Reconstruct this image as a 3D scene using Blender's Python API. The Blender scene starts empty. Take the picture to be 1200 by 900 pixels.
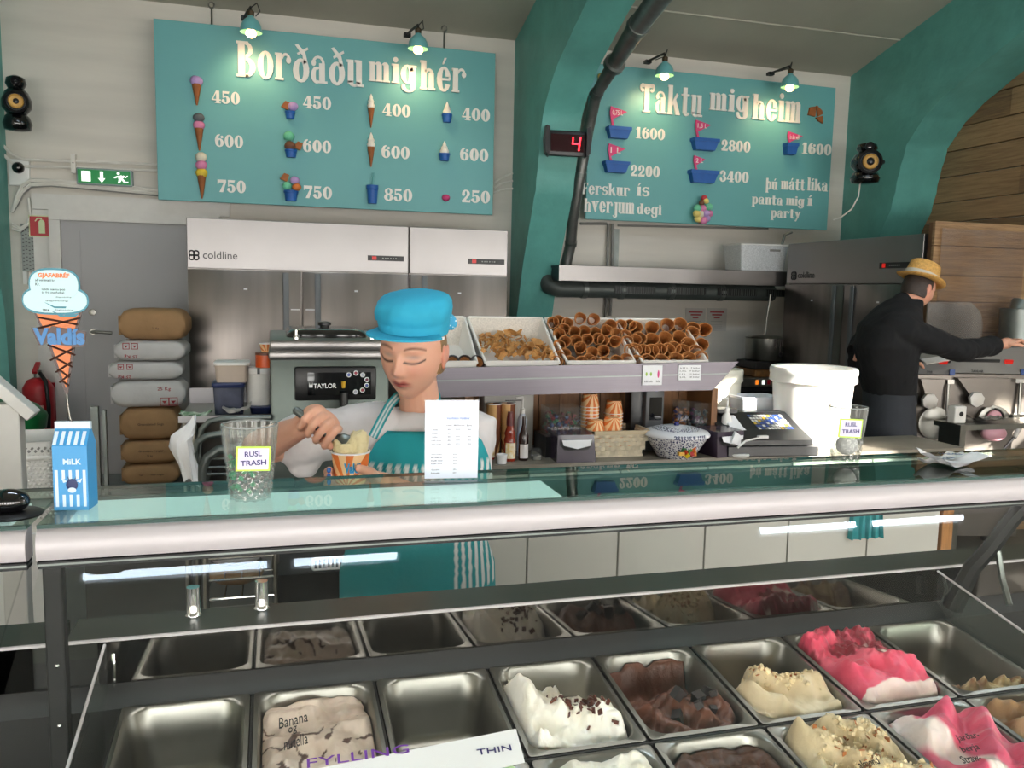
import bpy, bmesh, math, random
import numpy as np
from mathutils import Vector, Matrix, Euler
random.seed(7)
SC = bpy.context.scene
COL = SC.collection
PI = math.pi
# ------------------------------------------------------------------ camera
FPX = 975.0
def _n(v): return v / np.linalg.norm(v)
_X = _n(np.array([3400., -38., FPX])); _D = np.array([-174., 8550., FPX]); _D = _n(_D - _X * _D.dot(_X)); _Y = np.cross(_X, _D)
CAMR = np.array([_X, _Y, -_D]); CAMZ = 1.6
cam = bpy.data.cameras.new('camera'); cam.sensor_width = 36; cam.lens = 36 * FPX / 1200
cam.clip_start = 0.05
co = bpy.data.objects.new('camera', cam); COL.objects.link(co)
_m = CAMR @ np.diag([1., -1., -1.])
co.matrix_world = Matrix([[*_m[0], 0], [*_m[1], 0], [*_m[2], CAMZ], [0, 0, 0, 1]])
SC.camera = co
# ------------------------------------------------------------------ daylight, exposure
SC.view_settings.view_transform = 'Standard'; SC.view_settings.look = 'None'
SC.view_settings.gamma = 1; SC.view_settings.use_curve_mapping = False
SC.view_settings.exposure = EXPOSURE = 1.15
w = bpy.data.worlds.new('sky'); SC.world = w; w.use_nodes = True
bgn = w.node_tree.nodes['Background']; bgn.inputs[0].default_value = (1.0, .975, .94, 1); bgn.inputs[1].default_value = 5.4
sun = bpy.data.lights.new('sun', 'SUN'); sun.energy = 14; sun.angle = math.radians(.6); sun.color = (1, .95, .86)
so = bpy.data.objects.new('sun', sun); COL.objects.link(so)
so.rotation_euler = Vector((-.35, .85, -.36)).to_track_quat('-Z', 'Y').to_euler()
def portal(name, loc, rot, sx, sy):
    l = bpy.data.lights.new(name, 'AREA'); l.shape = 'RECTANGLE'; l.size = sx; l.size_y = sy; l.cycles.is_portal = True
    o = bpy.data.objects.new(name, l); COL.objects.link(o); o.location = loc; o.rotation_euler = rot
SC.cycles.use_denoising = True
SC.cycles.max_bounces = 10; SC.cycles.transparent_max_bounces = 24; SC.cycles.diffuse_bounces = 5
SC.cycles.sample_clamp_indirect = 6; SC.cycles.caustics_reflective = False; SC.cycles.caustics_refractive = False
# ------------------------------------------------------------------ helpers
def ray(px, py): return CAMR @ np.array([px - 600., py - 450., FPX])
def at(px, py, Y):
    d = ray(px, py); return Vector((d[0] * Y / d[1], Y, CAMZ + d[2] * Y / d[1]))
def atx(px, py, X):
    d = ray(px, py); return Vector((X, d[1] * X / d[0], CAMZ + d[2] * X / d[0]))
def atz(px, py, Z):
    d = ray(px, py); t = (Z - CAMZ) / d[2]; return Vector((d[0] * t, d[1] * t, Z))
def lin(c): return c / 12.92 if c <= .04045 else ((c + .055) / 1.055) ** 2.4
def C(h, a=1):
    h = h.lstrip('#'); return tuple(lin(int(h[i:i + 2], 16) / 255) for i in (0, 2, 4)) + (a,)
MATS = {}
def mat(name, col, rough=.5, metal=0, var=.06, scale=12, bump=0, bscale=None, trans=0, sheen=0, coat=0, col2=None, stretch=None, emit=None, es=1, sss=0, spec=None, coord='Object'):
    if name in MATS: return MATS[name]
    m = bpy.data.materials.new(name); m.use_nodes = True; MATS[name] = m
    nt = m.node_tree; b = nt.nodes['Principled BSDF']; N = nt.nodes.new; L = nt.links.new
    c = C(col) if isinstance(col, str) else col
    tc = N('ShaderNodeTexCoord'); mp = N('ShaderNodeMapping'); L(tc.outputs[coord], mp.inputs[0])
    if stretch: mp.inputs['Scale'].default_value = stretch
    if var or col2:
        nz = N('ShaderNodeTexNoise'); nz.inputs['Scale'].default_value = scale; nz.inputs['Detail'].default_value = 4; L(mp.outputs[0], nz.inputs[0])
        rp = N('ShaderNodeValToRGB'); L(nz.outputs[0], rp.inputs[0])
        c2 = C(col2) if col2 else tuple(min(1, x * (1 + var)) for x in c[:3]) + (1,)
        c1 = c if col2 else tuple(x * (1 - var) for x in c[:3]) + (1,)
        rp.color_ramp.elements[0].color = c1; rp.color_ramp.elements[1].color = c2
        rp.color_ramp.elements[0].position = .35; rp.color_ramp.elements[1].position = .65
        L(rp.outputs[0], b.inputs['Base Color'])
    else: b.inputs['Base Color'].default_value = c
    b.inputs['Roughness'].default_value = rough; b.inputs['Metallic'].default_value = metal
    if trans: b.inputs['Transmission Weight'].default_value = trans
    if coat: b.inputs['Coat Weight'].default_value = coat
    if sheen: b.inputs['Sheen Weight'].default_value = sheen
    if spec is not None: b.inputs['Specular IOR Level'].default_value = spec
    if sss: b.inputs['Subsurface Weight'].default_value = sss; b.inputs['Subsurface Radius'].default_value = (.012, .006, .004)
    if emit: b.inputs['Emission Color'].default_value = C(emit); b.inputs['Emission Strength'].default_value = es
    if bump:
        n2 = N('ShaderNodeTexNoise'); n2.inputs['Scale'].default_value = bscale or scale * 3; n2.inputs['Detail'].default_value = 5; L(mp.outputs[0], n2.inputs[0])
        bp = N('ShaderNodeBump'); bp.inputs['Strength'].default_value = bump; bp.inputs['Distance'].default_value = .01
        L(n2.outputs[0], bp.inputs['Height']); L(bp.outputs[0], b.inputs['Normal'])
    return m
def glass(name, tint='#e8f4f0', rough=.0, ior=1.5, dirt=0.0):
    if name in MATS: return MATS[name]
    m = bpy.data.materials.new(name); m.use_nodes = True; MATS[name] = m
    nt = m.node_tree; nt.nodes.clear(); N = nt.nodes.new; L = nt.links.new
    o = N('ShaderNodeOutputMaterial'); mx = N('ShaderNodeMixShader'); t = N('ShaderNodeBsdfTransparent'); g = N('ShaderNodeBsdfGlossy'); f = N('ShaderNodeFresnel')
    t.inputs[0].default_value = C(tint); g.inputs['Roughness'].default_value = rough; f.inputs[0].default_value = ior
    ge = N('ShaderNodeNewGeometry'); iv = N('ShaderNodeMath'); iv.operation = 'SUBTRACT'; iv.inputs[0].default_value = 1; L(ge.outputs['Backfacing'], iv.inputs[1]); ml = N('ShaderNodeMath'); ml.operation = 'MULTIPLY'; L(f.outputs[0], ml.inputs[0]); L(iv.outputs[0], ml.inputs[1])
    L(ml.outputs[0], mx.inputs[0]); L(t.outputs[0], mx.inputs[1]); L(g.outputs[0], mx.inputs[2])
    last = mx.outputs[0]
    if dirt:
        d = N('ShaderNodeBsdfDiffuse'); d.inputs[0].default_value = (.8, .8, .8, 1); m2 = N('ShaderNodeMixShader')
        tc = N('ShaderNodeTexCoord'); nz = N('ShaderNodeTexNoise'); nz.inputs['Scale'].default_value = 5; L(tc.outputs['Object'], nz.inputs[0])
        mu = N('ShaderNodeMath'); mu.operation = 'MULTIPLY'; mu.inputs[1].default_value = dirt; L(nz.outputs[0], mu.inputs[0]); L(mu.outputs[0], m2.inputs[0])
        L(last, m2.inputs[1]); L(d.outputs[0], m2.inputs[2]); last = m2.outputs[0]
    L(last, o.inputs[0]); return m
def colmat(name, rough=.5, sss=0, attr='Col', bump=0, bscale=40, spec=.5, sheen=0):
    if name in MATS: return MATS[name]
    m = bpy.data.materials.new(name); m.use_nodes = True; MATS[name] = m
    nt = m.node_tree; b = nt.nodes['Principled BSDF']; a = nt.nodes.new('ShaderNodeVertexColor'); a.layer_name = attr
    nt.links.new(a.outputs[0], b.inputs['Base Color']); b.inputs['Roughness'].default_value = rough; b.inputs['Specular IOR Level'].default_value = spec
    if sheen: b.inputs['Sheen Weight'].default_value = sheen
    if sss: b.inputs['Subsurface Weight'].default_value = sss; b.inputs['Subsurface Radius'].default_value = (.01, .004, .002); b.inputs['Subsurface Scale'].default_value = .5
    if bump:
        n2 = nt.nodes.new('ShaderNodeTexNoise'); n2.inputs['Scale'].default_value = bscale; n2.inputs['Detail'].default_value = 6
        tc = nt.nodes.new('ShaderNodeTexCoord'); nt.links.new(tc.outputs['Object'], n2.inputs[0])
        bp = nt.nodes.new('ShaderNodeBump'); bp.inputs['Strength'].default_value = bump; bp.inputs['Distance'].default_value = .004
        nt.links.new(n2.outputs[0], bp.inputs['Height']); nt.links.new(bp.outputs[0], b.inputs['Normal'])
    return m
class MB:
    def __init__(s): s.v = []; s.f = []; s.mi = []; s.k = 0
    def add(s, vs, fs):
        o = len(s.v); s.v += [tuple(v) for v in vs]; s.f += [tuple(o + i for i in f) for f in fs]; s.mi += [s.k] * len(fs); return s
    def box(s, c, d, rot=None, bev=0):
        x, y, z = [a / 2 for a in d]
        if bev:
            bm = bmesh.new(); bmesh.ops.create_cube(bm, size=1); bmesh.ops.scale(bm, vec=d, verts=bm.verts)
            bmesh.ops.bevel(bm, geom=bm.edges[:] + bm.verts[:], offset=bev, segments=2, affect='EDGES', profile=.5)
            bm.verts.ensure_lookup_table(); vs = [v.co.copy() for v in bm.verts]; fs = [[v.index for v in f.verts] for f in bm.faces]; bm.free()
        else:
            vs = [Vector((i * x, j * y, k * z)) for i in (-1, 1) for j in (-1, 1) for k in (-1, 1)]
            fs = [(0, 1, 3, 2), (4, 6, 7, 5), (0, 4, 5, 1), (2, 3, 7, 6), (0, 2, 6, 4), (1, 5, 7, 3)]
        R = rot if rot is not None else Matrix.Identity(3)
        if not isinstance(R, Matrix): R = Euler(R).to_matrix()
        return s.add([R @ v + Vector(c) for v in vs], fs)
    def bx(s, x0, x1, y0, y1, z0, z1, bev=0):
        return s.box(((x0 + x1) / 2, (y0 + y1) / 2, (z0 + z1) / 2), (abs(x1 - x0), abs(y1 - y0), abs(z1 - z0)), bev=bev)
    def tube(s, pts, r, n=10, caps=True, closed=False):
        pts = [Vector(p) for p in pts]; m = len(pts)
        rs = r if isinstance(r, (list, tuple)) else [r] * m
        up = None; rings = []
        for i, p in enumerate(pts):
            if closed: t = (pts[(i + 1) % m] - pts[i - 1]).normalized()
            else: t = (pts[min(i + 1, m - 1)] - pts[max(i - 1, 0)])
            if t.length < 1e-9: t = Vector((0, 0, 1))
            t.normalize()
            if up is None: up = Vector((0, 0, 1)) if abs(t.z) < .9 else Vector((1, 0, 0))
            a = t.cross(up)
            if a.length < 1e-6: a = t.orthogonal()
            a.normalize(); b = t.cross(a).normalized(); up = -b if False else b.cross(Vector((0,0,0))) if False else up - t * up.dot(t)
            if up.length < 1e-6: up = b
            up.normalize()
            rings.append([p + (a * math.cos(2 * PI * k / n) + b * math.sin(2 * PI * k / n)) * rs[i] for k in range(n)])
        return s.loft(rings, caps and not closed, loop=closed)
    def loft(s, rings, caps=True, loop=False):
        n = len(rings[0]); vs = [v for r in rings for v in r]; m = len(rings); fs = []
        for i in range(m if loop else m - 1):
            j = (i + 1) % m
            for k in range(n):
                l = (k + 1) % n; fs.append((i * n + k, i * n + l, j * n + l, j * n + k))
        if caps: fs.append(tuple(range(n - 1, -1, -1))); fs.append(tuple((m - 1) * n + k for k in range(n)))
        return s.add(vs, fs)
    def lathe(s, prof, n=24, c=(0, 0, 0), R=None, caps=True, flute=None):
        c = Vector(c); rings = []
        for r, z in prof:
            ring = []
            for k in range(n):
                rr = r * (1 + (flute(k / n, z) if flute else 0))
                v = Vector((rr * math.cos(2 * PI * k / n), rr * math.sin(2 * PI * k / n), z)); ring.append((R @ v if R is not None else v) + c)
            rings.append(ring)
        return s.loft(rings, caps)
    def ball(s, c, r, n=16, m=10, R=None):
        if not isinstance(r, (tuple, list)): r = (r, r, r)
        rings = []
        for i in range(m + 1):
            a = PI * (i / m); a = min(max(a, .03), PI - .03)
            ring = []
            for k in range(n):
                v = Vector((r[0] * math.sin(a) * math.cos(2 * PI * k / n), r[1] * math.sin(a) * math.sin(2 * PI * k / n), -r[2] * math.cos(a)))
                ring.append((R @ v if R is not None else v) + Vector(c))
            rings.append(ring)
        return s.loft(rings, True)
    def prism(s, poly, y0, y1, plane='xz'):
        # polygon in a plane, extruded along the remaining axis from y0 to y1
        def P(a, b, t): return {'xz': (a, t, b), 'xy': (a, b, t), 'yz': (t, a, b)}[plane]
        n = len(poly); vs = [P(a, b, y0) for a, b in poly] + [P(a, b, y1) for a, b in poly]
        fs = [tuple(range(n)), tuple(range(2 * n - 1, n - 1, -1))] + [(i, n + i, n + (i + 1) % n, (i + 1) % n) for i in range(n)]
        return s.add(vs, fs)
    def limb(s, pts, rs, n=14):
        # tapered chain with round ends
        pts = [Vector(p) for p in pts]
        d0 = (pts[0] - pts[1]).normalized(); d1 = (pts[-1] - pts[-2]).normalized(); P = []; Rr = []
        for a in (80, 55, 28): P.append(pts[0] + d0 * rs[0] * math.sin(math.radians(a))); Rr.append(rs[0] * math.cos(math.radians(a)))
        for i in range(len(pts) - 1):
            for t in (0, .34, .67): P.append(pts[i].lerp(pts[i + 1], t)); Rr.append(rs[i] * (1 - t) + rs[i + 1] * t)
        P.append(pts[-1]); Rr.append(rs[-1])
        for a in (28, 55, 80): P.append(pts[-1] + d1 * rs[-1] * math.sin(math.radians(a))); Rr.append(rs[-1] * math.cos(math.radians(a)))
        return s.tube(P, Rr, n)
    def mesh(s, name):
        me = bpy.data.meshes.new(name); me.from_pydata(s.v, [], s.f); me.update()
        bm = bmesh.new(); bm.from_mesh(me); bmesh.ops.recalc_face_normals(bm, faces=bm.faces); bm.to_mesh(me); bm.free()
        for p, k in zip(me.polygons, s.mi): p.material_index = k
        return me
    def build(s, name, m=None, parent=None, smooth=False, loc=None, rot=None):
        me = s.mesh(name)
        for x in (m if isinstance(m, (list, tuple)) else [m]): me.materials.append(x)
        return obj(name, me, parent, smooth, loc, rot)
def obj(name, me, parent=None, smooth=False, loc=None, rot=None):
    o = bpy.data.objects.new(name, me); COL.objects.link(o)
    if parent is not None: o.parent = parent
    if loc is not None: o.location = loc
    if rot is not None: o.rotation_euler = rot
    if smooth: autosmooth(me, smooth if not isinstance(smooth, bool) else 40)
    return o
def autosmooth(me, ang):
    me.polygons.foreach_set('use_smooth', [True] * len(me.polygons))
    bm = bmesh.new(); bm.from_mesh(me); lim = math.radians(ang)
    for e in bm.edges:
        if len(e.link_faces) == 2 and e.calc_face_angle(0) > lim: e.smooth = False
    bm.to_mesh(me); bm.free()
def thing(name, label, cat, loc=(0, 0, 0), rot=0, group=None, scale=None):
    o = bpy.data.objects.new(name, None); COL.objects.link(o); o.location = loc
    o.rotation_euler = rot if isinstance(rot, (tuple, list, Euler)) else (0, 0, rot); o.empty_display_size = .05
    if scale: o.scale = (scale,) * 3
    return tag(o, label, cat, group)
def tag(o, label, cat, group=None):
    o['label'] = label; o['category'] = cat
    if group: o['group'] = group
    return o
def struct(o): o['kind'] = 'structure'; return o
def stuff(o): o['kind'] = 'stuff'; return o
def dup(o, parent=None, **kw):
    c = o.copy(); COL.objects.link(c); c.parent = parent
    for ch in list(o.children): dup(ch, c)
    for k, v in kw.items():
        if k == 'loc': c.location = v
        elif k == 'rot': c.rotation_euler = v
        else: c[k] = v
    return c
_TX = {}
def textmesh(s, bold=0.0, ext=.5, res=3):
    cu = bpy.data.curves.new('t', 'FONT'); cu.body = s; cu.size = 1; cu.extrude = ext; cu.offset = bold; cu.resolution_u = res; cu.align_x = 'LEFT'
    o = bpy.data.objects.new('t', cu); COL.objects.link(o)
    dg = bpy.context.evaluated_depsgraph_get(); dg.update()
    me = bpy.data.meshes.new_from_object(o.evaluated_get(dg)); bpy.data.objects.remove(o); bpy.data.curves.remove(cu); return me
def text(name, s, x0, x1, z0, z1, y, m, parent=None, bold=.02, th=.004, fn=None, res=3):
    """lettering fitted to the box x0..x1, z0..z1, standing proud of the plane y and facing -Y (fn maps u,v,w to xyz)"""
    me = textmesh(s, bold, .5, res); n = len(me.vertices); a = np.empty(n * 3); me.vertices.foreach_get('co', a); a = a.reshape(-1, 3)
    lo, hi = a.min(0), a.max(0); u = (a - lo) / np.maximum(hi - lo, 1e-6)
    X = x0 + u[:, 0] * (x1 - x0); Z = z0 + u[:, 1] * (z1 - z0); Y = y - u[:, 2] * th
    pts = np.stack([X, Y, Z], 1) if fn is None else np.array([fn(*p) for p in zip(X, Y, Z)])
    me.vertices.foreach_set('co', pts.ravel()); me.update(); me.materials.clear(); me.materials.append(m)
    return obj(name, me, parent)
def fbm(x, y, sc=1, oc=4, seed=0):
    # value noise in numpy
    def vn(x, y, s):
        xi = np.floor(x).astype(int); yi = np.floor(y).astype(int); fx = x - xi; fy = y - yi
        fx = fx * fx * (3 - 2 * fx); fy = fy * fy * (3 - 2 * fy)
        def h(a, b):
            t = np.sin(a * 127.1 + b * 311.7 + s * 74.7) * 43758.5453; return t - np.floor(t)
        return (h(xi, yi) * (1 - fx) + h(xi + 1, yi) * fx) * (1 - fy) + (h(xi, yi + 1) * (1 - fx) + h(xi + 1, yi + 1) * fx) * fy
    r = 0; a = .5; x = np.asarray(x, float) * sc; y = np.asarray(y, float) * sc
    for i in range(oc): r = r + a * vn(x, y, seed + i); x = x * 2.03; y = y * 2.03; a *= .5
    return r
def rrect(w, d, r, n=5):
    pts = []
    for cx, cy, a0 in ((w / 2 - r, d / 2 - r, 0), (-w / 2 + r, d / 2 - r, 90), (-w / 2 + r, -d / 2 + r, 180), (w / 2 - r, -d / 2 + r, 270)):
        for k in range(n + 1):
            a = math.radians(a0 + 90 * k / n); pts.append((cx + r * math.cos(a), cy + r * math.sin(a)))
    return pts
def remesh(name, mb, voxel, m, parent=None, smooth_iter=4):
    me = mb.mesh(name); o = bpy.data.objects.new('tmp', me); COL.objects.link(o)
    md = o.modifiers.new('r', 'REMESH'); md.mode = 'VOXEL'; md.voxel_size = voxel
    sm = o.modifiers.new('s', 'SMOOTH'); sm.factor = .5; sm.iterations = smooth_iter
    dg = bpy.context.evaluated_depsgraph_get(); dg.update(); out = bpy.data.meshes.new_from_object(o.evaluated_get(dg)); bpy.data.objects.remove(o)
    out.name = name; out.materials.clear(); out.materials.append(m)
    out.polygons.foreach_set('use_smooth', [True] * len(out.polygons))
    return obj(name, out, parent)
def verts_of(me):
    a = np.empty(len(me.vertices) * 3); me.vertices.foreach_get('co', a); return a.reshape(-1, 3)
def setcol(me, cols, name='Col'):
    at_ = me.color_attributes.new(name, 'FLOAT_COLOR', 'POINT'); c = np.ones((len(me.vertices), 4)); c[:, :3] = cols; at_.data.foreach_set('color', c.ravel())
# ------------------------------------------------------------------ shared materials
M_teal = mat('teal_paint', '#5fa59c', .5, var=.10, scale=5, bump=.5, bscale=14)
M_tealboard = mat('teal_board_paint', '#68acae', .45, var=.02, scale=2)
M_white_wall = mat('white_painted_brick', '#d9d3c9', .6, var=.06, scale=2.2, bump=.3, bscale=6, stretch=(.35, .35, 3.2))
M_ceil = mat('ceiling_concrete', '#a8a698', .7, var=.06, scale=1.5, bump=.25, bscale=12)
M_steel = mat('brushed_steel', '#68646a', .38, 1, var=.04, scale=4, stretch=(1, 1, 40), bump=.04, bscale=30)
M_steel2 = mat('pan_steel', '#8f8e88', .34, 1, var=.05, scale=20)
M_chrome = mat('chrome', '#dddddd', .08, 1, var=0)
M_galv = mat('galvanised_duct', '#7d8380', .42, .85, var=.12, scale=8)
M_black = mat('black_plastic', '#141416', .35, var=.1)
M_blackgloss = mat('black_gloss', '#0a0a0c', .08, var=0, coat=.6)
M_dark = mat('dark_case_metal', '#080c0d', .6, 0, var=.12, scale=6)
M_dark2 = mat('dark_case_ledge', '#262a24', .35, .2, var=.10, scale=3)
M_white = mat('white_plastic', '#e9e8e4', .4, var=.03)
M_whitegloss = mat('white_lettering', '#f2efe9', .5, var=.02)
M_grey = mat('grey_panel', '#8a8a86', .5, var=.05)
M_paper = mat('white_paper', '#eeeef0', .7, var=.02)
M_alu = mat('aluminium_rail', '#b9b5b8', .45, .15, var=.02, scale=2)
M_wood = mat('dark_wood', '#6b4a30', .5, var=.25, scale=6, stretch=(8, 1, 1), bump=.1)
M_red = mat('red_plastic', '#b3202a', .35, var=.05)
M_blue = mat('blue_clay', '#1f5fae', .5, var=.06)
M_pink = mat('pink_clay', '#d8447e', .5, var=.05)
M_brown = mat('waffle_brown', '#a8672e', .6, var=.15, scale=30)
# ================================================================== THE ROOM
YB = 6.7; XL = -3.2; XR = 5.5; YF = -2.3
o = struct(MB().bx(XL - .3, XR + .3, YF - .3, YB + .3, -.12, 0).build('floor', mat('floor_vinyl', '#5c5a55', .5, var=.1, scale=3)))
# back wall of painted block courses
wb = struct(MB().bx(XL - .3, XR + .3, YB, YB + .3, 0, 5.0).build('wall_back', M_white_wall))
# ceiling: rises from the back wall, then level
cz = lambda Y: 4.4 if Y < 3.6 else 3.59 + .262 * (YB - Y)
cp = [(YB + .3, 3.59), (YB, 3.59), (3.6, 4.4), (YF - .3, 4.4), (YF - .3, 4.6), (3.6, 4.6), (YB + .3, 3.8)]
struct(MB().prism(cp, XL - .3, XR + .3, 'yz').build('ceiling', M_ceil))
for i, Y in enumerate((6.1, 5.3, 4.4)):
    z = cz(Y); c = MB().box(((XL + XR) / 2, Y, z), (XR - XL, .03, .012), (math.atan(.262), 0, 0)).build('trim_%d' % (i + 1), M_ceil); struct(c)
# side walls; the right one has a tall window out of frame through which the sun falls
struct(MB().bx(XL - .3, XL, YF - .3, YB + .3, 0, 4.7).build('wall_left', M_white_wall))
VY0, VY1, VZ0, VZ1 = .0, 1.75, 1.75, 2.3; FX0, FX1, FZ0, FZ1 = 4.70, 5.36, 3.18, 3.88
m = MB(); m.bx(XR + .04, XR + .3, YF - .3, VY0, 0, 4.7); m.bx(XR + .04, XR + .3, VY1, YB + .3, 0, 4.7); m.bx(XR + .04, XR + .3, VY0, VY1, 0, VZ0); m.bx(XR + .04, XR + .3, VY0, VY1, VZ1, 4.7)
wr = struct(m.build('wall_right', M_white_wall))
portal('side_window_portal', (XR + .3, (VY0 + VY1) / 2, (VZ0 + VZ1) / 2), (0, PI / 2, 0), VZ1 - VZ0, VY1 - VY0)
f = MB(); f.bx(XR + .1, XR + .2, VY0, VY0 + .03, VZ0, VZ1); f.bx(XR + .1, XR + .2, VY1 - .03, VY1, VZ0, VZ1); f.bx(XR + .1, XR + .2, VY0, VY1, VZ0, VZ0 + .03); f.bx(XR + .1, XR + .2, VY0, VY1, VZ1 - .03, VZ1)
struct(f.build('window_9', M_white))
# wooden planks on the right wall, each its own board
planks = []
for i in range(3):
    planks.append(mat('weathered_plank_%d' % i, ('#8a6b4d', '#957452', '#7f6148')[i], .7, var=.3, scale=5, stretch=(1, .8, 14), bump=.5, bscale=22, col2=('#a98862', '#b08d66', '#9c7a55')[i]))
z = 0; k = 0
while z < 4.4:
    h = random.choice((.17, .19, .2, .21)); y = YB
    cut = 4.6 + random.uniform(-.5, .9)
    for (a, b) in ((cut, YB), (3.78, cut)):
        p = MB().bx(XR + .005 * (k % 3), XR + .045, a + .002, b - .002, z + .004, z + h - .004, bev=.003).build('plank', planks[random.randrange(3)], wr)
        k += 1
    z += h
# plank partition beside the right fridge, facing the counter
pw = struct(MB().bx(4.12, XR, 4.50, 4.545, 0, 2.09).build('wall_partition', M_wood)); z = 0
while z < 2.0:
    h = random.choice((.17, .19, .2)); MB().bx(4.105, XR, 4.478 - .003 * random.random(), 4.50, z + .003, min(z + h, 2.1) - .003, bev=.003).build('plank', mat('weathered_plank_x', '#86684a', .7, var=.3, scale=5, stretch=(.8, 1, 14), bump=.5, bscale=22, col2='#a4835e'), pw); z += h
# front wall behind the viewer: deep mullions, big panes of daylight
m = MB(); xs = [XL + .2 + .75 * i for i in range(11)]
m.bx(XL - .3, XR + .3, YF - .35, YF, 0, .5); m.bx(XL - .3, XR + .3, YF - .35, YF, 2.05, FZ0); m.bx(XL - .3, XR + .3, YF - .35, YF, FZ1, 4.7); m.bx(XL - .3, FX0, YF - .35, YF, FZ0, FZ1); m.bx(FX1, XR + .3, YF - .35, YF, FZ0, FZ1)
for x in [XL - .1] + xs + [XR]: m.bx(x - .09, x + .09, YF - .35, YF, .5, 2.05)
struct(m.build('wall_front', M_white_wall))
portal('front_window_portal', ((XL + XR) / 2, YF - .36, 1.28), (PI / 2, 0, 0), XR - XL, 1.55)
for i, x in enumerate(xs[:-1]):
    f = MB(); f.bx(x + .09, x + .66, YF - .2, YF - .15, .5, .55); f.bx(x + .09, x + .66, YF - .2, YF - .15, 1.6, 1.64); f.bx(x + .09, x + .66, YF - .2, YF - .15, 2.0, 2.05)
    wi = struct(f.build('window_%d' % (10 + i), M_white))
# ------------------------------------------------ arched concrete ribs
prof = [(6.62, 0), (6.5, 1.355), (6.36, 1.74), (6.19, 2.1), (6.06, 2.34), (5.985, 2.65), (5.93, 2.86), (5.76, 3.04), (5.6, 3.155), (5.32, 3.29), (5.08, 3.39), (4.5, 3.64), (3.6, 3.93), (2, 4.2), (-2.3, 4.3)]
def rib(n, x0, x1):
    bk = [(-2.3, 4.5), (3.6, 4.5), (YB + .1, 3.69), (YB + .1, 0)]
    mb = MB()
    # inner edge slightly uneven, like rough plaster
    pr = []
    for (a, b), (c, d) in zip(prof[:-1], prof[1:]):
        for t in (0, .25, .5, .75): pr.append((a + (c - a) * t + random.uniform(-.008, .008), b + (d - b) * t))
    pr.append(prof[-1])
    mb.prism(pr + bk, x0, x1, 'yz'); o = mb.build('trim_%d' % n, M_teal, None, 50)
    return struct(o)
rib(11, 1.9, 2.2); rib(12, 5.08, 5.5); rib(13, -2.2, -1.775)
# ------------------------------------------------ door with frame, left
XD0, XD1 = -1.44, -.45
m = MB(); m.bx(-1.51, -1.44, 6.62, 6.71, 0, 2.019); m.bx(-.45, -.37, 6.62, 6.71, 0, 2.019); m.bx(-1.51, -.37, 6.62, 6.71, 2.021, 2.09); m.bx(-1.62, -1.512, 6.66, 6.71, 0, 2.088); m.bx(-1.62, -.3, 6.655, 6.71, 2.092, 2.2)
struct(m.build('trim_14', mat('door_frame_paint', '#d8d5d0', .45, var=.03)))
M_door = mat('door_grey', '#abaaab', .45, var=.03, scale=2)
d = struct(MB().bx(XD0, XD1, 6.655, 6.70, .01, 2.02).build('door_1', M_door))
MB().bx(-1.33, -1.318, 6.65, 6.66, .15, 1.95).build('moulding', M_door, d)
h = at(121, 388, 6.62); hm = MB(); hm.lathe([(.022, 0), (.022, .012)], 20, (-1.335, 6.655, 1.24), Matrix.Rotation(PI / 2, 3, 'X')); hm.tube([(-1.335, 6.65, 1.24), (-1.335, 6.6, 1.24), (-1.30, 6.595, 1.24), (-1.2, 6.595, 1.235)], .011, 10)
hm.v = [(x + .08, y, z - .01) for x, y, z in hm.v]; hm.build('door_handle', M_steel2, d, 40)
MB().lathe([(.024, 0), (.024, .014), (.01, .016)], 20, (-1.255, 6.655, 1.37), Matrix.Rotation(PI / 2, 3, 'X')).build('lock', M_steel2, d, 40)
# ------------------------------------------------ linear ceiling lights
M_led = mat('daylight_tube', '#ffffff', .5, var=0, emit='#dcefff', es=20)
M_fix = mat('lamp_fitting', '#d8dadb', .4, var=.02)
for i, (a, b, lab) in enumerate(((-.88, -.02, 'left pair, over the empty steel tub'), (.07, .62, 'left pair, over the price sheet'), (2.72, 3.4, 'right pair, nearer the middle rib'), (3.5, 4.2, 'right pair, nearer the plank wall'))):
    t = thing('ceiling_light', 'long bluish white ceiling light, ' + lab, 'lamp', (0, 2.03, 4.24), 0, 'ceiling lights over the counter')
    MB().bx(a, b, -.09, .09, .03, .09).build('housing', M_fix, t)
    MB().bx(a + .02, b - .02, -.075, .075, .0, .03).build('diffuser', M_led, t)
    for x in (a + .1, b - .1): MB().tube([(x, 0, .09), (x, 0, .17)], .006, 6).build('hanger', M_steel2, t)
# ------------------------------------------------ fat-face lettering drawn from stems, rings and hairlines
def _S(x, w, a=0, b=1): return [(x, a), (x + w, a), (x + w, b), (x, b)]
def _R(cx, cy, rx, ry, ix, iy, a0=0, a1=360, n=None):
    n = n or max(4, int(abs(a1 - a0) / 22)); out = []
    for i in range(n):
        p = [math.radians(a0 + (a1 - a0) * j / n) for j in (i, i + 1)]
        out.append([(cx + rx * math.cos(p[0]), cy + ry * math.sin(p[0])), (cx + rx * math.cos(p[1]), cy + ry * math.sin(p[1])), (cx + ix * math.cos(p[1]), cy + iy * math.sin(p[1])), (cx + ix * math.cos(p[0]), cy + iy * math.sin(p[0]))])
    return out
def _D(cx, cy, r): return [[(cx + r * math.cos(a), cy + r * math.sin(a)) for a in np.linspace(0, 2 * PI, 11)[:-1]]]
def _ft(x0, x1, y=0, t=.09): return [_S(x0, x1 - x0, y, y + t)]
_o = lambda cx=.4, rx=.4: _R(cx, .5, rx, .53, .11, .42)
_ac = lambda x, y=1.12: [[(x, y), (x + .09, y), (x + .26, y + .27), (x + .12, y + .27)]]
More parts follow.
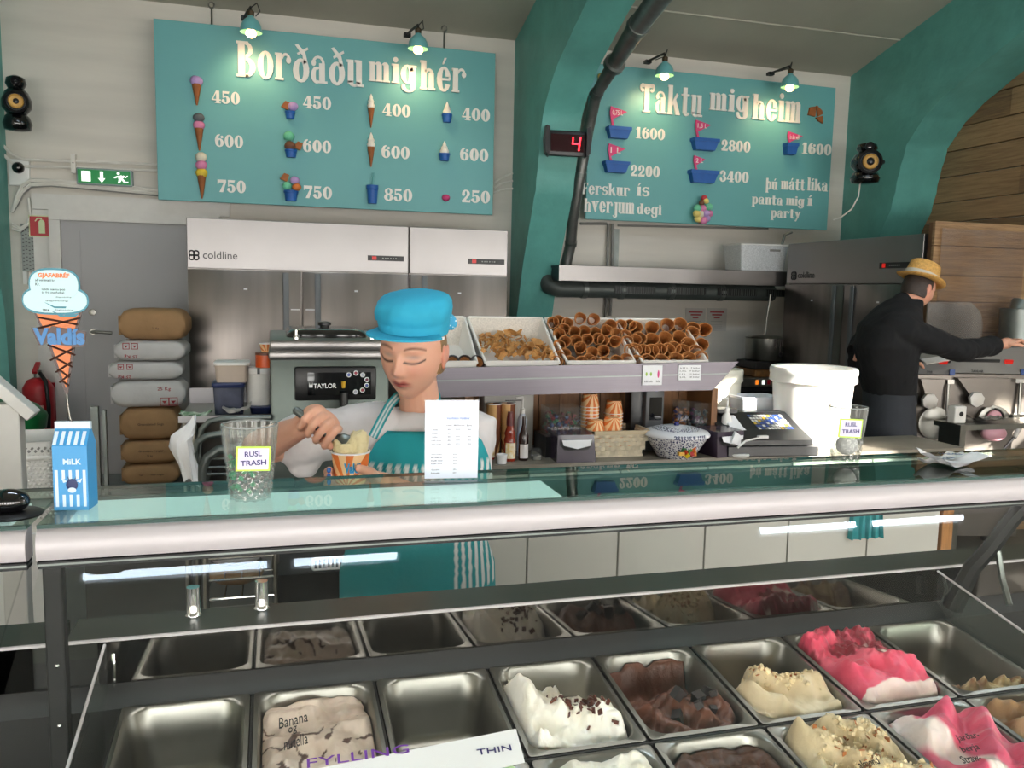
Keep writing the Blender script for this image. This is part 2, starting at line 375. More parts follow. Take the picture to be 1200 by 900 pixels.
GL = {
 'o': (_o(), .8), 'e': (_R(.4, .5, .4, .53, .1, .42, 15, 335) + [_S(.2, .55, .45, .55)] + [_S(.68, .11, .5, .62)], .8),
 'a': ([_S(.42, .3, 0, .75)] + _ft(.42, .85) + _R(.3, .3, .3, .32, .06, .23, 60, 310) + _R(.38, .72, .34, .31, .2, .22, 0, 165) + _D(.14, .76, .12), .86),
 'ð': (_R(.42, .42, .42, .45, .12, .33) + [[(.12, 1.36), (.26, 1.4), (.64, 1.1), (.5, .98)], [(.5, .98), (.64, 1.1), (.84, .5), (.58, .5)], [(.22, 1.06), (.26, .98), (.8, 1.22), (.76, 1.3)]], .86),
 'u': ([_S(.06, .3, .1, 1), _S(.5, .3, 0, 1)] + _ft(0, .36, .91) + _ft(.42, .8, .91) + _ft(.5, .9) + _R(.4, .2, .33, .22, .12, .12, 180, 350), .9),
 'n': ([_S(.06, .3), _S(.5, .3, 0, .85)] + _ft(0, .4) + _ft(.45, .86) + _ft(0, .36, .91) + _R(.5, .75, .3, .28, .14, .16, 0, 150), .88),
 'm': ([_S(.05, .27), _S(.42, .27, 0, .9), _S(.79, .27, 0, .9)] + _ft(0, .36) + _ft(.38, .73) + _ft(.75, 1.12) + _ft(0, .32, .91) + _R(.5, .8, .19, .23, .1, .12, 0, 150) + _R(.87, .8, .19, .23, .1, .12, 0, 150), 1.14),
 'i': ([_S(.06, .3)] + _ft(0, .42) + _ft(0, .36, .91) + _D(.21, 1.22, .14), .42), 'ı': ([_S(.06, .3)] + _ft(0, .42) + _ft(0, .36, .91), .42),
 'í': ([_S(.06, .3)] + _ft(0, .42) + _ft(0, .36, .91) + _ac(.1), .42), 'l': ([_S(.06, .3, 0, 1.45)] + _ft(0, .42) + _ft(0, .36, 1.36), .42),
 'g': (_R(.36, .52, .36, .5, .09, .4) + [_S(.5, .3, -.2, 1)] + _ft(.5, .86, .91) + _R(.42, -.15, .38, .27, .14, .14, 180, 360) + _D(.14, -.1, .11), .86),
 'h': ([_S(.06, .3, 0, 1.2), _S(.5, .3, 0, .72)] + _ft(0, .4) + _ft(.45, .88) + _ft(0, .36, 1.11) + _R(.5, .62, .3, .28, .14, .16, 0, 150), .9),
 'r': ([_S(.06, .3)] + _ft(0, .44) + _ft(0, .36, .91) + _R(.55, .72, .26, .3, .15, .2, 20, 160) + _D(.7, .76, .13), .84),
 'k': ([_S(.06, .3, 0, 1.35)] + _ft(0, .4) + _ft(0, .36, 1.26) + [[(.3, .5), (.4, .42), (.8, .92), (.68, 1.0)], [(.4, .6), (.6, .75), (.98, 0), (.64, 0)]], .98),
 't': ([_S(.14, .3, .12, 1.3)] + _ft(0, .62, .9, .1) + _R(.42, .2, .28, .22, .1, .12, 180, 340), .7),
 's': (_R(.36, .72, .34, .3, .14, .2, 30, 270) + _R(.36, .3, .36, .32, .14, .2, -150, 90) + [_S(.06, .12, .02, .3), _S(.54, .12, .72, 1.0)], .74),
 'v': ([[(0, 1), (.36, 1), (.6, .2), (.5, 0), (.4, 0)], [(.48, 0), (.54, .2), (.78, 1), (.68, 1)]] + _ft(-.04, .42, .91) + _ft(.58, .88, .91), .88),
 'j': ([_S(.2, .3, -.2, 1)] + _ft(.1, .5, .91) + _R(.22, -.18, .28, .24, .1, .12, 180, 360), .52),
 'd': (_R(.36, .5, .36, .53, .09, .42) + [_S(.48, .3, 0, 1.4)] + _ft(.48, .86) + _ft(.4, .78, 1.31), .88),
 'þ': ([_S(.06, .3, -.4, 1.4)] + _ft(0, .44, -.4) + _R(.46, .5, .38, .53, .1, .42, -150, 150), .86), 'p': ([_S(.06, .3, -.4, 1)] + _ft(0, .44, -.4) + _ft(0, .36, .91) + _R(.46, .5, .38, .53, .1, .42, -150, 150), .86),
 'y': ([[(0, 1), (.36, 1), (.58, .25), (.46, 0), (.38, .05)], [(.1, -.4), (.26, -.4), (.8, 1), (.68, 1)]] + _ft(-.04, .42, .91) + _ft(.58, .88, .91) + _D(.16, -.32, .12), .86),
 'B': ([_S(.08, .34, 0, 1.3)] + _ft(0, .6) + _ft(0, .6, 1.21) + _R(.44, 1.0, .38, .30, .16, .19, -90, 90) + _R(.44, .36, .52, .37, .22, .24, -90, 90), .98),
 'T': ([_S(.32, .36, 0, 1.3)] + _ft(.2, .8) + _ft(.1, .95, 1.14, .16) + _R(.16, 1.12, .2, .2, .06, .06, 40, 330) + _R(.88, 1.12, .2, .2, .06, .06, -150, 140), 1.1),
 'F': ([_S(.08, .32, 0, 1.3)] + _ft(0, .5) + _ft(0, .85, 1.2) + _ft(.3, .66, .62) + [_S(.74, .1, 1.0, 1.3), _S(.58, .1, .52, .82)], .86),
 '0': (_R(.42, .6, .42, .62, .11, .5), .84), '1': ([_S(.14, .32, 0, 1.2)] + _ft(0, .6) + [[(0, .98), (.2, 1.2), (.2, 1.02), (.0, .92)]], .6),
 '2': (_R(.38, .84, .36, .38, .1, .26, -30, 200) + _D(.16, .76, .15) + [[(.5, .72), (.72, .7), (.34, .18), (.06, .18)], [(.04, 0), (.78, 0), (.8, .32), (.7, .2), (.04, .24)]], .82),
 '3': (_R(.36, .88, .34, .34, .08, .24, -90, 190) + _R(.38, .34, .4, .36, .1, .25, -180, 90) + _D(.14, .9, .13) + _D(.14, .28, .14), .8),
 '4': ([_S(.42, .3, 0, 1.2)] + _ft(.3, .86) + [[(0, .3), (.1, .3), (.52, 1.2), (.42, 1.2)]] + _ft(0, .86, .26, .12), .88),
 '5': (_R(.36, .38, .4, .4, .1, .28, -170, 130) + _D(.14, .3, .14) + [_S(.08, .1, .55, 1.2), [(.08, 1.2), (.08, .98), (.66, .98), (.72, 1.2)]], .8),
 '6': (_R(.42, .4, .4, .42, .1, .3) + _R(.42, .6, .42, .62, .12, .5, 80, 190) + _D(.66, .96, .13), .84),
 '7': ([[(.02, .92), (.8, .92), (.8, 1.2), (.02, 1.2)], [(.02, .78), (.12, .78), (.14, 1.0), (.02, 1.0)], [(.62, .98), (.8, 1.0), (.52, 0), (.18, 0)]], .82),
 '8': (_R(.42, .9, .36, .32, .12, .2) + _R(.42, .34, .42, .36, .12, .24), .84), ' ': ([], .45),
}
GL['é'] = (GL['e'][0] + _ac(.3), .8); GL['á'] = (GL['a'][0] + _ac(.3), .86); GL['ú'] = (GL['u'][0] + _ac(.35), .9)
def fat(name, s, x0, x1, z0, z1, y, m, parent, th=.008, gap=.07, fn=None):
    polys = []; x = 0
    for ch in s:
        g, wd = GL[ch]; polys += [[(a + x, b) for a, b in p] for p in g]; x += wd + gap
    A = [q for p in polys for q in p]; ax0 = min(a for a, _ in A); ax1 = max(a for a, _ in A); bb = [b for _, b in A]; b0, b1 = min(bb), max(bb)
    mb = MB(); i = 0
    for p in polys:
        e = th + .0004 * (i % 5); i += 1
        mb.prism([(x0 + (a - ax0) / (ax1 - ax0) * (x1 - x0), z0 + (b - b0) / (b1 - b0) * (z1 - z0)) for a, b in p], y - e, y)
    if fn: mb.v = [tuple(fn(*v)) for v in mb.v]
    return mb.build(name, m, parent)
# ================================================================== MENU BOARDS
def wx(px, py, Y): return at(px, py, Y).x
def wz(px, py, Y): return at(px, py, Y).z
def scoop(r, seed, squash=.85):
    mb = MB(); mb.ball((0, 0, 0), (r, r * .7, r * squash), 12, 8); a = np.array(mb.v); n = fbm(a[:, 0] / r + seed, a[:, 2] / r + 3 * seed, 1.6, 3, seed); a *= (1 + .28 * (n - .45))[:, None]; mb.v = [tuple(v) for v in a]; return mb
CLAY = {k: mat('clay_' + k, c, .6, var=.08, scale=30) for k, c in dict(lilac='#b79ad0', pink='#d884ae', grey='#5f6468', yellow='#e0c23c', cream='#e2dcc8', mint='#6fc7a0', choc='#6d4530', orange='#cf7434', white='#eeebe2', rose='#c23f74', red='#c03a45', butter='#e3d079').items()}
M_cl_cone = mat('clay_cone', '#9a5b2c', .65, var=.12, scale=25)
YBD = 6.47
def board(name, label, tl, tr, bl, br):
    P = [at(*q, YBD) for q in (tl, tr, bl, br)]; x0 = (P[0].x + P[2].x) / 2; x1 = (P[1].x + P[3].x) / 2; z1 = (P[0].z + P[1].z) / 2; z0 = (P[2].z + P[3].z) / 2
    t = thing(name, label, 'menu board', ((x0 + x1) / 2, YBD, z0)); t['ox'] = (x0 + x1) / 2; t['oz'] = z0
    MB().bx(x0 - t['ox'], x1 - t['ox'], 0, .03, 0, z1 - z0, bev=.003).build('panel', M_tealboard, t); return t
def btext(t, nm, s, px0, px1, pyb, pyt, bold=.03, th=.006):
    pm = (px0 + px1) / 2; py = (pyb + pyt) / 2
    x0 = wx(px0, py, YBD) - t['ox']; x1 = wx(px1, py, YBD) - t['ox']; z0 = wz(pm, pyb, YBD) - t['oz']; z1 = wz(pm, pyt, YBD) - t['oz']
    return fat(nm, s, x0, x1, z0, z1, 0, M_whitegloss, t, th)
def bloc(t, px, py): p = at(px, py, YBD); return (p.x - t['ox'], 0, p.z - t['oz'])
PXM = 6.6 / FPX  # metres per pixel on the boards
def cone_fig(t, px, pyt, pyb, w, scoops, soft=False):
    # clay cone hanging on the board; tip at the bottom
    x, _, z0 = bloc(t, px, pyb); hh = (pyb - pyt) * PXM; r = w * PXM / 2; n = len(scoops); ch = hh - n * r * 1.35 if not soft else hh * .62
    g = MB().lathe([(r * .12, 0), (r * .75, ch), (r * .55, ch * 1.01)], 10, (0, 0, 0)).build('cone_figurine', M_cl_cone, t, 40, loc=(x, -r * .45, z0)); 
    if soft:
        MB().lathe([(r * .7, 0), (r * .85, ch * .12), (r * .6, ch * .25), (r * .72, ch * .34), (r * .35, ch * .48), (r * .4, ch * .54), (r * .05, ch * .72)], 12).build('soft_ice', CLAY['white'], g, 50, loc=(0, 0, ch))
    for i, c in enumerate(scoops):
        scoop(r, i + int(px)).build('scoop', CLAY[c], g, 60, loc=(0, -.005, ch + r * .45 + i * r * 1.35))
def cup_fig(t, px, pyc, wc, hc, items, soft=None, cone=None, straw=False):
    # blue clay cup with scoops above; pyc is the cup bottom
    x, _, z0 = bloc(t, px, pyc); r = wc * PXM / 2; h = hc * PXM
    g = MB().lathe([(r * .82, 0), (r, h * .75), (r * 1.1, h * .78), (r * 1.1, h), (r * .8, h)], 14).build('cup_figurine', M_blue, t, 35, loc=(x, -r * .6, z0))
    for i, (dx, dz, rr, c) in enumerate(items):
        scoop(rr * PXM, i + 11 + int(px)).build('scoop', CLAY[c], g, 60, loc=(dx * PXM, -.01, h + dz * PXM))
    if soft:
        q = soft * PXM
        MB().lathe([(r * .8, 0), (r * .9, q * .2), (r * .6, q * .38), (r * .66, q * .46), (r * .35, q * .66), (r * .36, q * .72), (r * .04, q)], 12).build('soft_ice', CLAY['white'], g, 50, loc=(0, 0, h))
    if cone:
        s = 9 * PXM; MB().prism([(-s * .6, 0), (s * .2, -s * .35), (s * .5, s * .5), (-s * .1, s * .7)], -.012, .012).build('waffle_piece', M_cl_cone, g, loc=(cone[0] * PXM, 0, h + cone[1] * PXM))
    if straw: MB().tube([(0, 0, h * .9), (.01, 0, h + 14 * PXM)], .008, 8).build('straw', M_tealboard, g)
b1 = board('menu_board', 'teal menu board headed Borðaðu mig hér above the left steel fridge', (178, 22), (581, 62), (187, 236), (577, 250))
btext(b1, 'headline_lettering', 'Borðaðu', 277, 426, 97, 52, .045, .012); btext(b1, 'headline_lettering', 'mig', 432, 488, 107, 67, .05, .012); btext(b1, 'headline_lettering', 'hér', 492, 546, 108, 68, .05, .012)
for s, px, py in (('450', 248, 115), ('600', 252, 166), ('750', 255, 219), ('450', 355, 121), ('600', 355, 172), ('750', 356, 226), ('400', 448, 130), ('600', 447, 179), ('850', 450, 229), ('400', 541, 135), ('600', 539, 182), ('250', 541, 231)):
    btext(b1, 'price_lettering', s, px, px + 33, py + 7, py - 8, .05)
cone_fig(b1, 231, 94, 124, 13, ['lilac']); cone_fig(b1, 234, 138, 177, 12, ['pink', 'grey']); cone_fig(b1, 237, 185, 233, 12, ['yellow', 'pink', 'cream'])
cup_fig(b1, 340, 140, 10, 8, [(3, 5, 5.5, 'lilac')], cone=(-4, 4)); cup_fig(b1, 341, 185, 12, 8, [(-1, 4, 6, 'choc'), (-2, 14, 6, 'mint')], cone=(8, 3)); cup_fig(b1, 341, 236, 14, 11, [(-4, 5, 5, 'mint'), (6, 4, 5, 'orange'), (4, 11, 5, 'lilac')], cone=(-6, 12))
cone_fig(b1, 434.5, 116, 150, 10, [], True); cone_fig(b1, 434.5, 161, 196, 11, [], True)
cup_fig(b1, 436, 239, 12, 20, [], straw=True); cup_fig(b1, 523, 144, 11, 9, [], soft=14); cup_fig(b1, 520, 189, 12, 8, [], soft=14)
x, _, z = bloc(b1, 522, 232); scoop(.032, 5).build('ball_figurine', CLAY['rose'], b1, 60, loc=(x, -.02, z))
for px, py in ((248, 26), (521, 52)):
    x, _, z = bloc(b1, px, py); hk = MB(); hk.tube([(x, .02, z - .03), (x, .02, z + .1)], .008, 6); hk.tube([(x + .02 * math.cos(a), .02, z + .12 + .02 * math.sin(a)) for a in np.linspace(0, 2 * PI, 10)], .006, 6); hk.build('hook', M_steel2, b1, 40)
b2 = board('menu_board', 'teal menu board headed Taktu mig heim above the steel extraction shelf', (700, 78), (983, 100), (678, 258), (966, 268))
btext(b2, 'headline_lettering', 'Taktu', 749, 823, 135, 100, .045, .012); btext(b2, 'headline_lettering', 'mig', 831, 877, 139, 104, .05, .012); btext(b2, 'headline_lettering', 'heim', 881, 938, 143, 109, .05, .012)
for s, px, py in (('1600', 745, 157), ('2200', 739, 201), ('2800', 845, 171.5), ('3400', 843, 207.5), ('1600', 940, 175)):
    btext(b2, 'price_lettering', s, px, px + 34, py + 6.5, py - 7, .05)
btext(b2, 'line_lettering', 'Ferskur', 681, 738, 229, 215); btext(b2, 'line_lettering', 'ís', 746, 761, 230, 215); btext(b2, 'line_lettering', 'í', 675, 680, 248, 233); btext(b2, 'line_lettering', 'hverjum', 684, 743, 255, 234); btext(b2, 'line_lettering', 'degi', 746, 775, 255, 239)
btext(b2, 'line_lettering', 'þú', 897, 911, 226, 209); btext(b2, 'line_lettering', 'mátt', 915, 943, 223, 209); btext(b2, 'line_lettering', 'líka', 946, 970, 224, 209); btext(b2, 'line_lettering', 'panta', 881, 917, 243, 229); btext(b2, 'line_lettering', 'mig', 921, 942, 244, 230); btext(b2, 'line_lettering', 'í', 946, 952, 241, 229); btext(b2, 'line_lettering', 'party', 903, 938, 259, 245, .035)
def boat_fig(t, px, pyb, w, h, flag, s, fx, fw=20, fh=15, cup=False):
    x, _, z = bloc(t, px, pyb); r = w * PXM / 2; h = h * PXM; d = .06
    mb = MB(); mb.add([(-r * .78, 0, 0), (r * .78, 0, 0), (r * .78, -d, 0), (-r * .78, -d, 0), (-r, 0, h * .75), (r, 0, h * .75), (r, -d * 1.2, h * .75), (-r, -d * 1.2, h * .75)], [(0, 1, 2, 3), (4, 5, 6, 7), (0, 1, 5, 4), (1, 2, 6, 5), (2, 3, 7, 6), (3, 0, 4, 7)])
    mb.bx(-r * 1.06, r * 1.06, -d * 1.3, 0, h * .72, h); g = mb.build('tub_figurine', M_blue, t, loc=(x, 0, z))
    fz = h + (flag) * PXM; fx0 = fx * PXM; fl = MB().prism([(fx0 - .012, h * .9), (fx0 + .012, h * .9), (fx0 + .01 - .02, fz - fh * PXM), (fx0 + fw * PXM - .02, fz - fh * PXM * .35), (fx0 - .03, fz), (fx0 - .035, fz - fh * PXM * .5)], -.03, -.018).build('flag', M_pink, g)
    text('flag_lettering', s, fx0 - .015, fx0 + fw * PXM * .55, fz - fh * PXM * .72, fz - fh * PXM * .28, -.03, M_whitegloss, fl, .0, .003)
boat_fig(b2, 722.5, 163, 28, 13, 24, '0,75 L', -6); boat_fig(b2, 719.5, 203, 30, 13, 21, '1 L', -5)
boat_fig(b2, 823, 177, 33, 14, 22, '1,5 L', -8, 19, 14); boat_fig(b2, 821, 215, 36, 15, 18, '2 L', -8, 14, 12); boat_fig(b2, 923, 182, 16, 14, 15, 'ís án vél', 1, 20, 13)
# heap of scoops on a cone foot
x, _, z = bloc(b2, 819, 262); hp = MB().lathe([(.02, 0), (.05, .03)], 10).build('scoop_heap_figurine', M_cl_cone, b2, 40, loc=(x, -.04, z))
HP = [(-6, 5, 'butter'), (1, 3, 'pink'), (6, 6, 'lilac'), (-9, 11, 'butter'), (-3, 11, 'cream'), (4, 12, 'lilac'), (9, 12, 'pink'), (-8, 18, 'mint'), (0, 18, 'pink'), (7, 20, 'mint'), (-2, 25, 'choc'), (3, 27, 'butter'), (1, 31, 'red')]
for i, (dx, dz, c) in enumerate(HP): scoop((5.2 if i < 10 else 4) * PXM, i).build('scoop', CLAY[c], hp, 60, loc=(dx * PXM, -.02 - .01 * (i % 2), dz * PXM))
# broken waffle and hidden cone at the ends
for q in ([(946, 135), (948, 126), (955, 125), (954, 137)], [(956, 124), (962, 130), (963, 134), (957, 137)], [(955, 138), (963, 136), (963, 145), (958, 142)]):
    MB().prism([(bloc(b2, *p)[0], bloc(b2, *p)[2]) for p in q], -.02, 0).build('waffle_piece', M_cl_cone, b2)
cone_fig(b2, 702, 87, 118, 8, ['butter'])
for px, py in ((726, 72),):
    x, _, z = bloc(b2, px, py); MB().tube([(x, .02, z - .12), (x, .02, z + .06)], .01, 6).build('hook', M_steel2, b2, 40)
# clip lamps on the boards, each with its own bulb
M_bulb = mat('warm_bulb', '#fff2d0', .4, var=0, emit='#ffc070', es=9)
M_lampteal = mat('teal_lamp_enamel', '#6fb4b8', .3, var=.03)
for px, py, lab in ((294, 27, 'left end of the Borðaðu board'), (490, 47, 'right end of the Borðaðu board'), (779, 79, 'left end of the Taktu board'), (926, 93, 'right end of the Taktu board')):
    p = at(px, py, 6.2); t = thing('clip_lamp', 'lit teal bell lamp over the ' + lab, 'lamp', p, 0, 'clip lamps over the menu boards')
    MB().lathe([(.074, -.062), (.073, -.045), (.067, -.015), (.052, .012), (.032, .030), (.02, .04), (.02, .055), (.0, .056)], 20, caps=False).build('lamp_shade', M_lampteal, t, 60)
    MB().ball((0, 0, -.068), (.036, .036, .03), 14, 8).build('bulb', M_bulb, t, 60)
    MB().lathe([(.022, .045), (.024, .075), (.012, .085)], 12).build('socket', mat('brass_dark', '#4a3c28', .5, .5), t, 40)
    MB().tube([(0, 0, .08), (0, .02, .11), (-.03, .12, .1), (-.05, .22, .095)], .009, 8).build('arm', mat('lamp_arm', '#2b2a28', .5), t, 40)
    MB().tube([(0, 0, .1), (.04, .05, .15), (.06, .12, .12), (.03, .24, .12)], .004, 6).build('cable', M_black, t, 40)
    MB().bx(-.07, -.02, .2, .25, .08, .105).build('clip', M_black, t)
    l = bpy.data.lights.new('lamp_bulb_light', 'SPOT'); l.energy = 3.2; l.color = (1, .70, .36); l.spot_size = math.radians(120); l.spot_blend = .9; l.shadow_soft_size = .03
    lo = bpy.data.objects.new('lamp_bulb_light', l); COL.objects.link(lo); lo.parent = t; lo.location = (0, .02, -.11); lo.rotation_euler = Vector((0, .8, -1)).to_track_quat('-Z', 'Y').to_euler()
# ================================================================== THE ICE CREAM CASE
CX0, CX1 = -.30, 1.95     # this case; a neighbour stands to its left
M_topglass = glass('counter_top_glass', '#e3f2ec', .0, 1.6)
M_frontglass = glass('front_glass', '#fdfefd', .0, 1.36, dirt=.008)
M_sideglass = glass('side_glass', '#dfe8e2', .02, 1.55, dirt=.05)
M_mirrorglass = mat('rear_pan_mirror', '#6f6b68', .05, 1, var=.03)
M_gedge = mat('green_glass_edge', '#173f38', .25, var=.05)
def case(x0, x1, label, deck=True):
    t = thing('display_case', label, 'display case', (0, 0, 0))
    tg = MB().bx(x0, x1, 1.190, 1.405, 1.2755, 1.28).build('glass_top', M_topglass, t)
    MB().bx(x0, x1, 1.1885, 1.190, 1.2752, 1.2803).build('glass_edge', M_gedge, tg)
    MB().bx(x0, x1, 1.405, 1.4065, 1.2752, 1.2803).build('glass_edge', M_gedge, tg)
    # curved aluminium rail under the glass
    pr = [(1.20, 1.2748), (1.19, 1.2742), (1.183, 1.268), (1.179, 1.256), (1.1785, 1.244), (1.182, 1.234), (1.19, 1.232), (1.215, 1.232), (1.215, 1.2748)]
    MB().prism(pr, x0, x1, 'yz').build('front_rail', M_alu, t, 50)
    for k, (a, b, c) in enumerate(((1.183, 1.2315, 1.2288), (1.1845, 1.2284, 1.2256), (1.186, 1.2252, 1.2215))):
        MB().bx(x0, x1, a, 1.21, c, b).build('rail_groove', [M_dark, M_galv, M_dark][k], t)
    MB().bx(x0, x1, 1.35, 1.36, 1.264, 1.2752).build('glass_support', M_galv, t)
    # front glass sloping down to the customer
    A, B = Vector((0, 1.188, 1.222)), Vector((0, .5, .85)); nrm = Vector((0, -.375, .69)).normalized() * .006
    MB().prism([(A.y, A.z), (B.y, B.z), (B.y + nrm.y, B.z + nrm.z), (A.y + nrm.y, A.z + nrm.z)], x0 + .004, x1 - .004, 'yz').build('front_glass', M_frontglass, t)
    # rear ledge, glass strip behind the pans, body
    MB().bx(x0, x1, 1.31, 1.40, 1.04, 1.068).build('rear_ledge', M_dark2, t)
    MB().bx(x0, x1, 1.303, 1.3095, 1.0662, 1.0695).build('ledge_edge', M_alu, t)
    MB().bx(x0 + .045, x1 - .03, 1.304, 1.308, .999, 1.066).build('rear_glass', M_mirrorglass, t)
    bd = MB(); bd.bx(x0, x1, 1.31, 1.40, .0, 1.04); bd.prism([(1.312, 1.0), (1.302, 1.0), (1.266, .978), (1.266, .70), (1.312, .70)], x0, x1, 'yz')
    bd.bx(x0, x1, .52, .75, .1, .84); bd.bx(x0, x1, .75, 1.31, .70, .74)
    bd.build('body', M_dark, t)
    MB().bx(x0, x1, .47, .53, .1, .86).build('front_panel', M_white, t)
    tr_ = MB(); tr_.bx(x0 + .03, min(x1 - .03, .44), 1.225, 1.335, 1.268, 1.274); tr_.bx(x0 + .03, min(x1 - .03, .44), 1.225, 1.229, 1.25, 1.268); tr_.build('reflection_glow', M_reflglow, t)  # glowing panel imitating a bright reflected band in the glass top
    if x1 > 1: MB().bx(.442, x1 - .03, 1.225, 1.335, 1.269, 1.274).build('fill_strip_cover', M_dark2, t)  # dark cover hiding the added glow strip from above
    MB().bx(x0 + .05, x1 - .05, 1.231, 1.262, 1.2555, 1.2675).build('fill_strip', M_casefill, t)  # unseen glow strip added to brighten the tubs
    return t
M_reflglow = mat('reflection_glow_panel', '#ffffff', .5, var=0, emit='#eef6fb', es=.28)
M_casefill = mat('case_fill_glow', '#ffffff', .5, var=0, emit='#fff8f0', es=4)
case1 = case(CX0, CX1, 'glass ice cream display case with silver rail, holding the ice cream tubs')
case0 = case(-1.25, CX0 - .012, 'neighbouring glass case, cut off at the left edge')
for nm, t, x in (('l', case1, -.285), ('r', case1, 1.285)):
    if nm == 'l':
        po = MB().bx(x - .012, x + .012, 1.192, 1.214, .74, 1.2215, bev=.003).build('post', M_dark, t)
    else:
        po = MB().tube([(1.36, 1.2, 1.222), (1.33, 1.205, 1.19), (1.30, 1.22, 1.13), (1.285, 1.24, 1.09), (1.275, 1.27, 1.0)], [.016, .015, .015, .016, .02], 8).build('post', M_dark, t, 40)
        MB().tube([(1.31, 1.21, 1.13), (1.315, 1.2, 1.08), (1.305, 1.17, 1.04)], .006, 6).build('strut', M_galv, po, 40)
    if nm == 'l':
        for z in (1.085, 1.0): MB().ball((x + .002, 1.19, z), (.0035, .0025, .0035), 10, 6).build('bolt', M_chrome, po, 60)
for x, s in ((-.245, -1), (1.262, 1)):
    MB().prism([(1.30, 1.062), (1.30, .92), (.76, .86), (.76, .945), (1.0, 1.0)], x, x + .003, 'yz').build('side_glass', M_sideglass, case1)
    MB().tube([(x, 1.30, 1.063), (x, 1.0, 1.001), (x, .76, .946)], .0022, 6).build('side_trim', M_alu, case1, 40)
    MB().tube([(x + .012, 1.296, 1.05), (x + .014, 1.29, 1.03), (x + .012, 1.295, 1.0)], .003, 8).build('clip', M_chrome, case1, 40)
for px, py in ((227, 720), (307, 712)):
    p = atz(px, py, 1.068); t = tag(MB().lathe([(.013, 0), (.0105, .003), (.0105, .02), (.0102, .022), (.0102, .046)], 24, p).build('knob', M_chrome, None, 40), 'chrome knob standing on the rear ledge, ' + ('nearer the left post' if px < 250 else 'nearer the woman'), 'knob', 'chrome knobs on the ledge')
# ------------------------------------------------ ice cream pans
TILT = math.atan(.025 / .232); PW = .178; PL = .230; PD = .105
def pan_mesh():
    mb = MB()
    def ring(w, d, r, z): return [(x, y, z) for x, y in rrect(w, d, r, 6)]
    mb.loft([ring(PW, PL, .006, -.003), ring(PW, PL, .006, 0), ring(PW - .012, PL - .014, .030, .0012), ring(PW - .018, PL - .02, .032, -.003), ring(PW - .03, PL - .032, .034, -.05), ring(PW - .04, PL - .042, .036, -PD + .014), ring(PW - .055, PL - .06, .03, -PD + .003), ring(PW - .08, PL - .09, .02, -PD)], False)
    n = len(rrect(1, 1, .1, 6)); mb.f.append(tuple(range(7 * n, 8 * n))); mb.mi.append(0)
    return mb
PANME = None
def pan_loc(row, k):
    y0 = 1.262 - row * .236; z0 = .982 - row * .0254
    return Vector((-.22 + .184 * (k + .5), y0 - math.cos(TILT) * PL / 2, z0 - math.sin(TILT) * PL / 2))
def pan(row, k, label):
    global PANME
    if PANME is None:
        o = pan_mesh().build('ice_cream_pan', M_steel2, None, 50); PANME = o.data
    else: o = obj('ice_cream_pan', PANME)
    o.location = pan_loc(row, k); o.rotation_euler = (TILT, 0, 0)
    tag(o, label, 'pan', 'steel ice cream pans in the case'); return o
# dark frame bars between pans
grid = MB()
for k in range(9):
    x = -.22 + .184 * k; grid.box((x, 1.03, .945), (.0035, .475, .012), (TILT, 0, 0))
for r in range(2):
    y0 = 1.262 - (r + 1) * .236 + .002; grid.box((.52, y0, .982 - (r + 1) * .0254 - .004), (1.50, .004, .01))
stuff(grid.build('pan_frame', M_dark, case1))
IC = {}
def icemat(name, c1, c2, c3=None, scale=14, rough=.35):
    m = bpy.data.materials.new(name); m.use_nodes = True; nt = m.node_tree; b = nt.nodes['Principled BSDF']; N = nt.nodes.new; L = nt.links.new
    tc = N('ShaderNodeTexCoord'); nz = N('ShaderNodeTexNoise'); nz.inputs['Scale'].default_value = scale; nz.inputs['Detail'].default_value = 5; nz.inputs['Distortion'].default_value = 1.2; L(tc.outputs['Object'], nz.inputs[0])
    r = N('ShaderNodeValToRGB'); e = r.color_ramp.elements; e[0].position = .4; e[0].color = C(c1); e[1].position = .62; e[1].color = C(c2)
    if c3: q = e.new(.52); q.color = C(c3)
    L(nz.outputs[0], r.inputs[0]); L(r.outputs[0], b.inputs['Base Color']); b.inputs['Roughness'].default_value = rough
    b.inputs['Subsurface Weight'].default_value = .15; b.inputs['Subsurface Radius'].default_value = (.01, .008, .006); b.inputs['Subsurface Scale'].default_value = .3
    n2 = N('ShaderNodeTexNoise'); n2.inputs['Scale'].default_value = 70; n2.inputs['Detail'].default_value = 6; n2.inputs['Distortion'].default_value = 1.5; L(tc.outputs['Object'], n2.inputs[0])
    bp = N('ShaderNodeBump'); bp.inputs['Strength'].default_value = .45; bp.inputs['Distance'].default_value = .004; L(n2.outputs[0], bp.inputs['Height']); L(bp.outputs[0], b.inputs['Normal'])
    return m
